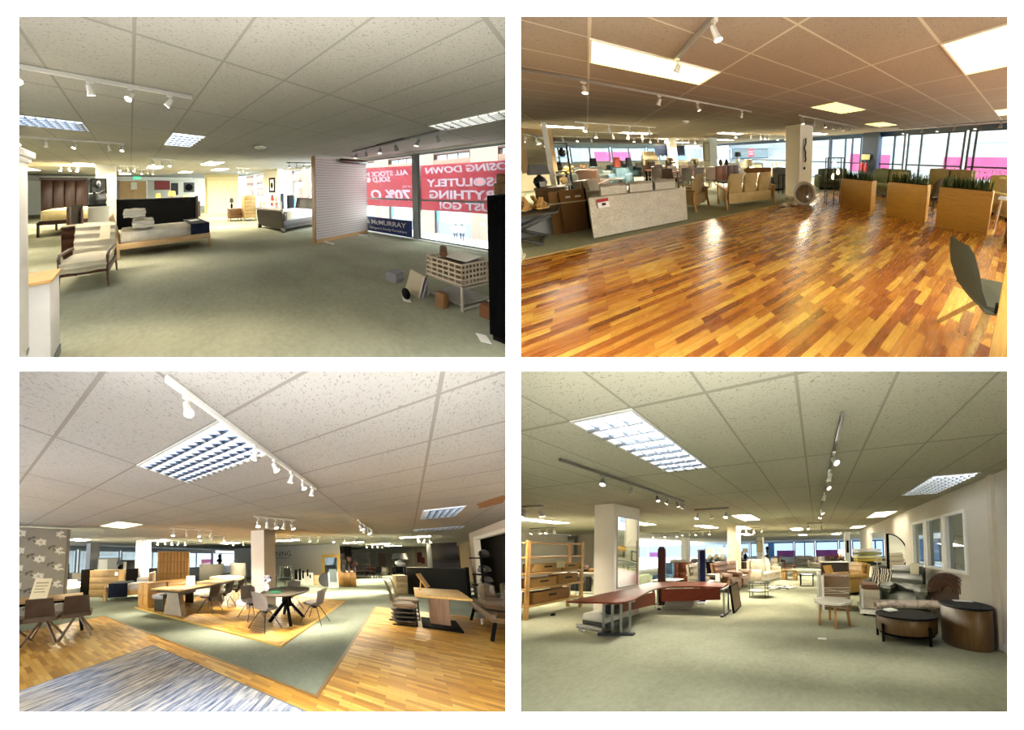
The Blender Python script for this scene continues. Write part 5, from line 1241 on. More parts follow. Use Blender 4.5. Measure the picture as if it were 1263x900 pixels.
# walls
WG = 14.6
v0, v1 = V(417, WG), V(289, WG)
struct('wall_back', B().box(WG, WG+.15, v0, v1, 0, 2.16), GREYW)
struct('wall_back_soffit', B().box(WG-.02, WG+.16, v0, v1, 2.16, R.ceil), plain('#c9c4b8', .85))
struct('wall_back', B().box(26, 26.1, -6, V(405, 26)+1, 0, R.ceil), CREAMW)
struct('wall_right', B().box(7.3, 11.0, -2.2, -2.12, 2.25, R.ceil).box(6.0, 7.5, -2.2, -2.12, 0, R.ceil).box(11.0, 12.0, -2.2, -2.12, 0, R.ceil).box(2, 6.0, -2.2, -2.12, 0, R.ceil), plain('#c4b7a4', .85, var=.03))
struct('trim_opening', B().box(7.42, 7.54, -2.22, -2.06, 0, 2.3).box(10.96, 11.08, -2.22, -2.06, 0, 2.3).box(7.42, 11.08, -2.22, -2.06, 2.22, 2.32), plain('#e2d8c4', .5))
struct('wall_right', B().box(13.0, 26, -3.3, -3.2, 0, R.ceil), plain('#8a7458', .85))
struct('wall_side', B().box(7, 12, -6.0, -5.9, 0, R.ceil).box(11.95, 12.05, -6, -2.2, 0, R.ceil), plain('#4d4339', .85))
struct('pillar', B().box(5.68, 6.4, 3.88, 4.42, .014, R.ceil-.001), plain('#d6d0c8', .8, var=.02))
struct('pillar', B().box(U(176, 10.2), U(187, 10.2), 10.2, 10.8, 0, R.ceil), plain('#c5c6c8', .8)); struct('pillar', B().box(U(113.5, 14.5), U(125, 14.5), 14.5, 15.2, 0, R.ceil), plain('#a9aeb4', .8))
# window wall to the left
VW = 17.5
xs = [60, 98, 113, 150, 188, 232, 262, 292]
struct('trim_window_head', B().box(-1.5, 16, VW-.1, VW+.1, 2.3, R.ceil), plain('#aeb9c4', .6))
struct('wall_window', B().box(-1.5, 27, VW, VW+.1, 0, .75), plain('#c9ccd0', .8))
for i, (x0, x1) in enumerate(zip(xs, xs[1:])):
    window('window_%d' % (i+1), 'v', VW, U(x0, VW)+.04, U(x1, VW)-.04, .75, 2.3, plain('#b9cbdc', .5) if x0 < 200 else plain('#2c4f88', .5), .09, .1, mull=() if x0 < 200 else ((U(x0, VW)*2+U(x1, VW))/3,))
facade('pale stone block outside the left windows of the dining showroom', 'v', VW+10, -12, 40, -4, 14, [(a, z, 2.4, 2.6) for a in range(-10, 38, 6) for z in (-.6, 5)])
redban('pink banner outside the window between the tall oak cabinet and the round pillar', 'v', VW+.4, U(252, VW), U(266, VW), .8, 1.6)
# lettering on the grey wall
def wallword():
    M = Matrix(((0,0,-1,WG-.012),(-1,0,0,0),(0,1,0,0),(0,0,0,1)))
    v = V(359.5, WG, 683); zb, zt = Z(WG, v, 685.5), Z(WG, v, 679.2)
    t = B().text('DINING', (zt-zb)*1.42, .006, False, 'RIGHT', M=tr(0, v, zb) @ M)
    thing('wall_lettering', 'dark capital lettering on the grey wall just right of the white pillar', 'lettering', 0, 0, 0, [('letters', t, plain('#4b4640', .6))])
    b = B()
    va, vb = V(340, WG), V(356, WG); z = Z(WG, va, 688.5)
    x = va
    while x > vb: b.box(WG-.012, WG-.004, x-.09, x, z, z+.07); x -= .12
    thing('wall_lettering', 'line of tiny dark lettering under the big letters on the grey wall', 'lettering', 0, 0, 0, [(None, b, plain('#7a746a', .6))])
wallword()
# ---- wallpapered panel at left with white flowers
def wallpaper():
    u, v = 2.0, 8.5; u1, v1 = P(83.5, 651.5, 2.52); rz = rad(-30)
    W_, H = 2.6, 2.5
    b = B().box(-W_, 0, 0, .12, 0, H)
    t = NT('grey paper'); f = t.noise(t.rp(), 3, 2); PAPERG = t.fin(t.mix(f, '#8b8781', '#a09c95'), .7)
    fl, lf, st = B(), B(), B(); rn = random.Random(4)
    cs = []
    for i in range(7):
        for j in range(6):
            x = -.12-.42*i; z = H-.16-.46*j-(.23 if i % 2 else 0)
            if z > .1: cs.append((x, z, i, j))
    for x, z, i, j in cs:
        if (i+j) % 1 == 0:
            for k in range(13):
                a = 2*PI*k/13+.2; L = .15 if k % 2 else .12; c, s = math.cos(a), math.sin(a)*.8; w = .021
                q = [(x+.012*c, z+.012*s), (x+L*.65*c-w*math.sin(a), z+L*.65*s+w*math.cos(a)), (x+L*c, z+L*s), (x+L*.65*c+w*math.sin(a), z+L*.65*s-w*math.cos(a))]
                if all(-W_+.01 < a0 < -.005 and .01 < c0 < H-.01 for a0, c0 in q): fl.face([(a0, -.004, c0) for a0, c0 in q])
        for k, (dx, dz, ang) in enumerate(((.2, -.05, .4), (.24, -.1, -.3), (.16, -.13, 1.2))):
            X, Zz = x+dx, z+dz-.08
            if not (-W_+.1 < X < -.1 and .1 < Zz < H-.1): continue
            c, s = math.cos(ang), math.sin(ang); L, w = .13, .035
            lf.face([(X, -.003, Zz), (X+L*.5*c-w*s, -.003, Zz+L*.5*s+w*c), (X+L*c, -.003, Zz+L*s), (X+L*.5*c+w*s, -.003, Zz+L*.5*s-w*c)])
        st.tube([(x, -.002, z), (x+.06, -.002, z-.1), (x+.2, -.002, z-.15), (x+.26, -.002, z-.1)] if -W_+.1 < x < -.3 else [(x, -.002, z), (x-.01, -.002, z-.1)], .004, 4)
    thing('wallpaper_panel', 'grey display wall papered with white blossoms at the left edge', 'wall panel', u1, v1, rz, [('board', b, PAPERG), ('blossoms', fl, plain('#e6e3dc', .7)), ('leaf_print', lf, plain('#6b675f', .7)), ('stem_print', st, plain('#6f6b64', .7)), ('end_strip', B().box(0, .03, -.01, .13, 0, H), plain('#77726a', .6))])
wallpaper()
# ---- left dining set
BRF = fabric('#85766a', '#74665b', 140); GLEG = wood('#8c7660', '#715d49', 2)
def splaychair(label, u, v, rz, m, group):
    bk = B().sheet(lambda a, c: ((a-.5)*(.44-.06*c), .2+.12*c-.03*math.cos((a-.5)*PI), .43+c*.44), 8, 8, .05)
    ps = [('backrest', bk, m), ('seat', B().cush(-.23, .23, -.25, .23, .42, .5, .015), m)]
    for x in (-1, 1):
        for y in (-1, 1): ps.append(('leg', B().bar((x*.03, y*.03, .41), (x*.25, y*.26, 0), .034), GLEG))
    return thing('dining_chair', label, 'chair', u, v, rz, ps, group=group, z=.014)
tu, tv = P(94, 741, .75)
thing('dining_table', 'oak topped dining table on black splayed legs by the blossom wallpaper', 'table', tu, tv, rad(-15), [('top', B().box(-1.7, 0, -.02, .9, .715, .75, .006), wood('#c9a56c', '#a98350', 0)),
   ('leg', B().bar((-.08, .06, .715), (.02, -.02, 0), .06), BLACK), ('leg', B().bar((-.08, .82, .715), (.02, .9, 0), .06), BLACK), ('leg', B().bar((-1.6, .06, .715), (-1.7, -.02, 0), .06), BLACK), ('apron', B().box(-1.6, -.1, .05, .08, .66, .715).box(-1.6, -.1, .8, .83, .66, .715), BLACK)], z=.014)
cu, cv = P(53, 791); splaychair('middle brown fabric chair of the three by the blossom wallpaper', cu, cv, rad(-25+180), BRF, 'brown chairs at the left table')
splaychair('brown fabric chair at the table end nearest its black leg', P(84, 785)[0], P(84, 785)[1], rad(-25+186), BRF, 'brown chairs at the left table')
cu2, cv2 = P(22, 797); splaychair('brown fabric chair cropped by the left edge beside the blossom wallpaper', cu2, cv2, rad(-25+168), BRF, 'brown chairs at the left table')
mu, mv = P(46, 744, .765)
thing('menu_card', 'cream printed card leaning on an easel on the left oak table', 'card', mu, mv, rad(-40), [('card', B().box(-.14, .14, 0, .015, 0, .42), plain('#e8dcb8', .7)), ('text_line', B().box(-.1, .1, -.003, 0, .32, .34).box(-.1, .1, -.003, 0, .26, .275).box(-.1, .06, -.003, 0, .2, .215).box(-.1, .08, -.003, 0, .14, .155), plain('#9a8a68', .7)), ('easel', B().bar((0, .02, .25), (0, .16, 0), .02), OAK)], z=.766, tilt=rot('X', rad(-18)))
# ---- rug
def rugmat():
    t = NT('woven rug')
    n = t.n('ShaderNodeTexNoise'); n.inputs['Scale'].default_value = 1.0; n.inputs['Detail'].default_value = 5; n.inputs['Roughness'].default_value = .62; n.inputs['Distortion'].default_value = .55
    t.link(t.rp(scale=(2.2, 26, 1), rot=(0, 0, .45)), n.inputs['Vector'])
    f = t.noise(t.rp(scale=(9, 90, 1), rot=(0, 0, .45)), 1, 3, .7); d = t.noise(t.rp(), .8, 2)
    h = t.math('ADD', t.math('MULTIPLY', n.outputs['Fac'], .75), t.math('MULTIPLY', f, .3))
    col = t.ramp(h, [(.36, '#3a4a68'), (.47, '#7684a2'), (.56, '#b3bac8'), (.68, '#ddd8cc')])
    warm = t.ramp(h, [(.36, '#4b4d52'), (.47, '#8b8a88'), (.56, '#bdb6aa'), (.68, '#e2dac8')])
    col = t.mix(t.ramp(d, [(.42, (0,0,0,1)), (.6, (1,1,1,1))]), col, warm)
    t.bump(h, .6, .01); return t.fin(col, .95, 0, .1)
thing('rug', 'blue and grey streaked rug lying on the oak floor at the bottom left', 'rug', 0, 0, 0, [('pile', B().box(-1.2, 2.12, -1.0, 3.96, .015, .03, .004), rugmat()), ('binding', B().box(2.1, 2.135, -1, 3.975, .015, .028).box(-1.2, 2.1, 3.945, 3.975, .015, .028), plain('#6a7280', .9))])
# ---- centre platform: long table with grey chairs
TOPO = wood('#b18a52', '#8f6b3a', 0)
thing('dining_table', 'long oak dining table on pale tapered slab legs beside the white pillar', 'table', 3.41, 5.06, rad(13), [('top', B().box(0, 3.0, 0, 1.08, .72, .76, .008), TOPO), ('under_frame', B().box(.1, 2.9, .1, .98, .66, .72), DARKMETAL),
   ('leg', B().prism([(.2, 0), (.88, 0), (.72, .68), (.36, .68)], .28, .46, 'x'), plain('#b8ac9b', .7, var=.15)), ('leg', B().prism([(.2, 0), (.88, 0), (.72, .68), (.36, .68)], 2.4, 2.58, 'x'), plain('#b8ac9b', .7, var=.15))], z=.014)
thing('menu_card', 'white card standing on the long oak dining table', 'card', *P(235, 722, .78), rad(-50), [('card', B().box(-.13, .13, 0, .012, 0, .3), PAPER), ('foot', B().box(-.13, .13, 0, .1, 0, .006), PAPER)], z=.776)
GCH = fabric('#5d564e', '#504a43', 140); LCH = fabric('#b4aeac', '#a49e9c', 140)
for u, v, rz, l in ((4.42, 5.02, 193, 'grey swivel chair nearest the white card on the long table'), (5.2, 5.18, 196, 'middle grey swivel chair along the long oak table'), (6.0, 5.36, 198, 'grey swivel chair farthest along the long oak table, next to the pillar')):
    swivel_chair(l, u, v, rad(rz), GCH, DARKMETAL, group='grey chairs at the long table')
thing('bench', 'pale grey upholstered bench behind the near end of the long oak table', 'bench', 3.6, 6.45, rad(13), [('seat', B().cush(0, 1.5, 0, .45, .4, .52, .02), fabric('#8e8f94', '#7e7f85', 90)), ('leg', B().box(.05, .09, .05, .4, 0, .42), DARKMETAL), ('leg', B().box(1.4, 1.44, .05, .4, 0, .42), DARKMETAL)])
# ---- boat shaped table with pale chairs
k = B(); n = 28; pts = [(.93*math.copysign(abs(math.cos(2*PI*i/n))**.75, math.cos(2*PI*i/n)), .5*math.copysign(abs(math.sin(2*PI*i/n))**.8, math.sin(2*PI*i/n))) for i in range(n)]
leg = lambda s: B().bar((-.14*s, -.1*s, .7), (.46*s, .3*s, 0), .07, .07).bar((.14*s, .1*s, .7), (.2*s, .2*s, .4), .07)
thing('dining_table', 'stone grey boat shaped table on crossed black legs in front of the pillar', 'table', 4.95, 2.68, rad(4), [('top', k.prism(pts, .725, .75, 'z', .006), plain('#3b362e', .7, 0, .15, .1)), ('leg', leg(1), BLACK), ('leg', leg(-1), BLACK), ('leg', B().bar((-.1, .12, .7), (.42, -.3, 0), .07), BLACK), ('leg', B().bar((.1, -.12, .7), (-.42, .3, 0), .07), BLACK), ('hub', B().box(-.2, .2, -.16, .16, .6, .725), BLACK)], z=.014)
for u, v, rz, m, l in ((4.08, 2.78, 78, LCH, 'pale grey swivel chair with its back to us at the boat shaped table'), (5.2, 2.02, 178, fabric('#8d8783', '#7e7875', 140), 'grey swivel chair on the right of the boat shaped table'), (6.05, 3.1, -95, fabric('#8d8783', '#7e7875', 140), 'grey swivel chair at the far side of the boat shaped table'), (4.55, 3.55, -20, LCH, 'cream swivel chair between the boat shaped table and the pillar')):
    swivel_chair(l, u, v, rad(rz), m, DARKMETAL, group='pale chairs at the boat shaped table')
fu, fv = P(329, 729, .765)
b = B(); rn = random.Random(3)
for i in range(16): a = rn.uniform(0, 6.28); q = rn.uniform(0, .11); b.sphere(q*math.cos(a), q*math.sin(a), .3+rn.uniform(-.07, .08), .045, n=5)
thing('flower_vase', 'white vase of white and violet flowers on the boat shaped table', 'flowers', fu, fv, 0, [('vase', B().lathe([(.05, 0), (.09, .1), (.06, .2), (.07, .24)], n=14), plain('#f2f1f4', .25)), ('flowers', b, plain('#e9e4f0', .8)), ('dark_bloom', B().sphere(.06, -.05, .33, .05).sphere(-.06, -.02, .26, .04), plain('#4a3c8c', .7))], z=.766)
gu, gv = P(341, 730, .765)
thing('napkin', 'dark green cloth lying on the boat shaped table', 'cloth', gu, gv, .3, [(None, B().box(-.22, .22, -.14, .14, 0, .02, .008), fabric('#1f5b46', '#184a38', 90))], z=.766)
thing('white_blanket', 'white crumpled blanket at the foot of the white pillar', 'blanket', 5.42, 4.5, 0, [('fold', B().cush(-.16, .16, -.2, .2, .0, .22, .06), plain('#eceaf0', .9)), ('fold', B().cush(-.1, .1, -.14, .1, .2, .42, .05), plain('#e4e2e8', .9))], z=.016)
# ---- left middle: oak chests, bed, tall oak cabinet
chest('chest', 'oak chest of four wide drawers in front of the grey column, left', 'chest', 3.28, 11.55, rad(-56), 1.28, .5, 1.16, 4, mat=wood('#a98a5a', '#8c6d40', 0), knob='ball')
thing('end_panel', 'black upright panel at the left end of the wide oak chest', 'panel', 3.1, 11.75, rad(-56), [('panel', B().box(-.08, .0, 0, .6, 0, 1.2), BLACK), ('foot', B().box(-.1, .02, -.03, .63, 0, .04), BLACK)])
thing('room_divider', 'black waist-high divider behind the oak bed of the dining showroom', 'divider', *P(145, 738), rad(-38), [('panel', B().box(0, 1.75, .78, .86, 0, 1.18), plain('#0a0b0d', .8)), ('top_rail', B().box(-.01, 1.76, .76, .88, 1.18, 1.21), plain('#1b1c1f', .5))])
thing('price_card', 'white price card on the front of the wide oak chest', 'price tag', 3.92, 10.5, rad(-56), [(None, B().box(-.07, .07, 0, .01, 0, .16), PAPER)], z=.92)
bu, bv = 3.42, 9.9
def bed3():
    rz = rad(-38)
    ux = 3.3; vx = 9.75
    thing('oak_bed', 'oak bed with white bedding behind the low oak cabinet', 'bed', ux, vx, rz, [('footboard', B().box(-.05, .0, 0, 1.0, .2, .5, .01), OAK), ('side_rail', B().box(0, 1.5, 0, .05, .2, .38), OAK), ('leg', B().box(-.06, .02, -.02, .06, 0, .56), OAK), ('leg', B().box(-.06, .02, .94, 1.02, 0, .56), OAK),
       ('headboard', B().box(1.5, 1.56, -.02, 1.02, 0, 1.05), wood('#c8a878', '#ab8a58', 2)), ('mattress', B().cush(.03, 1.48, .03, .97, .38, .62, .02, 8), plain('#ededf0', .9))])
    thing('bed_throw', 'dark navy throw across the foot of the white bedded oak bed', 'throw', ux, vx, rz, [(None, B().box(.1, .75, -.03, 1.0, .66, .69, .01).box(.1, .75, -.05, -.015, .15, .69, .01), fabric('#1c2134', '#161a2a', 90))])
    pillow('white pillow at the head of the bed behind the tall slatted cabinet', ux+math.cos(rz)*1.2-math.sin(rz)*.5, vx+math.sin(rz)*1.2+math.cos(rz)*.4, .665, .4, .6, .13, plain('#f2f0ec', .9), rz=rz)
bed3()
chest('cabinet', 'low oak cabinet at the corner of the centre platform', 'cabinet', 3.55, 7.68, rad(-90), .66, .62, .82, 1, 2, mat=wood('#b98c4c', '#a07638', 2), doors=True)
thing('cabinet', 'oak cabinet side by the long table, right half of the low cabinet pair', 'cabinet', 3.6, 7.0, 0, [('body', B().box(.62, 1.5, -.0, .62, .03, .8, .005), wood('#c19350', '#a67c3e', 2)), ('top', B().box(.61, 1.51, -.01, .63, .8, .825), wood('#c19350', '#a67c3e', 0)), ('plinth', B().box(.64, 1.48, .02, .6, 0, .03), BLACK)])
tcu, tcv = 4.95, 8.6
ps = [('body', B().box(0, 1.25, 0, .45, .55, 1.95, .006), wood('#c49c62', '#ab844a', 2))]
for i in range(9): ps.append(('slat', B().box(.02+.136*i, .14+.136*i, -.012, 0, .6, 1.9, .003), wood('#b08550', '#96703c', 2)))
ps += [('cross_rail', B().box(.0, 1.25, -.02, 0, .98, 1.02).box(0, 1.25, -.02, 0, 1.48, 1.52), wood('#a17842', '#8a6432', 0)), ('plinth', B().box(-.02, 1.3, -.02, .5, 0, .55), fabric('#8b8d92', '#7c7e83', 90))]
thing('tall_cabinet', 'tall oak cabinet with a slatted back standing on a grey base behind the long table', 'cabinet', tcu-.2, tcv+.1, rad(-40), ps)
for i, (x, l, c) in enumerate(((135, 'grey steel cabinet on the dividing shelf before the windows, left', '#8e9092'), (157, 'black and white speaker tower before the windows', '#2b2c30'))):
    v = 13.5; u = U(x, v)
    thing('cabinet', l, 'cabinet', u, v, rad(-40), [('body', B().box(-.45, .45, 0, .5, 0, 1.75 if i == 0 else 1.6, .01), plain(c, .4)), ('front', B().box(-.1 if i else -.42, .05 if i else .0, -.02, 0, .8, 1.65 if i == 0 else 1.5), plain('#b9bbbd' if i == 0 else '#e3e3e3', .4))])
lamp('small dark lamp on the divider between the two dark towers', U(150.5, 12.9), 12.9, 1.1, .45, .16, BLACK, plain('#3c4348', .6))
table('console_table', 'pale console table carrying the small dark lamp', 'table', U(148, 12.9), 12.7, rad(-40), 1.1, .4, 1.1, plain('#d4d2cc', .5), plain('#d4d2cc', .5))
sofa('sofa', 'white sofa by the windows left of the oak chest', 'sofa', U(99, 14), 14.0, rad(30), 1.4, .9, .7, 2, plain('#dfe3e8', .8))
thing('office_chair', 'black office chair cut by the end of the blossom wallpaper', 'chair', U(87, 13), 13.0, rad(30), [('seat', B().cush(-.28, .28, -.28, .28, .5, .62), BLACK), ('backrest', B().cush(-.27, .27, .22, .3, .7, 1.4), plain('#141416', .5)), ('base', B().cyl(0, 0, .05, .52, .04).box(-.34, .34, -.03, .03, 0, .06).box(-.03, .03, -.34, .34, 0, .06), DARKMETAL), ('armrest', B().tube([(-.3, -.1, .55), (-.34, -.1, .8), (-.34, .25, .85)], .03), DARKMETAL)])
bed('bed', 'white single bed by the windows beyond the wide oak chest', U(96, 12.5), 12.4, rad(-60), 1.0, 1.9, wood('#d2c0a0', '#b9a683', 0), mattress=plain('#dfe5ef', .9))
# ---- beyond the long table: beds and chairs
bed('bed', 'wide cream bed with a dark grey winged headboard behind the long table', U(262, 8.6)+.3, 8.5, rad(-100), 1.5, 1.6, fabric('#6e6c68', '#5e5c58', 90), rail=.42, head=1.35, mh=.25, mattress=plain('#e6ddcc', .9))
thing('headboard', 'dark grey upholstered headboard standing behind the cream bed', 'headboard', U(246.5, 10.5), 10.5, rad(-32), [('panel', B().box(0, 1.55, 0, .1, .3, 1.3, .03), fabric('#56544f', '#484641', 90)), ('leg', B().box(.05, .13, .02, .08, 0, .35), BLACK), ('leg', B().box(1.42, 1.5, .02, .08, 0, .35), BLACK)])
for i, x in enumerate((300, 308)): leg_chair(('left', 'right')[i]+' cream high-backed chair of the pair left of the white pillar', U(x, 8.0), 8.0, rad(-160), .45, .5, .48, 1.12, plain('#e4d8bd', .8), BLACK, group='cream chairs behind the long table')
table('table', 'dark table in front of the cream high-backed chairs', 'table', U(301, 7.2), 7.1, rad(-30), .75, .6, .72, WALNUT, BLACK, .05)
thing('person_statue', 'dark bust ornament in front of the blue windows behind the winged headboard', 'ornament', U(271, 12), 12.0, 0, [('base', B().cyl(0, 0, 1.2, 1.3, .12), BLACK), ('bust', B().lathe([(.05, 1.3), (.22, 1.4), (.2, 1.55), (.07, 1.66), (.1, 1.76), (.12, 1.86), (.06, 1.98), (.001, 2.0)], n=14), plain('#2b2522', .5)), ('stand', B().box(-.25, .25, -.2, .2, 0, 1.2), WALNUT)])
thing('floor_lamp', 'white arched floor lamp near the cream high-backed chairs', 'lamp', U(287, 9.8), 9.8, 0, [('base', B().cyl(0, 0, 0, .04, .2), TRIMW), ('pole', B().tube([(0, 0, .04), (0, 0, 1.2), (.1, 0, 1.5), (.3, 0, 1.55), (.42, 0, 1.35)], .03), TRIMW), ('lamp_shade', B().lathe([(.05, 1.35), (.16, 1.15)], .42), TRIMW)])
# ---- right of the pillar: far wall goods
def onfloor(x, y): return P(x, y)
WHT = plain('#eceae6', .6)
def leanpic(label, x0, x1, yb, yt, inner, frame=WHT, fw=.06, art=None, am=None, cat='picture', name='picture'):
    u, v = P((x0+x1)/2, yb); w = (x1-x0)/258*R.dep(u, v); h = Z(u, v, yt)
    return picture(name, label, cat, u, v, rad(-62), w, h, fw=fw, frame=frame, inner=inner, art=art, art_mat=am, lean=rad(6))
fig = B().cush(-.3, -.12, -.005, .004, .3, .9, .0).cush(-.05, .1, -.005, .004, .25, .95, .0).cush(.16, .3, -.005, .004, .35, .85, 0)
leanpic('white framed picture with black figures leaning left of the grey wall mirror', 364, 375.5, 720.5, 705.5, PAPER, art=fig, am=BLACK)
leanpic('white framed picture with small dark marks, second of the leaning row', 375.5, 386.5, 721, 706, plain('#d9d9d6', .6), art=B().box(-.1, .0, -.004, .004, .5, .9).box(.06, .14, -.004, .004, .4, .6), am=BLACK)
leanpic('pale wooden framed canvas, third of the leaning row', 387, 395, 721, 709, plain('#d9c7a4', .6), frame=OAK)
leanpic('white framed grey print leaning against the oak sideboard', 406, 417.5, 724.5, 705.5, plain('#9aa6ae', .5), art=B().cush(-.2, .2, -.006, .004, .3, 1.0, 0), am=plain('#5a666e', .6))
u, v = P(402, 723)
thing('round_mirror', 'big round black disc leaning before the tall oak framed mirror', 'mirror', u, v, rad(-62), [('disc', B().cyl(0, 0, -.03, .03, .36, n=32).xf(0, tr(0, 0, .37) @ rot('X', rad(90))), plain('#0d0d0f', .3)), ('rim', B().tube([(.36*math.cos(2*PI*i/28), 0, .37+.36*math.sin(2*PI*i/28)) for i in range(28)], .03, 6, True), BLACK)], tilt=rot('X', rad(-8)))
u, v = 14.3, V(406, 14.3)
picture('mirror', 'tall gilt framed mirror against the right end of the grey wall', 'mirror', u, v, rad(-84), (417-395)/258*R.dep(u, v), Z(u, v, 683.5)-.25, z=.25, fw=.2, frame=plain('#c9a24e', .35), inner=mirror(), lean=rad(5))
chest('sideboard', 'low oak sideboard with black ornaments right of the leaning pictures', 'cabinet', 12.15, 3.3, rad(-70), .95, .5, .84, 1, 3, mat=wood('#a57a40', '#8a6330', 2), doors=True)
for x, y, h, l, c in ((421.5, 706, .5, 'dark squat vase at the left on the low oak sideboard', '#221d1d'), (426, 706, .75, 'tall black flower ornament in the middle of the low oak sideboard', '#141112'), (431, 706, .62, 'brown vase second from the right on the low oak sideboard', '#5a4033'), (435.5, 706, .45, 'dark red vase at the right end of the low oak sideboard', '#3c1c1a')):
    u, v = P(x, y, .845); thing('vase', l, 'vase', u, v, 0, [('body', B().lathe([(.06, 0), (.07, h*.3), (.06, h*.6), (.05, h*.7), (.07, h*.75)], n=12), plain(c, .4)), ('dried_stems', B().cush(-.07, .07, -.1, .1, h*.75, h*1.25, .03), plain(c, .9))], z=.845)
thing('armchair', 'glass green see-through armchair between the pillar and the leaning pictures', 'armchair', *P(352, 722), rad(-70), [('seat', B().box(-.35, .35, -.35, .35, .35, .42, .03), glass('#c8ddd8', .2)), ('backrest', B().box(-.35, .35, .3, .36, .42, 1.1, .03), glass('#c8ddd8', .2)), ('frame', B().tube([(-.36, .33, 1.1), (.36, .33, 1.1), (.36, .33, 0)], .02).tube([(-.36, .33, 1.1), (-.36, .33, 0)], .02).tube([(-.36, -.35, 0), (-.36, -.35, .42), (.36, -.35, .42), (.36, -.35, 0)], .02), CHROME)])
thing('office_chair', 'black office chair just right of the white pillar', 'chair', *P(346, 724), rad(-100), [('seat', B().cush(-.22, .22, -.22, .22, .44, .52), BLACK), ('backrest', B().cush(-.2, .2, .18, .24, .58, 1.05), BLACK), ('base', B().cyl(0, 0, .05, .45, .03).box(-.3, .3, -.03, .03, 0, .06).box(-.03, .03, -.3, .3, 0, .06), DARKMETAL)])
openshelf('shelf_unit', 'tall open dark shelf unit at the far end of the green carpet', *P(437, 713), rad(-60), 1.25, .45, 2.05, 5, wood('#5c4a38', '#463626', 0))
picture('picture', 'tall dark picture panel on the cream far wall left of the open shelf unit', 'picture', 18, V(428, 18), rad(-62), .5, 1.3, z=1.2, inner=plain('#33302c', .5), frame=BLACK)
picture('picture', 'second tall dark picture panel left of the open shelf unit', 'picture', 18, V(422, 18), rad(-62), .5, 1.4, z=1.1, inner=plain('#3a3630', .5), frame=BLACK)
table('desk', 'dark red wooden desk to the right of the open shelf unit', 'desk', *P(452, 712), rad(-65), 1.1, .6, .78, wood('#4a1f1b', '#351412', 0), wood('#4a1f1b', '#351412', 0), .06, apron=.2)
leg_chair('black dining chair tucked at the dark red desk', *P(449, 712), rad(120), .42, .42, .46, .95, BLACK, BLACK)
WALLB = 25.95
for nm, x0, x1, m in (('door_1', 464, 473, wood('#b5853a', '#9c6f2a', 2)), ('door_2', 484, 493.5, plain('#0c0c0e', .5))):
    va, vb = V(x1, WALLB), V(x0, WALLB)
    d = B().box(WALLB-.08, WALLB-.02, va, vb, 0, 2.05); o = struct(nm, B().box(WALLB-.05, WALLB-.0, va-.1, vb+.1, 0, 2.15), TRIMW, [('leaf', d, m), ('handle', B().box(WALLB-.14, WALLB-.08, va+.08, va+.14, .95, 1.1), STEEL)])
thing('beanbag', 'white crumpled beanbag on the carpet before the oak door', 'beanbag', *P(472, 708), 0, [('bag', B().cush(-.8, .8, -.4, .4, 0, .62, .1), plain('#e8e3d2', .9)), ('dark_cushion', B().cush(.6, 1.25, -.3, .3, 0, .3, .05), BLACK)])
picture('picture', 'red and black abstract picture on the cream far wall behind the black divider', 'picture', WALLB-.1, V(516, WALLB), rad(-90), 1.0, 1.75, z=.75, inner=plain('#c8b99a', .6), frame=OAK, art=B().cush(-.3, .1, -.01, .004, .3, 1.3, 0).cush(0, .3, -.012, .004, .2, .8, 0), art_mat=plain('#6e2a22', .6))
# ---- black divider, cabinet and lamps at right
u0, v0 = P(493, 730); 
thing('room_divider', 'long black waist-high divider behind the right oak table', 'divider', 11.3, .1, rad(-90), [('panel', B().box(0, 1.95, 0, .1, 0, 1.12), plain('#070708', .8)), ('top_rail', B().box(-.02, 1.97, -.02, .12, 1.12, 1.15), plain('#1a1817', .5)), ('end_post', B().box(1.9, 2.0, -.03, .13, 0, 1.18), BLACK)])
chest('cabinet', 'small pale wood cabinet at the left end of the long black divider', 'cabinet', 10.7, .5, rad(-70), .45, .45, .82, 3, mat=plain('#b8a37c', .6))
lamp('black drum shaded lamp standing at the left end of the black divider', 12.3, .35, 1.15, .62, .34, plain('#cfcfcf', .3), plain('#151515', .7))
table('console_table', 'black console behind the divider under the drum shaded lamp', 'table', 12.0, .1, 0, .8, .6, 1.14, BLACK, BLACK)
DSK = ('#2a1d18', '#3c1d14', '#1c1512')
for i, (x, y, h, w, l, c) in enumerate(((532, 707, 1.9, .7, 'dark display unit beyond the divider, left', DSK[0]), (541, 708, 2.1, .7, 'red brown tall cabinet beyond the divider, middle', DSK[1]), (552, 710, 2.2, .9, 'dark tall cabinet beyond the divider, nearest the opening', DSK[2]))):
    u = 14.0-i*1.2; v = V(x, u)
    chest('tall_cabinet', l, 'cabinet', u, v, rad(-75), w, .5, h, 3, 1, mat=plain(c, .5), doors=True)
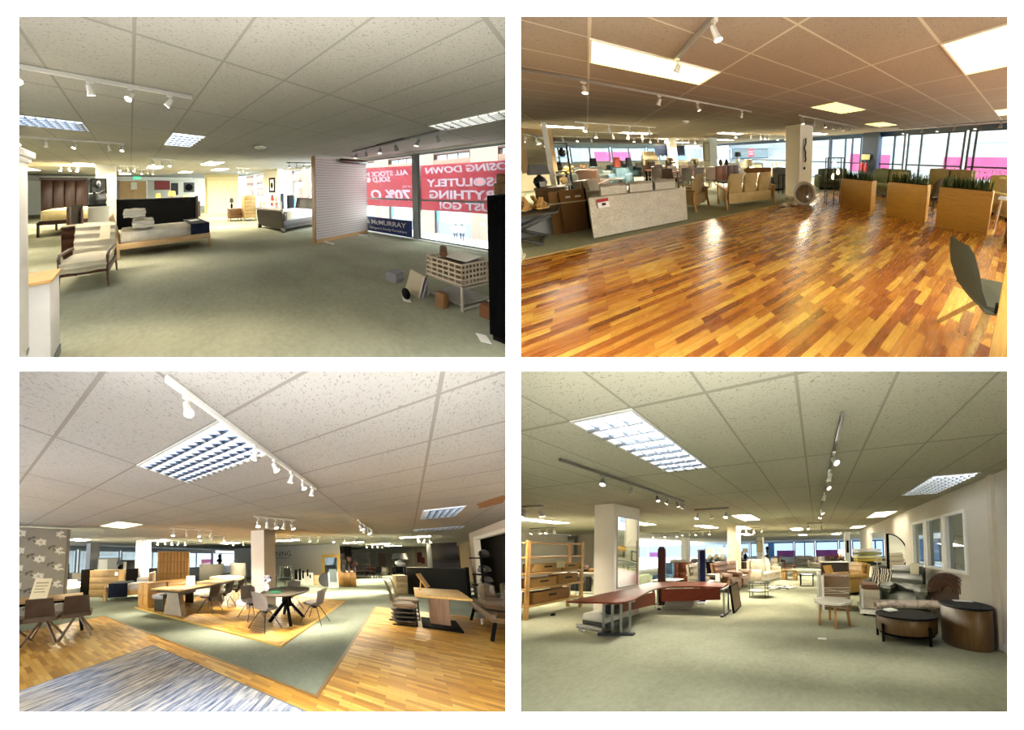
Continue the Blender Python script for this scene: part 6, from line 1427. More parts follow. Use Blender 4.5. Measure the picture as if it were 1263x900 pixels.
# coat stand with clutter, sofa in the dark opening
cs = B().cyl(0, 0, 0, .03, .28).cyl(0, 0, .03, 1.75, .025)
thing('display_stand', 'black display stand hung with grey ornaments before the dark opening', 'stand', 8.75, -1.75, 0, [('pole', cs, BLACK), ('arm', B().tube([(-.25, 0, 1.3), (.25, 0, 1.3)], .02).tube([(0, -.25, 1.55), (0, .25, 1.55)], .02), BLACK), ('shelf', B().cyl(0, 0, 1.05, 1.08, .22).cyl(0, 0, .75, .78, .24), BLACK)])
for z, q, l, c in ((1.08, .16, 'grey pottery ornament in the middle of the black display stand', '#6a655c'), (.78, .15, 'pale pottery ornament on the lower tray of the black display stand', '#7d766b'), (1.56, .13, 'dark pottery ornament at the top of the black display stand', '#4a4640')):
    thing('ornament', l, 'ornament', 8.75+.05, -1.86, 0, [(None, B().lathe([(.05, 0), (q, .08), (q*.8, .18), (.04, .24)], n=12), plain(c, .6))], z=z)
sofa('sofa', 'dark brown sofa inside the dark side opening', 'sofa', 8.2, -3.6, rad(60), 1.6, .9, .9, 2, leather('#2e241d'), arm=.22)
thing('cushion', 'grey printed cushion on the dark brown sofa in the opening', 'cushion', 8.25, -2.75, .5, [(None, B().cush(-.25, .25, -.08, .08, 0, .4, .05), fabric('#8c8579', '#5e584f', 20))], z=.5)
# ---- right: oak table, brown chairs, brown bench
PALEO = wood('#dcb56a', '#c59b4e', 0)
thing('dining_table', 'square oak pedestal table on the right platform', 'table', 5.72, -.98, 0, [('top', B().box(0, 1.46, 0, .91, .715, .755, .008), PALEO), ('pedestal', B().box(.62, .86, .28, .64, .04, .715, .01), wood('#97795f', '#7c614a', 2)), ('base', B().box(.3, 1.2, .12, .8, 0, .045, .01), BLACK)], z=.014)
thing('menu_card', 'oak easel card leaning on the square pedestal table', 'card', 6.35, -.35, rad(-20), [('card', B().box(-.13, .13, 0, .02, 0, .36), wood('#c49a55', '#a97f3d', 0)), ('easel', B().bar((0, .02, .24), (0, .2, 0), .02), OAK)], z=.772, tilt=rot('X', rad(-30)))
BRL = leather('#67533c', .45)
def cantichair(label, u, v, rz):
    bk = B().sheet(lambda a, c: ((a-.5)*.44, .2+.13*c*c, .46+c*.56), 6, 8, .06)
    fr = B()
    for x in (-.2, .2): fr.tube([(x, .2, .44), (x, -.22, .42), (x, -.24, .02), (x, .24, .02)], .018)
    ps = [('backrest', bk, BRL), ('seat', B().cush(-.22, .22, -.24, .22, .42, .5, .012), BRL), ('frame', fr, BLACK)]
    for z in (.3, .2, .1): ps.append(('stretcher', B().box(-.2, .2, -.26+.02, .2, z-.015, z+.015, .006), plain('#2a221c', .5)))
    return thing('dining_chair', label, 'chair', u, v, rz, ps, z=.014, group='brown leather chairs by the square table')
cantichair('brown leather cantilever chair nearer us on the left of the square table', 6.15, .1, rad(14)); cantichair('brown leather cantilever chair behind its twin on the left of the square table', 6.8, .12, rad(10))
def bench3():
    W_ = 1.75
    bk = B().sheet(lambda a, c: (a*W_, .42+.16*c, .44+.5*c), 12, 6, .09)
    ps = [('seat', B().cush(0, W_, -.08, .5, .36, .5, .02, 8), BRL), ('backrest', bk, BRL), ('armrest', B().sheet(lambda a, c: (W_-.02+.14*c, -.02+.55*a, .42+.34*c*(.4+.6*a)), 6, 5, .07), BRL)]
    for x, y, q in ((.12, 0, -.05), (W_-.12, 0, .05), (.12, .42, -.05), (W_-.12, .42, .05)): ps.append(('leg', B().bar((x, y, .38), (x+q, y+(-.08 if y == 0 else .08), 0), .045), BLACK))
    thing('bench', 'brown leather bench with a back on the right of the square table', 'bench', 7.45, -1.28, rad(180), ps, z=.014)
    for u, z, l in ((6.95, .52, 'brown leather cushion standing at the far end of the brown bench'), (6.3, .52, 'flat brown leather cushion lying on the brown bench seat')):
        thing('cushion', l, 'cushion', u, -1.5 if u > 6.5 else -1.42, 0, [(None, B().cush(-.22, .22, -.07, .07, 0, .38, .04) if u > 6.5 else B().cush(-.26, .26, -.2, .2, 0, .13, .04), leather('#57452f'))], z=z+.014)
    thing('price_card', 'white tag hanging below the brown bench seat', 'price tag', 6.05, -1.14, rad(150), [(None, B().box(-.05, .05, 0, .006, 0, .11), PAPER)], z=.24)
bench3()
# ---- ceiling fittings
louvre('large bright louvred ceiling light under the glowing track', .955, 1.555, 1.0, 2.2, 6, 14, e=3.4)
track('long white track of seven glowing spotlights beside the big louvred light', (.55, .98), (2.7, .98), (.06, .36, .5, .66, .8, .93), (0, 12, -12), power=42, size=.66, beam=(1, .93, .8))
track('short track of bright spotlights farther along the ceiling joint', (5.6, .98), (8.2, .98), (.12, .35, .6, .85), (10, -10), size=1.1, power=110)
panel_light('yellowish flat ceiling panel above the wide oak chest', 2.155, 2.755, 5.8, 7.0, e=1.6, col='#fff2b8')
louvre('louvred ceiling light over the square pedestal table', 5.355, 6.555, -.95, -.3, 12, 6, e=2.6)
louvre('second louvred light farther over the right side of the dining showroom', 8.955, 9.555, -1.5, -.2, 6, 10, e=2.2)
for a, c, l in ((12.0, -.9, 'far flat panel over the black divider'), (13.755, 2.2, 'far flat panel over the low oak sideboard'), (16.755, 1.0, 'far flat panel beyond the open shelf unit'), (20.355, .4, 'far flat panel before the oak door'), (9.555, 4.6, 'flat panel right of the white pillar'), (5.355, 9.4, 'flat panel over the winged headboard'), (8.955, 8.2, 'flat panel near the blue windows'), (2.755, 11.8, 'flat panel over the window sofa'), (-.2, 9.4, 'flat panel at the left edge over the blossom wallpaper')):
    panel_light(l, a, a+.6, c, c+1.2, e=11, col='#fff1cc')
for x, y, n, w, l in ((238, 654, 4, 1.2, 'white track over the tall slatted cabinet'), (262, 661, 3, 1.0, 'second white track just behind the first, over the slatted cabinet'), (212, 667, 5, 1.3, 'track of glowing spotlights left of the tall slatted cabinet'), (340, 641, 5, 1.0, 'track of white spotlights in front of the pillar top'), (376, 662, 4, 1.6, 'far track of glowing spotlights right of the pillar'), (425, 664, 3, 1.6, 'far row of warm spotlights over the low oak sideboard'), (462, 672, 4, 2.0, 'farthest row of warm spotlights before the oak door'), (300, 668, 3, 1.2, 'small track of lit spotlights left of the pillar'), (523, 664, 3, 1.2, 'glowing spotlights by the second louvred light')):
    u, v = P(x, y, 2.5); track(l, (u-w*.5, v+w*.25), (u+w*.5, v-w*.25), [(.08+.84*k/(n-1)) for k in range(n)], (10, -10, 0), size=1.15, power=(190 if x >= 376 else 110))
thing('ceiling_stain', 'brown water stain on the ceiling tile at the right edge', 'stain', *P(606, 620, 2.55), 0, [(None, B().prism([(.45*math.cos(i*.4)*(1+.2*math.sin(i*1.7)), .16*math.sin(i*.4)*(1+.25*math.sin(i*2.1))) for i in range(16)], -.003, -.001), plain('#9a6a3c', .9, var=.2))], z=R.ceil)
# ================================================================ fourth showroom (desk, recliners, round tables)
setroom(R4)
SAGE4 = carpet('#9b9d85', '#b1b299')
WALL4 = plain('#d9d2c3', .85, var=.03)
shell(-14, 9.0, -1.5, 27.5, SAGE4, ceiling_tiles(-.097, 1.27, .6, 1.2, '#b3b09c', '#918e7c', '#726f5e'), [('wall_left', 'v', 9.5, -14, U(752, 9.5), 0, R.ceil, WALL4), ('wall_left', 'u', -14.1, -1, 9.5, 0, R.ceil, WALL4)])
UR = 2.56
vA, vB = V(1196, UR), V(1066, UR)
wv = [V(x, UR) for x in (1193, 1166, 1164, 1143, 1141.5, 1126)]
z0w, z1w = 1.0, 2.16
struct('wall_right', B().box(UR, UR+.12, -1.5, wv[0], 0, R.ceil).box(UR, UR+.12, wv[0], wv[5], 0, z0w).box(UR, UR+.12, wv[0], wv[5], z1w, R.ceil).box(UR, UR+.12, wv[5], 9.2, 0, R.ceil).box(UR, UR+.12, 11.6, 14.0, 0, R.ceil).box(UR, UR+.12, 9.2, 11.6, 2.2, R.ceil), WALL4)
for i in range(3): window('window_%d' % (i+1), 'u', UR+.04, wv[2*i], wv[2*i+1], z0w, z1w, TRIMW, .055, .14, tint='#b9c2c4', gl=.25)
struct('baseboard_right', B().box(UR-.02, UR, -1.5, 4.4, 0, .11), TRIMW)
struct('trim_wall_post', B().box(UR-.05, UR, 3.85, 3.93, 0, R.ceil), plain('#d2c8b4', .7))
struct('wall_side', B().box(UR+.12, 9, 4.2, 4.3, 0, R.ceil), plain('#8d8a82', .8))
px_, py_, _ = 0, 0, 0
pc = [P(733.8, 622, R.ceil), P(761, 621, R.ceil), P(787.5, 627, R.ceil)]
pillar(-4.78, -4.23, 3.72, 4.4, plain('#ece6d8', .8, var=.02))
for x0, x1, v, m in ((897, 908, 9.0, '#cdbf9f'), (840, 846, 15, '#e9e2cf'), (1042, 1048, 15, '#e4ddd0'), (933, 940, 17, '#d8d0bd')): pillar(U(x0, v), U(x1, v), v, v+.6, plain(m, .8))
# far window wall
VW = 25.0
struct('trim_window_head', B().box(-14, 9, VW-.1, VW+.12, 2.32, R.ceil), plain('#9fb4c8', .6)); struct('wall_back', B().box(-14, 9, VW, VW+.1, 0, .6), plain('#b8c0c6', .8))
xs = [755, 800, 845, 893, 925, 953, 979, 1005, 1034, 1050, 1068, 1090, 1120, 1160, 1210]
for i, (x0, x1) in enumerate(zip(xs, xs[1:])):
    window('window_%d' % (i+4), 'v', VW, U(x0, VW)+.03, U(x1, VW)-.03, .6 if x0 < 975 else .05, 2.32, BLUEF if x0 > 900 else plain('#a8c4dc', .5), .12, .12, mull=(U((x0+x1)/2, VW),) if i % 2 == 0 else (), tint='#b4c6dc')
for x0, x1, l in ((797, 815, 'pink banner outside the windows behind the green tufted sofa'), (957, 979, 'pink banner outside the far window left of the middle post'), (1006, 1034, 'pink banner outside the far window right of the middle post'), (1098, 1112, 'pink banner seen through the opening behind the half round mirror')):
    redban(l, 'v', VW+.4, U(x0, VW), U(x1, VW), .6, 1.35)
struct('trim_blue_post', B().box(U(947, 24), U(953, 24), 24, 24.2, 0, 2.32), plain('#2f6fb5', .5))
# ---- left: shelf unit with boxes, wall mirror, table of samples
PINE = wood('#c59b5c', '#a87f42', 1); PINEV = wood('#c59b5c', '#a87f42', 2)
ps = []
for x in (-6.85, -6.39):
    for y in (3.47, 4.62): ps.append(('post', B().bar((x+.03, y, 1.8), (x, y, 0), .06), PINEV))
for z in (.27, .66, 1.0, 1.38, 1.72): ps.append(('shelf', B().box(-6.87, -6.34, 3.44, 4.66, z, z+.045, .006), PINE))
thing('shelf_unit', 'open pine shelf unit of five tiers at the left edge', 'shelves', -6.6, 4.0, 0, [(n_, b_.xf(0, tr(6.6, -4.0, 0)), m_) for n_, b_, m_ in ps])
for v, z, w, h, l, c in ((3.6, .32, .75, .26, 'brown carton with a black handle slot on the low shelf of the pine unit', '#8a6234'), (3.55, .705, .5, .2, 'flat kraft carton on the middle shelf of the pine unit, front', '#a9834c'), (4.1, .705, .45, .24, 'kraft carton on the middle shelf of the pine unit, rear', '#9c7642'), (3.6, 1.046, .55, .2, 'light kraft carton on the upper shelf of the pine unit, front', '#b8935a'), (4.2, 1.046, .38, .18, 'small kraft carton on the upper shelf of the pine unit, rear', '#a98450')):
    thing('cardboard_box', l, 'box', -6.78, v, 0, [('carton', B().box(0, .38, 0, w, 0, h, .005), plain(c, .8)), ('hand_slot', B().box(.378, .384, w/2-.08, w/2+.08, h*.5, h*.7), plain('#2a1d10', .8))], z=z)
picture('price_card', 'cream card hanging under the top shelf of the pine unit', 'price tag', -6.33, 4.1, rad(90), .16, .18, z=1.12, fw=.005, frame=plain('#e8dcb0', .7), inner=plain('#e8dcb0', .7))
v = 9.4; picture('mirror', 'wide grey framed mirror on the left wall above the pine shelf unit', 'mirror', U(681, v), v, 0, U(711, v)-U(652, v), Z(U(681, v), v, 662)-Z(U(681, v), v, 688), z=Z(U(681, v), v, 688), fw=.2, frame=plain('#7d7a73', .4), inner=mirror(), art=B().box(-.3, .0, .0, .005, .3, .8), art_mat=plain('#c2b59a', .6))
def samples():
    u0, v0 = U(684, 5.0), 4.95; w = U(739, 5)-u0; h = .86
    f = B()
    for x in (0, w):
        for y in (0, .7): f.bar((x, y, 0), (x, y, h), .035); 
    for y in (0, .7): f.bar((0, y, h), (w, y, h), .035); f.bar((0, y, .12), (w, y, .12), .03)
    thing('sample_rack', 'chrome framed rack table holding fabric samples beside the pillar', 'rack', u0, v0, 0, [('frame', f, STEEL), ('top', B().box(-.03, w+.03, -.03, .73, h, h+.03), plain('#c9c4b8', .5))])
    cs = ['#2a2624', '#5a3324', '#6b3a28', '#d8cfc0', '#e2dccf', '#3a3f46', '#2d2f33', '#4a4a48', '#57534d', '#3c3a38']
    for i, c in enumerate(cs):
        x = .05+(w-.2)*i/len(cs)
        thing('fabric_sample', ('%s upholstery swatch hanging %s in the chrome sample rack' % (('black', 'brown', 'rust brown', 'cream', 'ivory', 'slate', 'charcoal', 'grey', 'taupe', 'dark grey')[i], 'first second third fourth fifth sixth seventh eighth ninth last'.split()[i])), 'fabric sample', u0+x, v0-.06, 0, [(None, B().box(0, (w-.2)/len(cs)-.008, 0, .03, 0, .42, .004), fabric(c, c, 120))], z=.36, group='swatches in the sample rack')
    for i, (x, z, ww, l, c) in enumerate(((.1, 0, .5, 'stack of pale catalogues on the sample rack', '#d8d3c6'), (.75, 0, .35, 'dark catalogue pile on the sample rack, right', '#4a3b30'), (.45, .09, .3, 'brown wooden tray on top of the catalogues', '#7a5230'), (1.05, .0, .2, 'small orange box at the end of the sample rack', '#b8813a'))):
        thing('catalogue_stack', l, 'catalogues', u0+x, v0+.2, .1*i, [('sheets', B().box(0, ww, 0, .35, 0, .08, .006), plain(c, .7)), ('cover', B().box(-.01, ww+.01, -.01, .36, .08, .088), plain(c, .5))], z=h+.031+z)
samples()
v = 2.95
thing('floor_polisher', 'white plastic machine with a dark base lying on the carpet by the desk leg', 'machine', -4.6, 3.35, rad(-8), [('cover', B().prism([(0, .16), (.05, .3), (.55, .34), (.72, .26), (.74, .16)], 0, .45, 'y', .02), plain('#dcdcd4', .4)), ('base', B().box(-.02, .8, .02, .42, .06, .17, .02), plain('#4d4f50', .5)), ('skid', B().cush(-.12, .66, -.02, .46, .0, .07, .02), plain('#8f9290', .5)), ('motor', B().cush(.5, .75, .1, .35, .3, .46, .03), plain('#23252c', .5)), ('cable', B().tube([(-.1, 0, .03), (-.25, .1, .02), (-.2, .3, .02), (.1, -.1, .02), (.3, -.12, .02)], .015), plain('#c4c6c4', .5))])
thing('castor', 'small black castor lying on the carpet under the sample rack', 'castor', *P(682, 759), 0, [(None, B().cyl(0, 0, 0, .05, .04))] and [(None, B().cyl(0, 0, 0, .05, .04), BLACK)])
thing('packed_boards', 'white packed boards stacked on the carpet under the desk', 'boards', -4.0, 4.25, rad(12), [('board', B().box(0, .75, 0, .35, .0, .09), plain('#c9c3b4', .7)), ('board', B().box(.05, .8, 0, .35, .09, .18), plain('#dcd6c8', .7)), ('board', B().box(.1, .8, .02, .35, .18, .26), plain('#cfc9bb', .7))])
# ---- wave desk
MAH = wood('#6e2a16', '#521c0e', 0, 1, .42, .3); HD = .655
def desk():
    px = [(699, 741.2), (720, 742), (738, 742), (757, 743), (770, 742), (782, 738.5), (793, 732.5), (802, 728), (811, 725), (829, 723), (850, 722.8), (872, 723), (891, 723.5), (897, 719.2), (870, 717), (845, 716.8), (820, 717.4), (804, 717.6), (793, 720), (782, 723.2), (760, 728.5), (740, 732.5), (718, 737.2)]
    pts = [P(x, y, HD) for x, y in px]
    top = B().prism(pts, HD-.03, HD, 'z', .005)
    ps = [('top', top, MAH)]
    # leg frames
    def legset(a, c, n, foot):
        b = B(); f = B()
        for i in range(n):
            t = (i+.5)/n; x, y = a[0]+(c[0]-a[0])*t, a[1]+(c[1]-a[1])*t; b.tube([(x, y, .03), (x, y, HD-.03)], .022, 8)
        f.bar((a[0], a[1], .025), (c[0], c[1], .025), .06, .045); b.bar((a[0], a[1], HD-.045), (c[0], c[1], HD-.045), .05, .03)
        ps.append(('leg_frame', b, STEEL, [('foot_bar', f, plain('#3c3f44', .4))]))
    legset(P(739, 783), P(782, 783.5), 4, 1); legset(P(890, 761.5), P(901, 753), 2, 1); legset(P(813, 752), P(809, 748), 1, 1); legset(P(842, 749), P(846, 745), 1, 1)
    a, c = P(811, 729, .6), P(890, 727, .6); a = Vector((a[0]+.02, a[1]+.1, 0)); c = Vector((c[0]-.08, c[1]+.1, 0))
    d = (c-a); nn = Vector((-d.y, d.x, 0)).normalized()*.02
    ps.append(('modesty_panel', B().prism([a[:2], c[:2], (c+nn)[:2], (a+nn)[:2]], HD-.31, HD-.031), MAH))
    a, c = P(747, 743, .6), P(795, 735, .6); a = Vector((a[0]+.05, a[1]+.25, 0)); c = Vector((c[0], c[1]+.3, 0)); d = c-a; nn = Vector((-d.y, d.x, 0)).normalized()*.02
    ps.append(('modesty_panel', B().prism([a[:2], c[:2], (c+nn)[:2], (a+nn)[:2]], HD-.3, HD-.031), MAH))
    thing('desk', 'glossy mahogany wave shaped office desk on silver leg frames', 'desk', 0, 0, 0, ps)
desk()
thing('leaflet_stand', 'clear stand of white paper on the right end of the mahogany desk', 'leaflet stand', *P(885, 717.5, HD), rad(10), [('sheet', B().box(-.06, .06, 0, .01, 0, .22), PAPER), ('foot', B().box(-.06, .06, 0, .07, 0, .008), glass('#e8eef0'))], z=HD+.003)
thing('drawer_pedestal', 'grey pedestal with dark cables on the carpet behind the mahogany desk', 'pedestal', -3.75, 5.05, 0, [('body', B().box(0, .5, 0, .5, 0, .5, .01), plain('#8f8c84', .5)), ('cables', B().tube([(.55, .1, .04), (.7, .0, .05), (.85, .2, .04), (.65, .3, .06), (.9, .1, .04)], .04), plain('#2a2d3a', .6)), ('drawer', B().box(.03, .47, -.012, 0, .05, .45), plain('#9b988f', .5))])
thing('panel_board', 'dark framed board leaning under the right end of the mahogany desk', 'board', *P(906, 756), rad(96), [('board', B().box(0, .62, 0, .03, .02, .62), plain('#6d5433', .6)), ('frame', B().box(-.02, .64, -.01, .04, 0, .03).box(-.02, .0, -.01, .04, 0, .66).box(.62, .64, -.01, .04, 0, .66).box(-.02, .64, -.01, .04, .63, .66), BLACK)], tilt=rot('X', rad(-8)))
picture('mirror', 'tall silver framed mirror hung on the right face of the pillar', 'mirror', -4.215, 4.06, rad(90), .56, 1.58, z=.7, fw=.02, frame=STEEL, inner=mirror(), d=.02)
thing('standing_panel', 'tall dark brown rounded panel standing behind the desk beside the pillar', 'panel', -4.42, 4.95, rad(10), [('board', B().prism([(0, 0), (.22, 0), (.22, 1.55), (.17, 1.63), (.05, 1.63), (0, 1.55)], 0, .05, 'y'), wood('#3a1a12', '#2a100a', 2)), ('foot', B().box(-.05, .27, -.12, .17, 0, .03), BLACK)])
thing('screen_panel', 'narrow navy cloth screen end with a silver edge behind the desk', 'screen', *P(848, 752), rad(8), [('cloth', B().box(-.1, .05, 0, .06, .05, 1.5), fabric('#252c5c', '#1c2248', 120)), ('edge', B().box(-.16, -.1, -.01, .07, .0, 1.53).box(-.16, .06, -.01, .07, 1.5, 1.53), STEEL), ('foot', B().box(-.2, .1, -.15, .22, 0, .03), plain('#d4d6d8', .4))])
# ---- row of recliners
def recliner(label, u, v, rz, w, m, group=None, h=1.05, d=.9, wing=True):
    ps = [('base', B().box(.08, w-.08, .06, d-.1, .06, .3, .03), m), ('seat_cushion', B().cush(.17, w-.17, 0, d-.28, .28, .48, .03), m)]
    for x0 in (0, w-.2): ps.append(('armrest', B().box(x0, x0+.2, .02, d-.12, .08, .6, .06, 4).cush(x0-.01, x0+.21, -.01, d-.2, .52, .66, .02), m))
    for i, (z0, z1, yy) in enumerate(((.42, .66, d-.26), (.64, .88, d-.2), (.86, h, d-.17))): ps.append(('back_cushion', B().cush(.13, w-.13, yy-.09, yy+.1, z0, z1, .035), m))
    ps.append(('back_shell', B().loft([[(x, y, z) for x, y, z in ((.1, y0, z0), (w-.1, y0, z0), (w-.1, y0+.12, z0), (.1, y0+.12, z0))] for y0, z0 in ((d-.16, .2), (d-.13, .7), (d-.06, h-.03))]), m))
    ps.append(('footrest', B().cush(.18, w-.18, -.06, .03, .1, .36, .015), m))
    return thing('recliner_chair', label, 'armchair', u, v, rz, ps, group=group)
TPE = leather('#8c8270'); TAN = leather('#8a6248'); TAN2 = leather('#a88468'); CRM = leather('#d6ccb4')
seats = [(858, 748, 7.0, TPE, 'taupe winged recliner at the near end of the armchair row'), (880, 742, 7.0, TAN, 'tan leather recliner, second in the armchair row'), (893, 735, 7.9, TAN2, 'light tan recliner, third in the armchair row')]
recliner(seats[0][4], -3.45, 6.15, rad(75), .85, TPE, 'recliners in a row'); recliner(seats[1][4], -3.0, 7.0, rad(75), .82, TAN, 'recliners in a row'); recliner(seats[2][4], -2.95, 7.95, rad(75), .85, TAN2, 'recliners in a row')
sofa('sofa', 'long cream leather reclining sofa at the far end of the armchair row', 'sofa', -2.62, 9.0, rad(78), 2.3, .9, 1.02, 3, CRM, arm=.24, armh=.62, leg=.04)
recliner('cream recliner after the long cream sofa', -2.35, 11.5, rad(78), .8, CRM, 'recliners in a row')
thing('price_card', 'white card standing on the arm of the tan leather recliner', 'price tag', -2.75, 7.1, rad(70), [(None, B().box(0, .1, 0, .01, 0, .4), PAPER)], z=.72)
# ---- oval glass table, cow hide, low tables
f = B(); n = 28
def ring(rx, ry, z): return [(rx*math.cos(2*PI*i/n), ry*math.sin(2*PI*i/n), z) for i in range(n)]
f.tube(ring(.36, .26, .47), .013, 6, True); f.tube(ring(.36, .26, .2), .01, 6, True); f.tube(ring(.36, .26, .4), .01, 6, True)
for a in (45, 135, 225, 315): f.tube([(.36*math.cos(rad(a)), .26*math.sin(rad(a)), .47), (.36*math.cos(rad(a)), .26*math.sin(rad(a)), 0)], .012, 6)
ou, ov = P(934.5, 737)
thing('side_table', 'oval glass topped black metal table standing alone on the carpet', 'table', ou, ov+.15, 0, [('frame', f, DARKMETAL), ('top', B().lathe([(.355, .462), (.355, .472)], n=28, sy=.72), glass('#cfe0dc', .25)), ('shelf', B().lathe([(.35, .196), (.35, .204)], n=28, sy=.72), plain('#c9b583', .3))])
t = NT('hide'); fx = t.noise(t.rp(), 3.2, 2); HIDE = t.fin(t.ramp(fx, [(.46, '#d9dad6'), (.5, '#3a3a3c')]), .9)
hu, hv = P(962, 724)
thing('cowhide', 'black and white cow hide lying on the carpet beyond the oval table', 'rug', hu, hv, 0, [(None, B().prism([(.62*math.cos(i*PI/10)*(1+.16*math.sin(i*2.3)), .5*math.sin(i*PI/10)*(1+.2*math.cos(i*1.9))) for i in range(20)], .002, .014), HIDE)])
table('coffee_table', 'oak coffee table with a slab base behind the cow hide', 'table', *P(945, 714), 0, .8, .6, .5, OAK, wood('#a8814c', '#8c673a', 2), .2, extra=[('leaflet_pile', B().box(.1, .5, .1, .4, .5, .53), plain('#6b4632', .6))])
table('side_table', 'dark red side table at the end of the cream sofa', 'table', *P(932, 711), 0, .7, .6, .6, wood('#5a2e1c', '#40200f', 0), wood('#5a2e1c', '#40200f', 0), .1)
# ---- middle distance goods
def far(x, v): return U(x, v), v
GRT = fabric('#a9b39a', '#98a289', 30)
sofa('sofa', 'pale green tufted sofa seen between the brown panel and navy screen', 'sofa', *far(803, 7.6), rad(-170), .75, .8, 1.0, 1, GRT)
thing('armchair', 'blue armchair right of the pale green tufted sofa', 'armchair', *far(818, 8.2), 0, [('seat', B().cush(-.3, .3, -.3, .3, .2, .48, .03), fabric('#4a6884', '#3d5870', 90)), ('backrest', B().cush(-.3, .3, .2, .34, .4, .95, .03), fabric('#4a6884', '#3d5870', 90)), ('leg', B().box(-.25, -.2, -.25, .3, 0, .22).box(.2, .25, -.25, .3, 0, .22), BLACK)])
table('coffee_table', 'black legged pale topped table in front of the green tufted sofa', 'table', *far(803, 6.0), 0, .9, .5, .56, plain('#e4dfd2', .5), BLACK, .05)
table('side_table', 'second black legged pale table left of the navy screen', 'table', *far(827, 6.4), 0, .4, .5, .6, plain('#dcd4c4', .5), WALNUT, .05)
chest('sideboard', 'red brown sideboard behind the navy screen', 'cabinet', *far(826, 9.0), 0, 1.0, .45, .95, 2, 2, mat=wood('#6b3422', '#4e2415', 0))
for i, (x, l) in enumerate(((875.5, 'left lamp with a cream drum shade before the far windows'), (890.5, 'right lamp with a cream drum shade before the far windows'))):
    lamp(l, U(x, 11), 11, .86, .78, .27, plain('#9b9c9a', .25), emit('#e9d9a8', .55), group='cream shaded lamp pair', lit=1.0)
chest('sideboard', 'long black sideboard carrying the two cream shaded lamps', 'cabinet', U(866, 10.9), 10.8, 0, U(899, 10.9)-U(866, 10.9), .5, .85, 1, 4, mat=BLACK, doors=True)
thing('vase', 'round silver vase between the two cream shaded lamps', 'vase', U(883, 11), 11.05, 0, [(None, B().lathe([(.06, 0), (.2, .12), (.22, .25), (.1, .4), (.06, .42)], n=16), plain('#8e908c', .25))], z=.862)
for i, (x, v, w, rz, m, l) in enumerate(((830, 12.5, 1.6, 10, fabric('#c9c3b2', '#b8b2a2', 90), 'cream sofa by the left windows of the recliner showroom'), (855, 14, 1.7, -10, fabric('#77736a', '#69655c', 90), 'dark grey sofa behind the black sideboard'), (912, 13.2, 1.2, 100, leather('#2f241c'), 'dark leather sofa beyond the long cream sofa'), (926, 14.5, 1.4, 60, leather('#54402e'), 'brown leather sofa near the cream pillar'), (950, 14.2, 1.0, -20, fabric('#938a78', '#847b69', 90), 'taupe tub chair beyond the oak coffee table'), (962, 17.5, 1.2, 30, leather('#5b3d2b'), 'brown leather armchair before the far pink banner'), (990, 19, 1.8, 0, fabric('#a49e92', '#938d81', 90), 'grey sofa in front of the far middle windows'), (1004, 17, 1.2, -30, fabric('#857d6e', '#766e60', 90), 'grey brown tub chair beside the aisle'), (1030, 19, 1.8, 10, leather('#6a3b2a'), 'red brown leather sofa under the far right banner'), (1020, 15, 1.0, -80, fabric('#4e4a44', '#423f39', 90), 'charcoal armchair right of the aisle'))):
    u = U(x, v); sofa('sofa' if w > 1.1 else 'armchair', l, 'sofa' if w > 1.1 else 'armchair', u-w/2, v, rad(rz), w, .9, .88, 2 if w > 1.1 else 1, m)
lamp('black shaded lamp on the dark cabinet before the windows', U(919, 13), 13, .9, .7, .2, BLACK, fabric('#e8d9bd', '#e0d0b0', 100)); chest('cabinet', 'dark cabinet under the black based lamp', 'cabinet', U(914, 12.9), 12.8, 0, .8, .45, .9, 2, mat=WALNUT)
lamp('brown pleated lamp at the back of the cream sofa', U(912, 12), 12, .8, .6, .25, BLACK, fabric('#8a6a44', '#7a5c38', 100)); table('side_table', 'little table under the brown pleated lamp', 'table', U(908, 12), 11.8, 0, .6, .5, .8, WALNUT, WALNUT)
lamp('glowing lamp near the far right pillar', U(1036, 16), 16, .8, .6, .2, plain('#b58a5a', .4), emit('#f0d79c', .8), lit=1.5); table('side_table', 'small table under the glowing lamp by the far right pillar', 'table', U(1033, 16), 15.8, 0, .6, .5, .8, WALNUT, WALNUT)
picture('picture', 'gold framed picture on the far middle pillar', 'picture', U(936.5, 16.95), 16.95, 0, .5, .9, z=1.3, inner=plain('#cdbb8a', .5), frame=plain('#9a7f3e', .4)); picture('picture', 'dark narrow picture on the far right pillar', 'picture', U(1045, 14.95), 14.95, 0, .14, .8, z=1.2, inner=BLACK)
mq = B().lathe([(.12, 0), (.02, .05), (.02, .6), (.16, .7), (.12, .9), (.17, 1.15), (.06, 1.25), (.08, 1.35), (.09, 1.46), (.001, 1.55)], n=12)
thing('statue', 'dark bust on a stand in front of the blue window post', 'statue', *far(946, 13.5), 0, [('bust', mq, plain('#26211f', .5)), ('hat', B().lathe([(.22, 1.5), (.12, 1.52), (.1, 1.68), (.001, 1.7)], n=12), BLACK)])
thing('desk', 'black topped desk in front of the charcoal armchair', 'desk', *far(1018, 12.5), 0, [('top', B().box(-.3, 1.2, 0, .7, .72, .76), plain('#e6e2dc', .4)), ('side', B().box(-.28, -.2, .02, .68, 0, .72).box(1.1, 1.18, .02, .68, 0, .72), plain('#3b2118', .5)), ('front', B().box(-.2, 1.1, .05, .08, .1, .72), plain('#241a18', .5))])
fr = B()
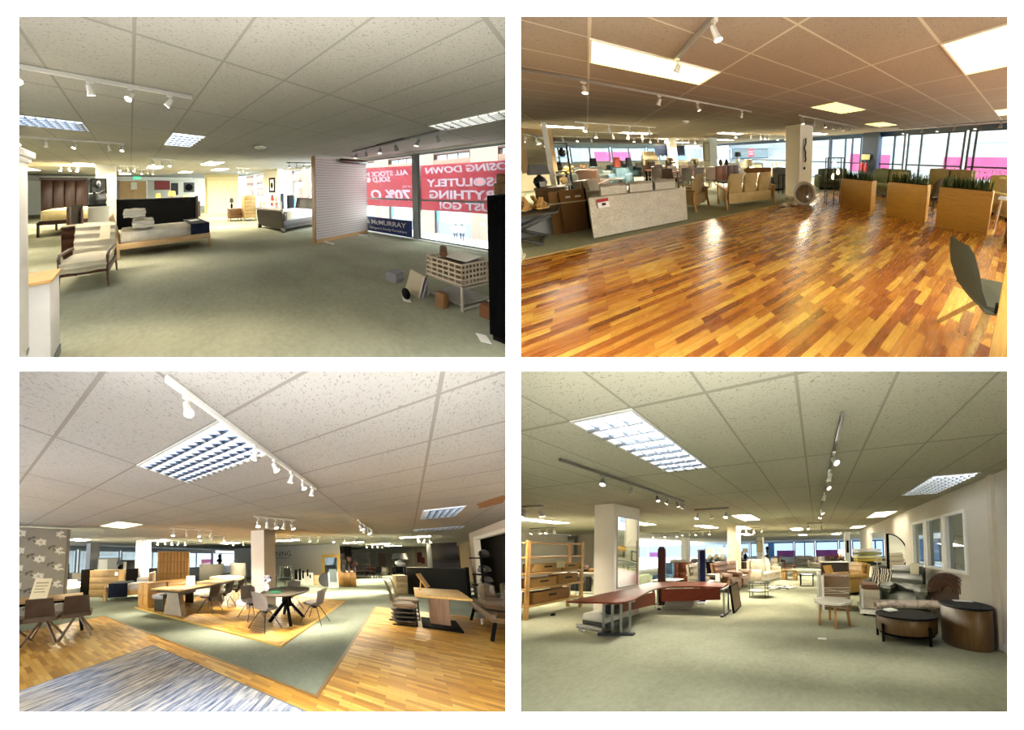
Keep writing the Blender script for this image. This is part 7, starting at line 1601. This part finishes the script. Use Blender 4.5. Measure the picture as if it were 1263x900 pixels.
for p, q in (((0,0,0),(0,0,.45)), ((.5,0,0),(.5,0,.45)), ((0,0,.45),(.5,0,.45)), ((0,0,.01),(.5,0,.01)), ((0,.4,0),(0,.4,.45)), ((.5,.4,0),(.5,.4,.45)), ((0,.4,.45),(.5,.4,.45)), ((0,0,.45),(0,.4,.45)), ((.5,0,.45),(.5,.4,.45))): fr.bar(p, q, .035)
thing('side_table', 'black cube framed side table at the aisle beside the wrapped cabinets', 'table', *P(1003, 722), 0, [('frame', fr, BLACK), ('top', B().box(.02, .48, .02, .38, .45, .465), plain('#8f8d88', .3))])
# ---- right cluster: wrapped cabinets, marble table, pallet, rug roll
def wrapped(label, u, v, rz, w, d, h, m, z=0):
    rn = random.Random(int(u*100)); b = B().box(-.012, w+.012, -.012, d+.012, .02, h+.012); 
    wr = NT('stretch film'); tr_ = wr.n('ShaderNodeBsdfTransparent'); g = wr.n('ShaderNodeBsdfGlossy'); g.inputs['Roughness'].default_value = .25
    mx = wr.n('ShaderNodeMixShader'); mx.inputs[0].default_value = .22; wr.link(tr_.outputs[0], mx.inputs[1]); wr.link(g.outputs[0], mx.inputs[2]); wr.link(mx.outputs[0], wr.out.inputs['Surface'])
    bands = B()
    for i in range(7): y = h*rn.uniform(.1, .9); bands.bar((0, -.016, y), (w, -.016, y+rn.uniform(-.12, .12)), .004, .012)
    return thing('wrapped_cabinet', label, 'cabinet', u, v, rz, [('body', B().box(0, w, 0, d, 0, h, .006), m), ('film', b, wr.m), ('film_fold', bands, plain('#cfc4b4', .3)), ('corner_guard', B().box(-.02, .03, -.02, .03, 0, h+.015), plain('#e6e6e6', .6))], z=z)
wu, wv_ = P(1016, 752)
wrapped('tall brown cabinet wrapped in film behind the marble topped table', .12, 5.55, rad(-4), .62, .55, .82, wood('#7d5638', '#65422a', 0))
thing('white_board', 'white boards stacked against the left side of the tall wrapped cabinet', 'boards', -.02, 5.62, 0, [('board', B().box(0, .05, 0, .6, 0, .86), plain('#d9d9d6', .6)), ('board', B().box(.06, .1, 0, .6, 0, .84), plain('#c2c2bf', .6))])
wrapped('low cream cabinet wrapped in film right of the tall wrapped one', .98, 5.35, rad(-6), .36, .68, .42, plain('#d8ceb4', .6), z=.12)
thing('film_wrapped_boards', 'brown boards wrapped in film on top of the low cream cabinet', 'boards', .98, 5.36, rad(-6), [('board', B().box(.01, .36, .02, .66, 0, .05), wood('#6e4a34', '#573826', 1)), ('board', B().box(.03, .33, .05, .6, .05, .09), wood('#7d5a42', '#65452f', 1))], z=.56)
thing('pallet', 'white platform trolley under the low cream wrapped cabinet', 'trolley', .9, 5.2, rad(-6), [('deck', B().box(0, .46, 0, .85, .07, .11), plain('#e4e2dc', .5)), ('rail', B().box(0, .46, -.02, .02, .05, .09), TRIMW), ('wheel', B().cyl(.1, .1, 0, .07, .035), BLACK), ('wheel', B().cyl(.36, .1, 0, .07, .035), BLACK)])
mt = B(); pts = [((.36+.03*math.sin(i*1.9)+.02*math.sin(i*3.1))*math.cos(2*PI*i/30), (.3+.025*math.cos(i*1.3))*math.sin(2*PI*i/30)) for i in range(30)]
MARB = plain('#ece6d8', .35, var=.12)
cu, cv = P(1027, 739, .47)
mt.prism(pts, .43, .475, 'z', .008)
ps = [('top', mt, MARB)]
for x, y in ((-.24, -.1), (.02, -.24), (.26, -.04), (-.05, .22)): ps.append(('leg', B().bar((x, y, .43), (x*1.12, y*1.12, 0), .05), wood('#b58a5a', '#99703f', 2)))
thing('side_table', 'small table with a ragged cream stone top on wooden legs', 'table', cu, cv-.05, 0, ps)
thing('leaflet', 'small white leaflet lying on the carpet in front of the stone topped table', 'leaflet', *P(1014, 787.5), .1, [(None, B().box(-.07, .07, -.03, .03, 0, .004), PAPER)])
# oval coffee table and drum table
RIBW = wood('#6b5132', '#54401f', 2, 1.6, .35)
ct, cvv = P(1117, 756, .42)
def ov(r, z): return (r, z)
ps = [('drum', B().lathe([(.43, .14), (.44, .16), (.44, .37), (.43, .39)], n=40, sy=.62), RIBW), ('top', B().lathe([(.455, .385), (.46, .4), (.455, .412)], n=40, sy=.62), plain('#0e0f11', .6, 0, .06, .15)), ('base_ring', B().lathe([(.40, .1), (.41, .14)], n=40, sy=.62), BLACK)]
for a in (28, 152, 208, 300): x, y = .45*math.cos(rad(a)), .28*math.sin(rad(a)); ps.append(('leg', B().bar((x, y, .28), (x, y, 0), .03), BLACK))
thing('coffee_table', 'low oval ribbed wooden coffee table with a black stone top', 'table', ct-.0, cvv, rad(4), ps)
thing('leaflet', 'white leaflets lying on the oval black stone table top', 'leaflet', *P(1098, 752.5, .42), .5, [(None, B().box(-.1, .1, -.07, .07, 0, .006).box(-.06, .12, -.03, .1, .006, .01), PAPER)], z=.4165)
du, dv = P(1190, 745, .6)
thing('side_table', 'tall round ribbed drum table with a black top by the right wall', 'table', du, dv, 0, [('drum', B().lathe([(.29, 0), (.3, .02), (.3, .56), (.29, .575)], n=36), RIBW), ('top', B().lathe([(.305, .575), (.31, .59), (.305, .605)], n=36), plain('#0e0f11', .6, 0, .06, .15))])
thing('leaflet', 'white leaflet lying on the tall drum table', 'leaflet', *P(1187, 742, .6), -.2, [(None, B().box(-.12, .12, -.05, .05, 0, .006), PAPER)], z=.608)
# green recliner sofa with zebra throw
GL = leather('#5f6455', .38)
def greenrec():
    u, v, rz = 1.35, 5.15, rad(-30)
    w, d = 1.05, .95
    recliner('olive grey leather recliner beneath the interior windows', 1.38, 5.42, rad(-30), .85, GL, h=1.05, d=.8)
    thing('price_card', 'cream price card on the headrest of the olive grey recliner', 'price tag', 2.05, 5.62, rad(-30), [(None, B().box(0, .16, 0, .01, 0, .26), plain('#ece6c8', .7))], z=.86, tilt=rot('X', rad(-12)))
greenrec()
t = NT('zebra'); wv2 = t.n('ShaderNodeTexWave'); wv2.inputs['Scale'].default_value = 5.5; wv2.inputs['Distortion'].default_value = 6; wv2.inputs['Detail'].default_value = 1.5; wv2.inputs['Detail Scale'].default_value = 1.2
t.link(t.rp(), wv2.inputs['Vector']); ZEB = t.fin(t.ramp(wv2.outputs['Fac'], [(.46, '#16130f'), (.54, '#ece6d8')]), .9)
thing('zebra_throw', 'black and white zebra striped throw draped beside the olive recliner', 'throw', 1.08, 5.95, rad(-25), [('drape', B().sheet(lambda a, c: (.75*a, .1+.25*c+.03*math.sin(a*8), .5+.5*c-.08*math.sin(a*PI)), 14, 10, .04), ZEB), ('tail', B().sheet(lambda a, c: (.0+.5*a-.1*c, .1-.35*c, .5-.06*math.sin(a*6)-.12*c), 10, 6, .05), ZEB)])
sofa('armchair', 'olive grey side chair supporting the zebra throw', 'armchair', .95, 6.4, rad(-25), .85, .8, .86, 1, leather('#4d5046'), arm=.16)
# rolled rug across the front
RB = NT('pale rug back'); nz = RB.noise(RB.rp(scale=(3, 3, 3)), 1.2, 2); RUGB = RB.fin(RB.ramp(nz, [(.44, '#d6c8b4'), (.5, '#a8968a'), (.56, '#d2c2ac')]), .9)
ZR = Z(1.7, 4.7, 745.5)
thing('rug_roll', 'long rolled cream rug lying across in front of the olive recliner', 'rug', 1.08, 4.62, rad(9), [('roll', B().tube([(0, 0, ZR), (.6, 0, ZR+.005), (1.13, 0, ZR)], .085, 16), RUGB), ('inner_end', B().cyl(0, 0, 0, .01, .05, n=14).xf(0, tr(-.012, 0, ZR) @ rot('Y', rad(90))), plain('#8a7866', .9))])
carton('dark storage box supporting the rolled cream rug', 1.3, 4.6, rad(9), .7, .14, ZR-.1, tape=False, mat=plain('#3a352f', .7), name='storage_box')
# yellow chairs and the things behind
YL = fabric('#c9a661', '#b8944f', 90)
recliner('mustard leather armchair left of the zebra throw', .62, 7.35, rad(-60), .85, leather('#b8924c'), h=1.0)
thing('chaise', 'pale mustard chaise beyond the wrapped cabinets', 'chaise', .05, 8.0, rad(-40), [('seat', B().cush(0, 1.0, 0, .55, .3, .46, .03), YL), ('backrest', B().sheet(lambda a, c: (-.15*c-.02, .55*a, .4+.4*c), 6, 8, .1), YL), ('leg', B().box(.05, .1, .05, .5, 0, .32).box(.88, .93, .05, .5, 0, .32), WALNUT)])
u, v = 2.3, 7.35
arc = [(.52*math.cos(PI*i/24-PI/2), 0, 1.3+.62*math.sin(PI*i/24-PI/2)) for i in range(25)]
thing('arched_mirror', 'half round black framed mirror standing against the wall beyond the interior windows', 'mirror', 2.05, 7.6, rad(-12), [('glass_face', B().prism([(p[0], p[2]) for p in arc], -.005, .012, 'y'), mirror()), ('frame', B().tube(arc+[(0, 0, .68)], .02, 6), BLACK), ('cross_bar', B().bar((0, -.01, .68), (0, -.01, 1.92), .025), BLACK), ('stand', B().bar((0, .05, .7), (0, .1, 0), .05), BLACK)])
# ribbed fan screen
b = B()
for k in range(6):
    r = .12+.055*k
    for i in range(26): a = PI*1.1*i/25-.15; b.sphere(r*.75*math.cos(a)*.95, -.01*k, .3+r*.75*math.sin(a)*1.1, .019, n=4)
thing('beaded_fan', 'round brown beaded fan ornament behind the olive recliner by the wall', 'ornament', 2.4, 4.88, rad(-30), [('beads', b, plain('#6e4a30', .5, var=.3)), ('disc', B().cyl(0, 0, 0, .02, .3, n=30).xf(0, tr(0, .03, .31) @ rot('X', rad(90))), plain('#4a3424', .6))], z=.36)
thing('stool', 'dark stool holding the beaded fan ornament', 'stool', 2.36, 4.9, 0, [('seat', B().cyl(0, 0, .3, .345, .17), WALNUT), ('leg', B().cyl(0, 0, 0, .3, .05), WALNUT)])
# stacked cushions on trolley
v = 9.3; u = U(1068, v)
table('trolley', 'metal trolley holding the pile of yellow and grey cushions', 'trolley', u-.5, v, 0, 1.1, .6, .8, plain('#9a9a96', .4), STEEL, .03)
for i, (c, l) in enumerate((('#3a3f3c', 'dark cushion at the bottom of the trolley pile'), ('#c9b44a', 'mustard cushion second from the bottom of the trolley pile'), ('#d8cf9a', 'pale yellow cushion in the middle of the trolley pile'), ('#8a8a50', 'olive cushion near the top of the trolley pile'), ('#e2dcc8', 'cream cushion on top of the trolley pile'))):
    thing('cushion', l, 'cushion', u+.05+.03*(i % 2), v+.3, .1*i, [(None, B().cush(-.48, .48, -.26, .26, 0, .115, .006), fabric(c, c, 90))], z=.815+.131*i, group='cushions piled on the trolley')
thing('shelf_trolley', 'white wire shelf trolley right of the cushion pile', 'trolley', U(1080, 8.8), 8.8, 0, [('frame', B().box(0, .03, 0, .03, 0, 1.15).box(.5, .53, 0, .03, 0, 1.15).box(0, .53, 0, .4, .55, .58).box(0, .53, 0, .4, 1.1, 1.13).box(0, .53, 0, .4, .95, .98), plain('#dcdcdc', .4)), ('load', B().box(.05, .48, .05, .35, .6, .8, .02), plain('#6a6a6c', .7))])
thing('coat_rail', 'rail of bright blue covers near the opening in the right wall', 'rail', U(1094, 9.6), 9.6, 0, [('frame', B().tube([(0, 0, 0), (0, 0, 1.5), (.7, 0, 1.5), (.7, 0, 0)], .02), STEEL), ('cover', B().cush(.05, .35, -.1, .1, .5, 1.45, .03), fabric('#1f3f9a', '#18327c', 80)), ('cover', B().cush(.36, .66, -.1, .1, .6, 1.45, .03), fabric('#27305c', '#1d2548', 80))])
# seen through the interior windows
sofa('sofa', 'dark sofa inside the side room behind the interior windows', 'sofa', 3.6, 6.2, rad(-70), 1.6, .9, .95, 2, leather('#1f1d1e'))
swivel_chair('dark wire-look chair in the side room near the right interior window', 3.3, 5.3, rad(-120), plain('#35332f', .6), BLACK, sh=.6, bh=1.25)
thing('glass_table', 'round glass table in the side room beneath the right interior window', 'table', 3.6, 4.9, 0, [('top', B().cyl(0, 0, 1.0, 1.03, .45), plain('#b9c4c2', .2)), ('base', B().cyl(0, 0, 0, 1.0, .08), BLACK)])
picture('picture', 'small framed print hanging in the side room seen through the right interior window', 'picture', 4.6, 7.9, rad(-20), .5, .75, z=1.25, fw=.05, inner=plain('#e4dcc8', .6), frame=plain('#8a6f3e', .4), art=B().box(-.1, .1, -.004, .004, .15, .5), art_mat=plain('#6a5c3c', .6))
struct('pillar', B().box(4.2, 5.2, 7.95, 8.3, 0, R.ceil), plain('#d6cfc2', .8))
# ---- ceiling fittings
louvre('large mirror finish louvred light at the upper left of the desk view', -1.9, -1.3, 1.27, 2.44, 4, 9, e=2.4, col='#e6eeff')
louvre('louvred light near the right wall over the olive recliner', 1.7, 2.3, 3.67, 4.87, 6, 12, e=1.6)
for a, c, l in ((1.7, 6.9, 'flat white ceiling panel above the half round mirror'), (-2.5, 6.07, 'flat white ceiling panel above the recliner row'), (1.7, 10.9, 'far white panel near the trolley cushions'), (-5.0, 8.0, 'flat white panel behind the pillar'), (-3.7, 9.0, 'flat panel over the black sideboard'), (-6.7, 6.0, 'flat louvred panel left of the pillar'), (-1.3, 10.87, 'far white panel over the aisle'), (-4.9, 13.3, 'far panel over the window sofas'), (-1.3, 15.7, 'far white panel over the blue window post'), (1.1, 15.7, 'far panel over the charcoal armchair'), (5, 5.5, 'panel light inside the side room'), (-9, 4.5, 'panel light over the pine shelf side')):
    panel_light(l, a, a+.6, c, c+1.2, e=5.5 if a != 1.7 else 2.6, col='#fff6e0')
track('dark track of six spotlights across the front of the pillar', (-2.75, 1.75), (-2.68, 3.95), (.22, .42, .66, .78, .9, .99), (25, -10, 10), size=.8, rail='#5c5a4e', can='#8d8b80', lit=False, power=44, beam=(1,.95,.85))
track('dark track running away above the aisle with silver spotlights', (.22, 1.72), (.15, 4.3), (.25, .45, .62, .9), (35, -20), size=.8, rail='#5c5a4e', can='#d6d4ca', lit=False, power=40, beam=(1,.95,.85))
track('short track with one glowing warm spotlight beyond the aisle track', (.14, 4.9), (.12, 6.4), (.3, .8), (0, 10), rail='#6a675a', can='#d6d4ca', power=22)
for x, y, n, w, l in ((877, 629, 3, .9, 'row of three dark spotlights above the recliner row'), (669, 652, 4, 1.4, 'row of spotlights along the left wall above the grey mirror'), (655, 626, 2, .5, 'pair of glowing spotlights above the pine shelf unit'), (925, 652, 4, 1.4, 'far row of spotlights above the cream pillar'), (858, 655, 5, 1.8, 'far row of glowing spotlights before the left windows'), (820, 658, 5, 1.8, 'farther row of small spotlights behind the pillar'), (1005, 646, 2, .6, 'pair of warm spotlights far along the aisle')):
    u, v = P(x, y, 2.5); track(l, (u-w*.5, v), (u+w*.5, v+.05), [(.08+.84*k/(n-1)) for k in range(n)], (10, -10, 0), rail='#77746a', can='#b9b6aa', size=1.15, power=60)
for o in bpy.data.objects:
    if '_o' in o: del o['_o']
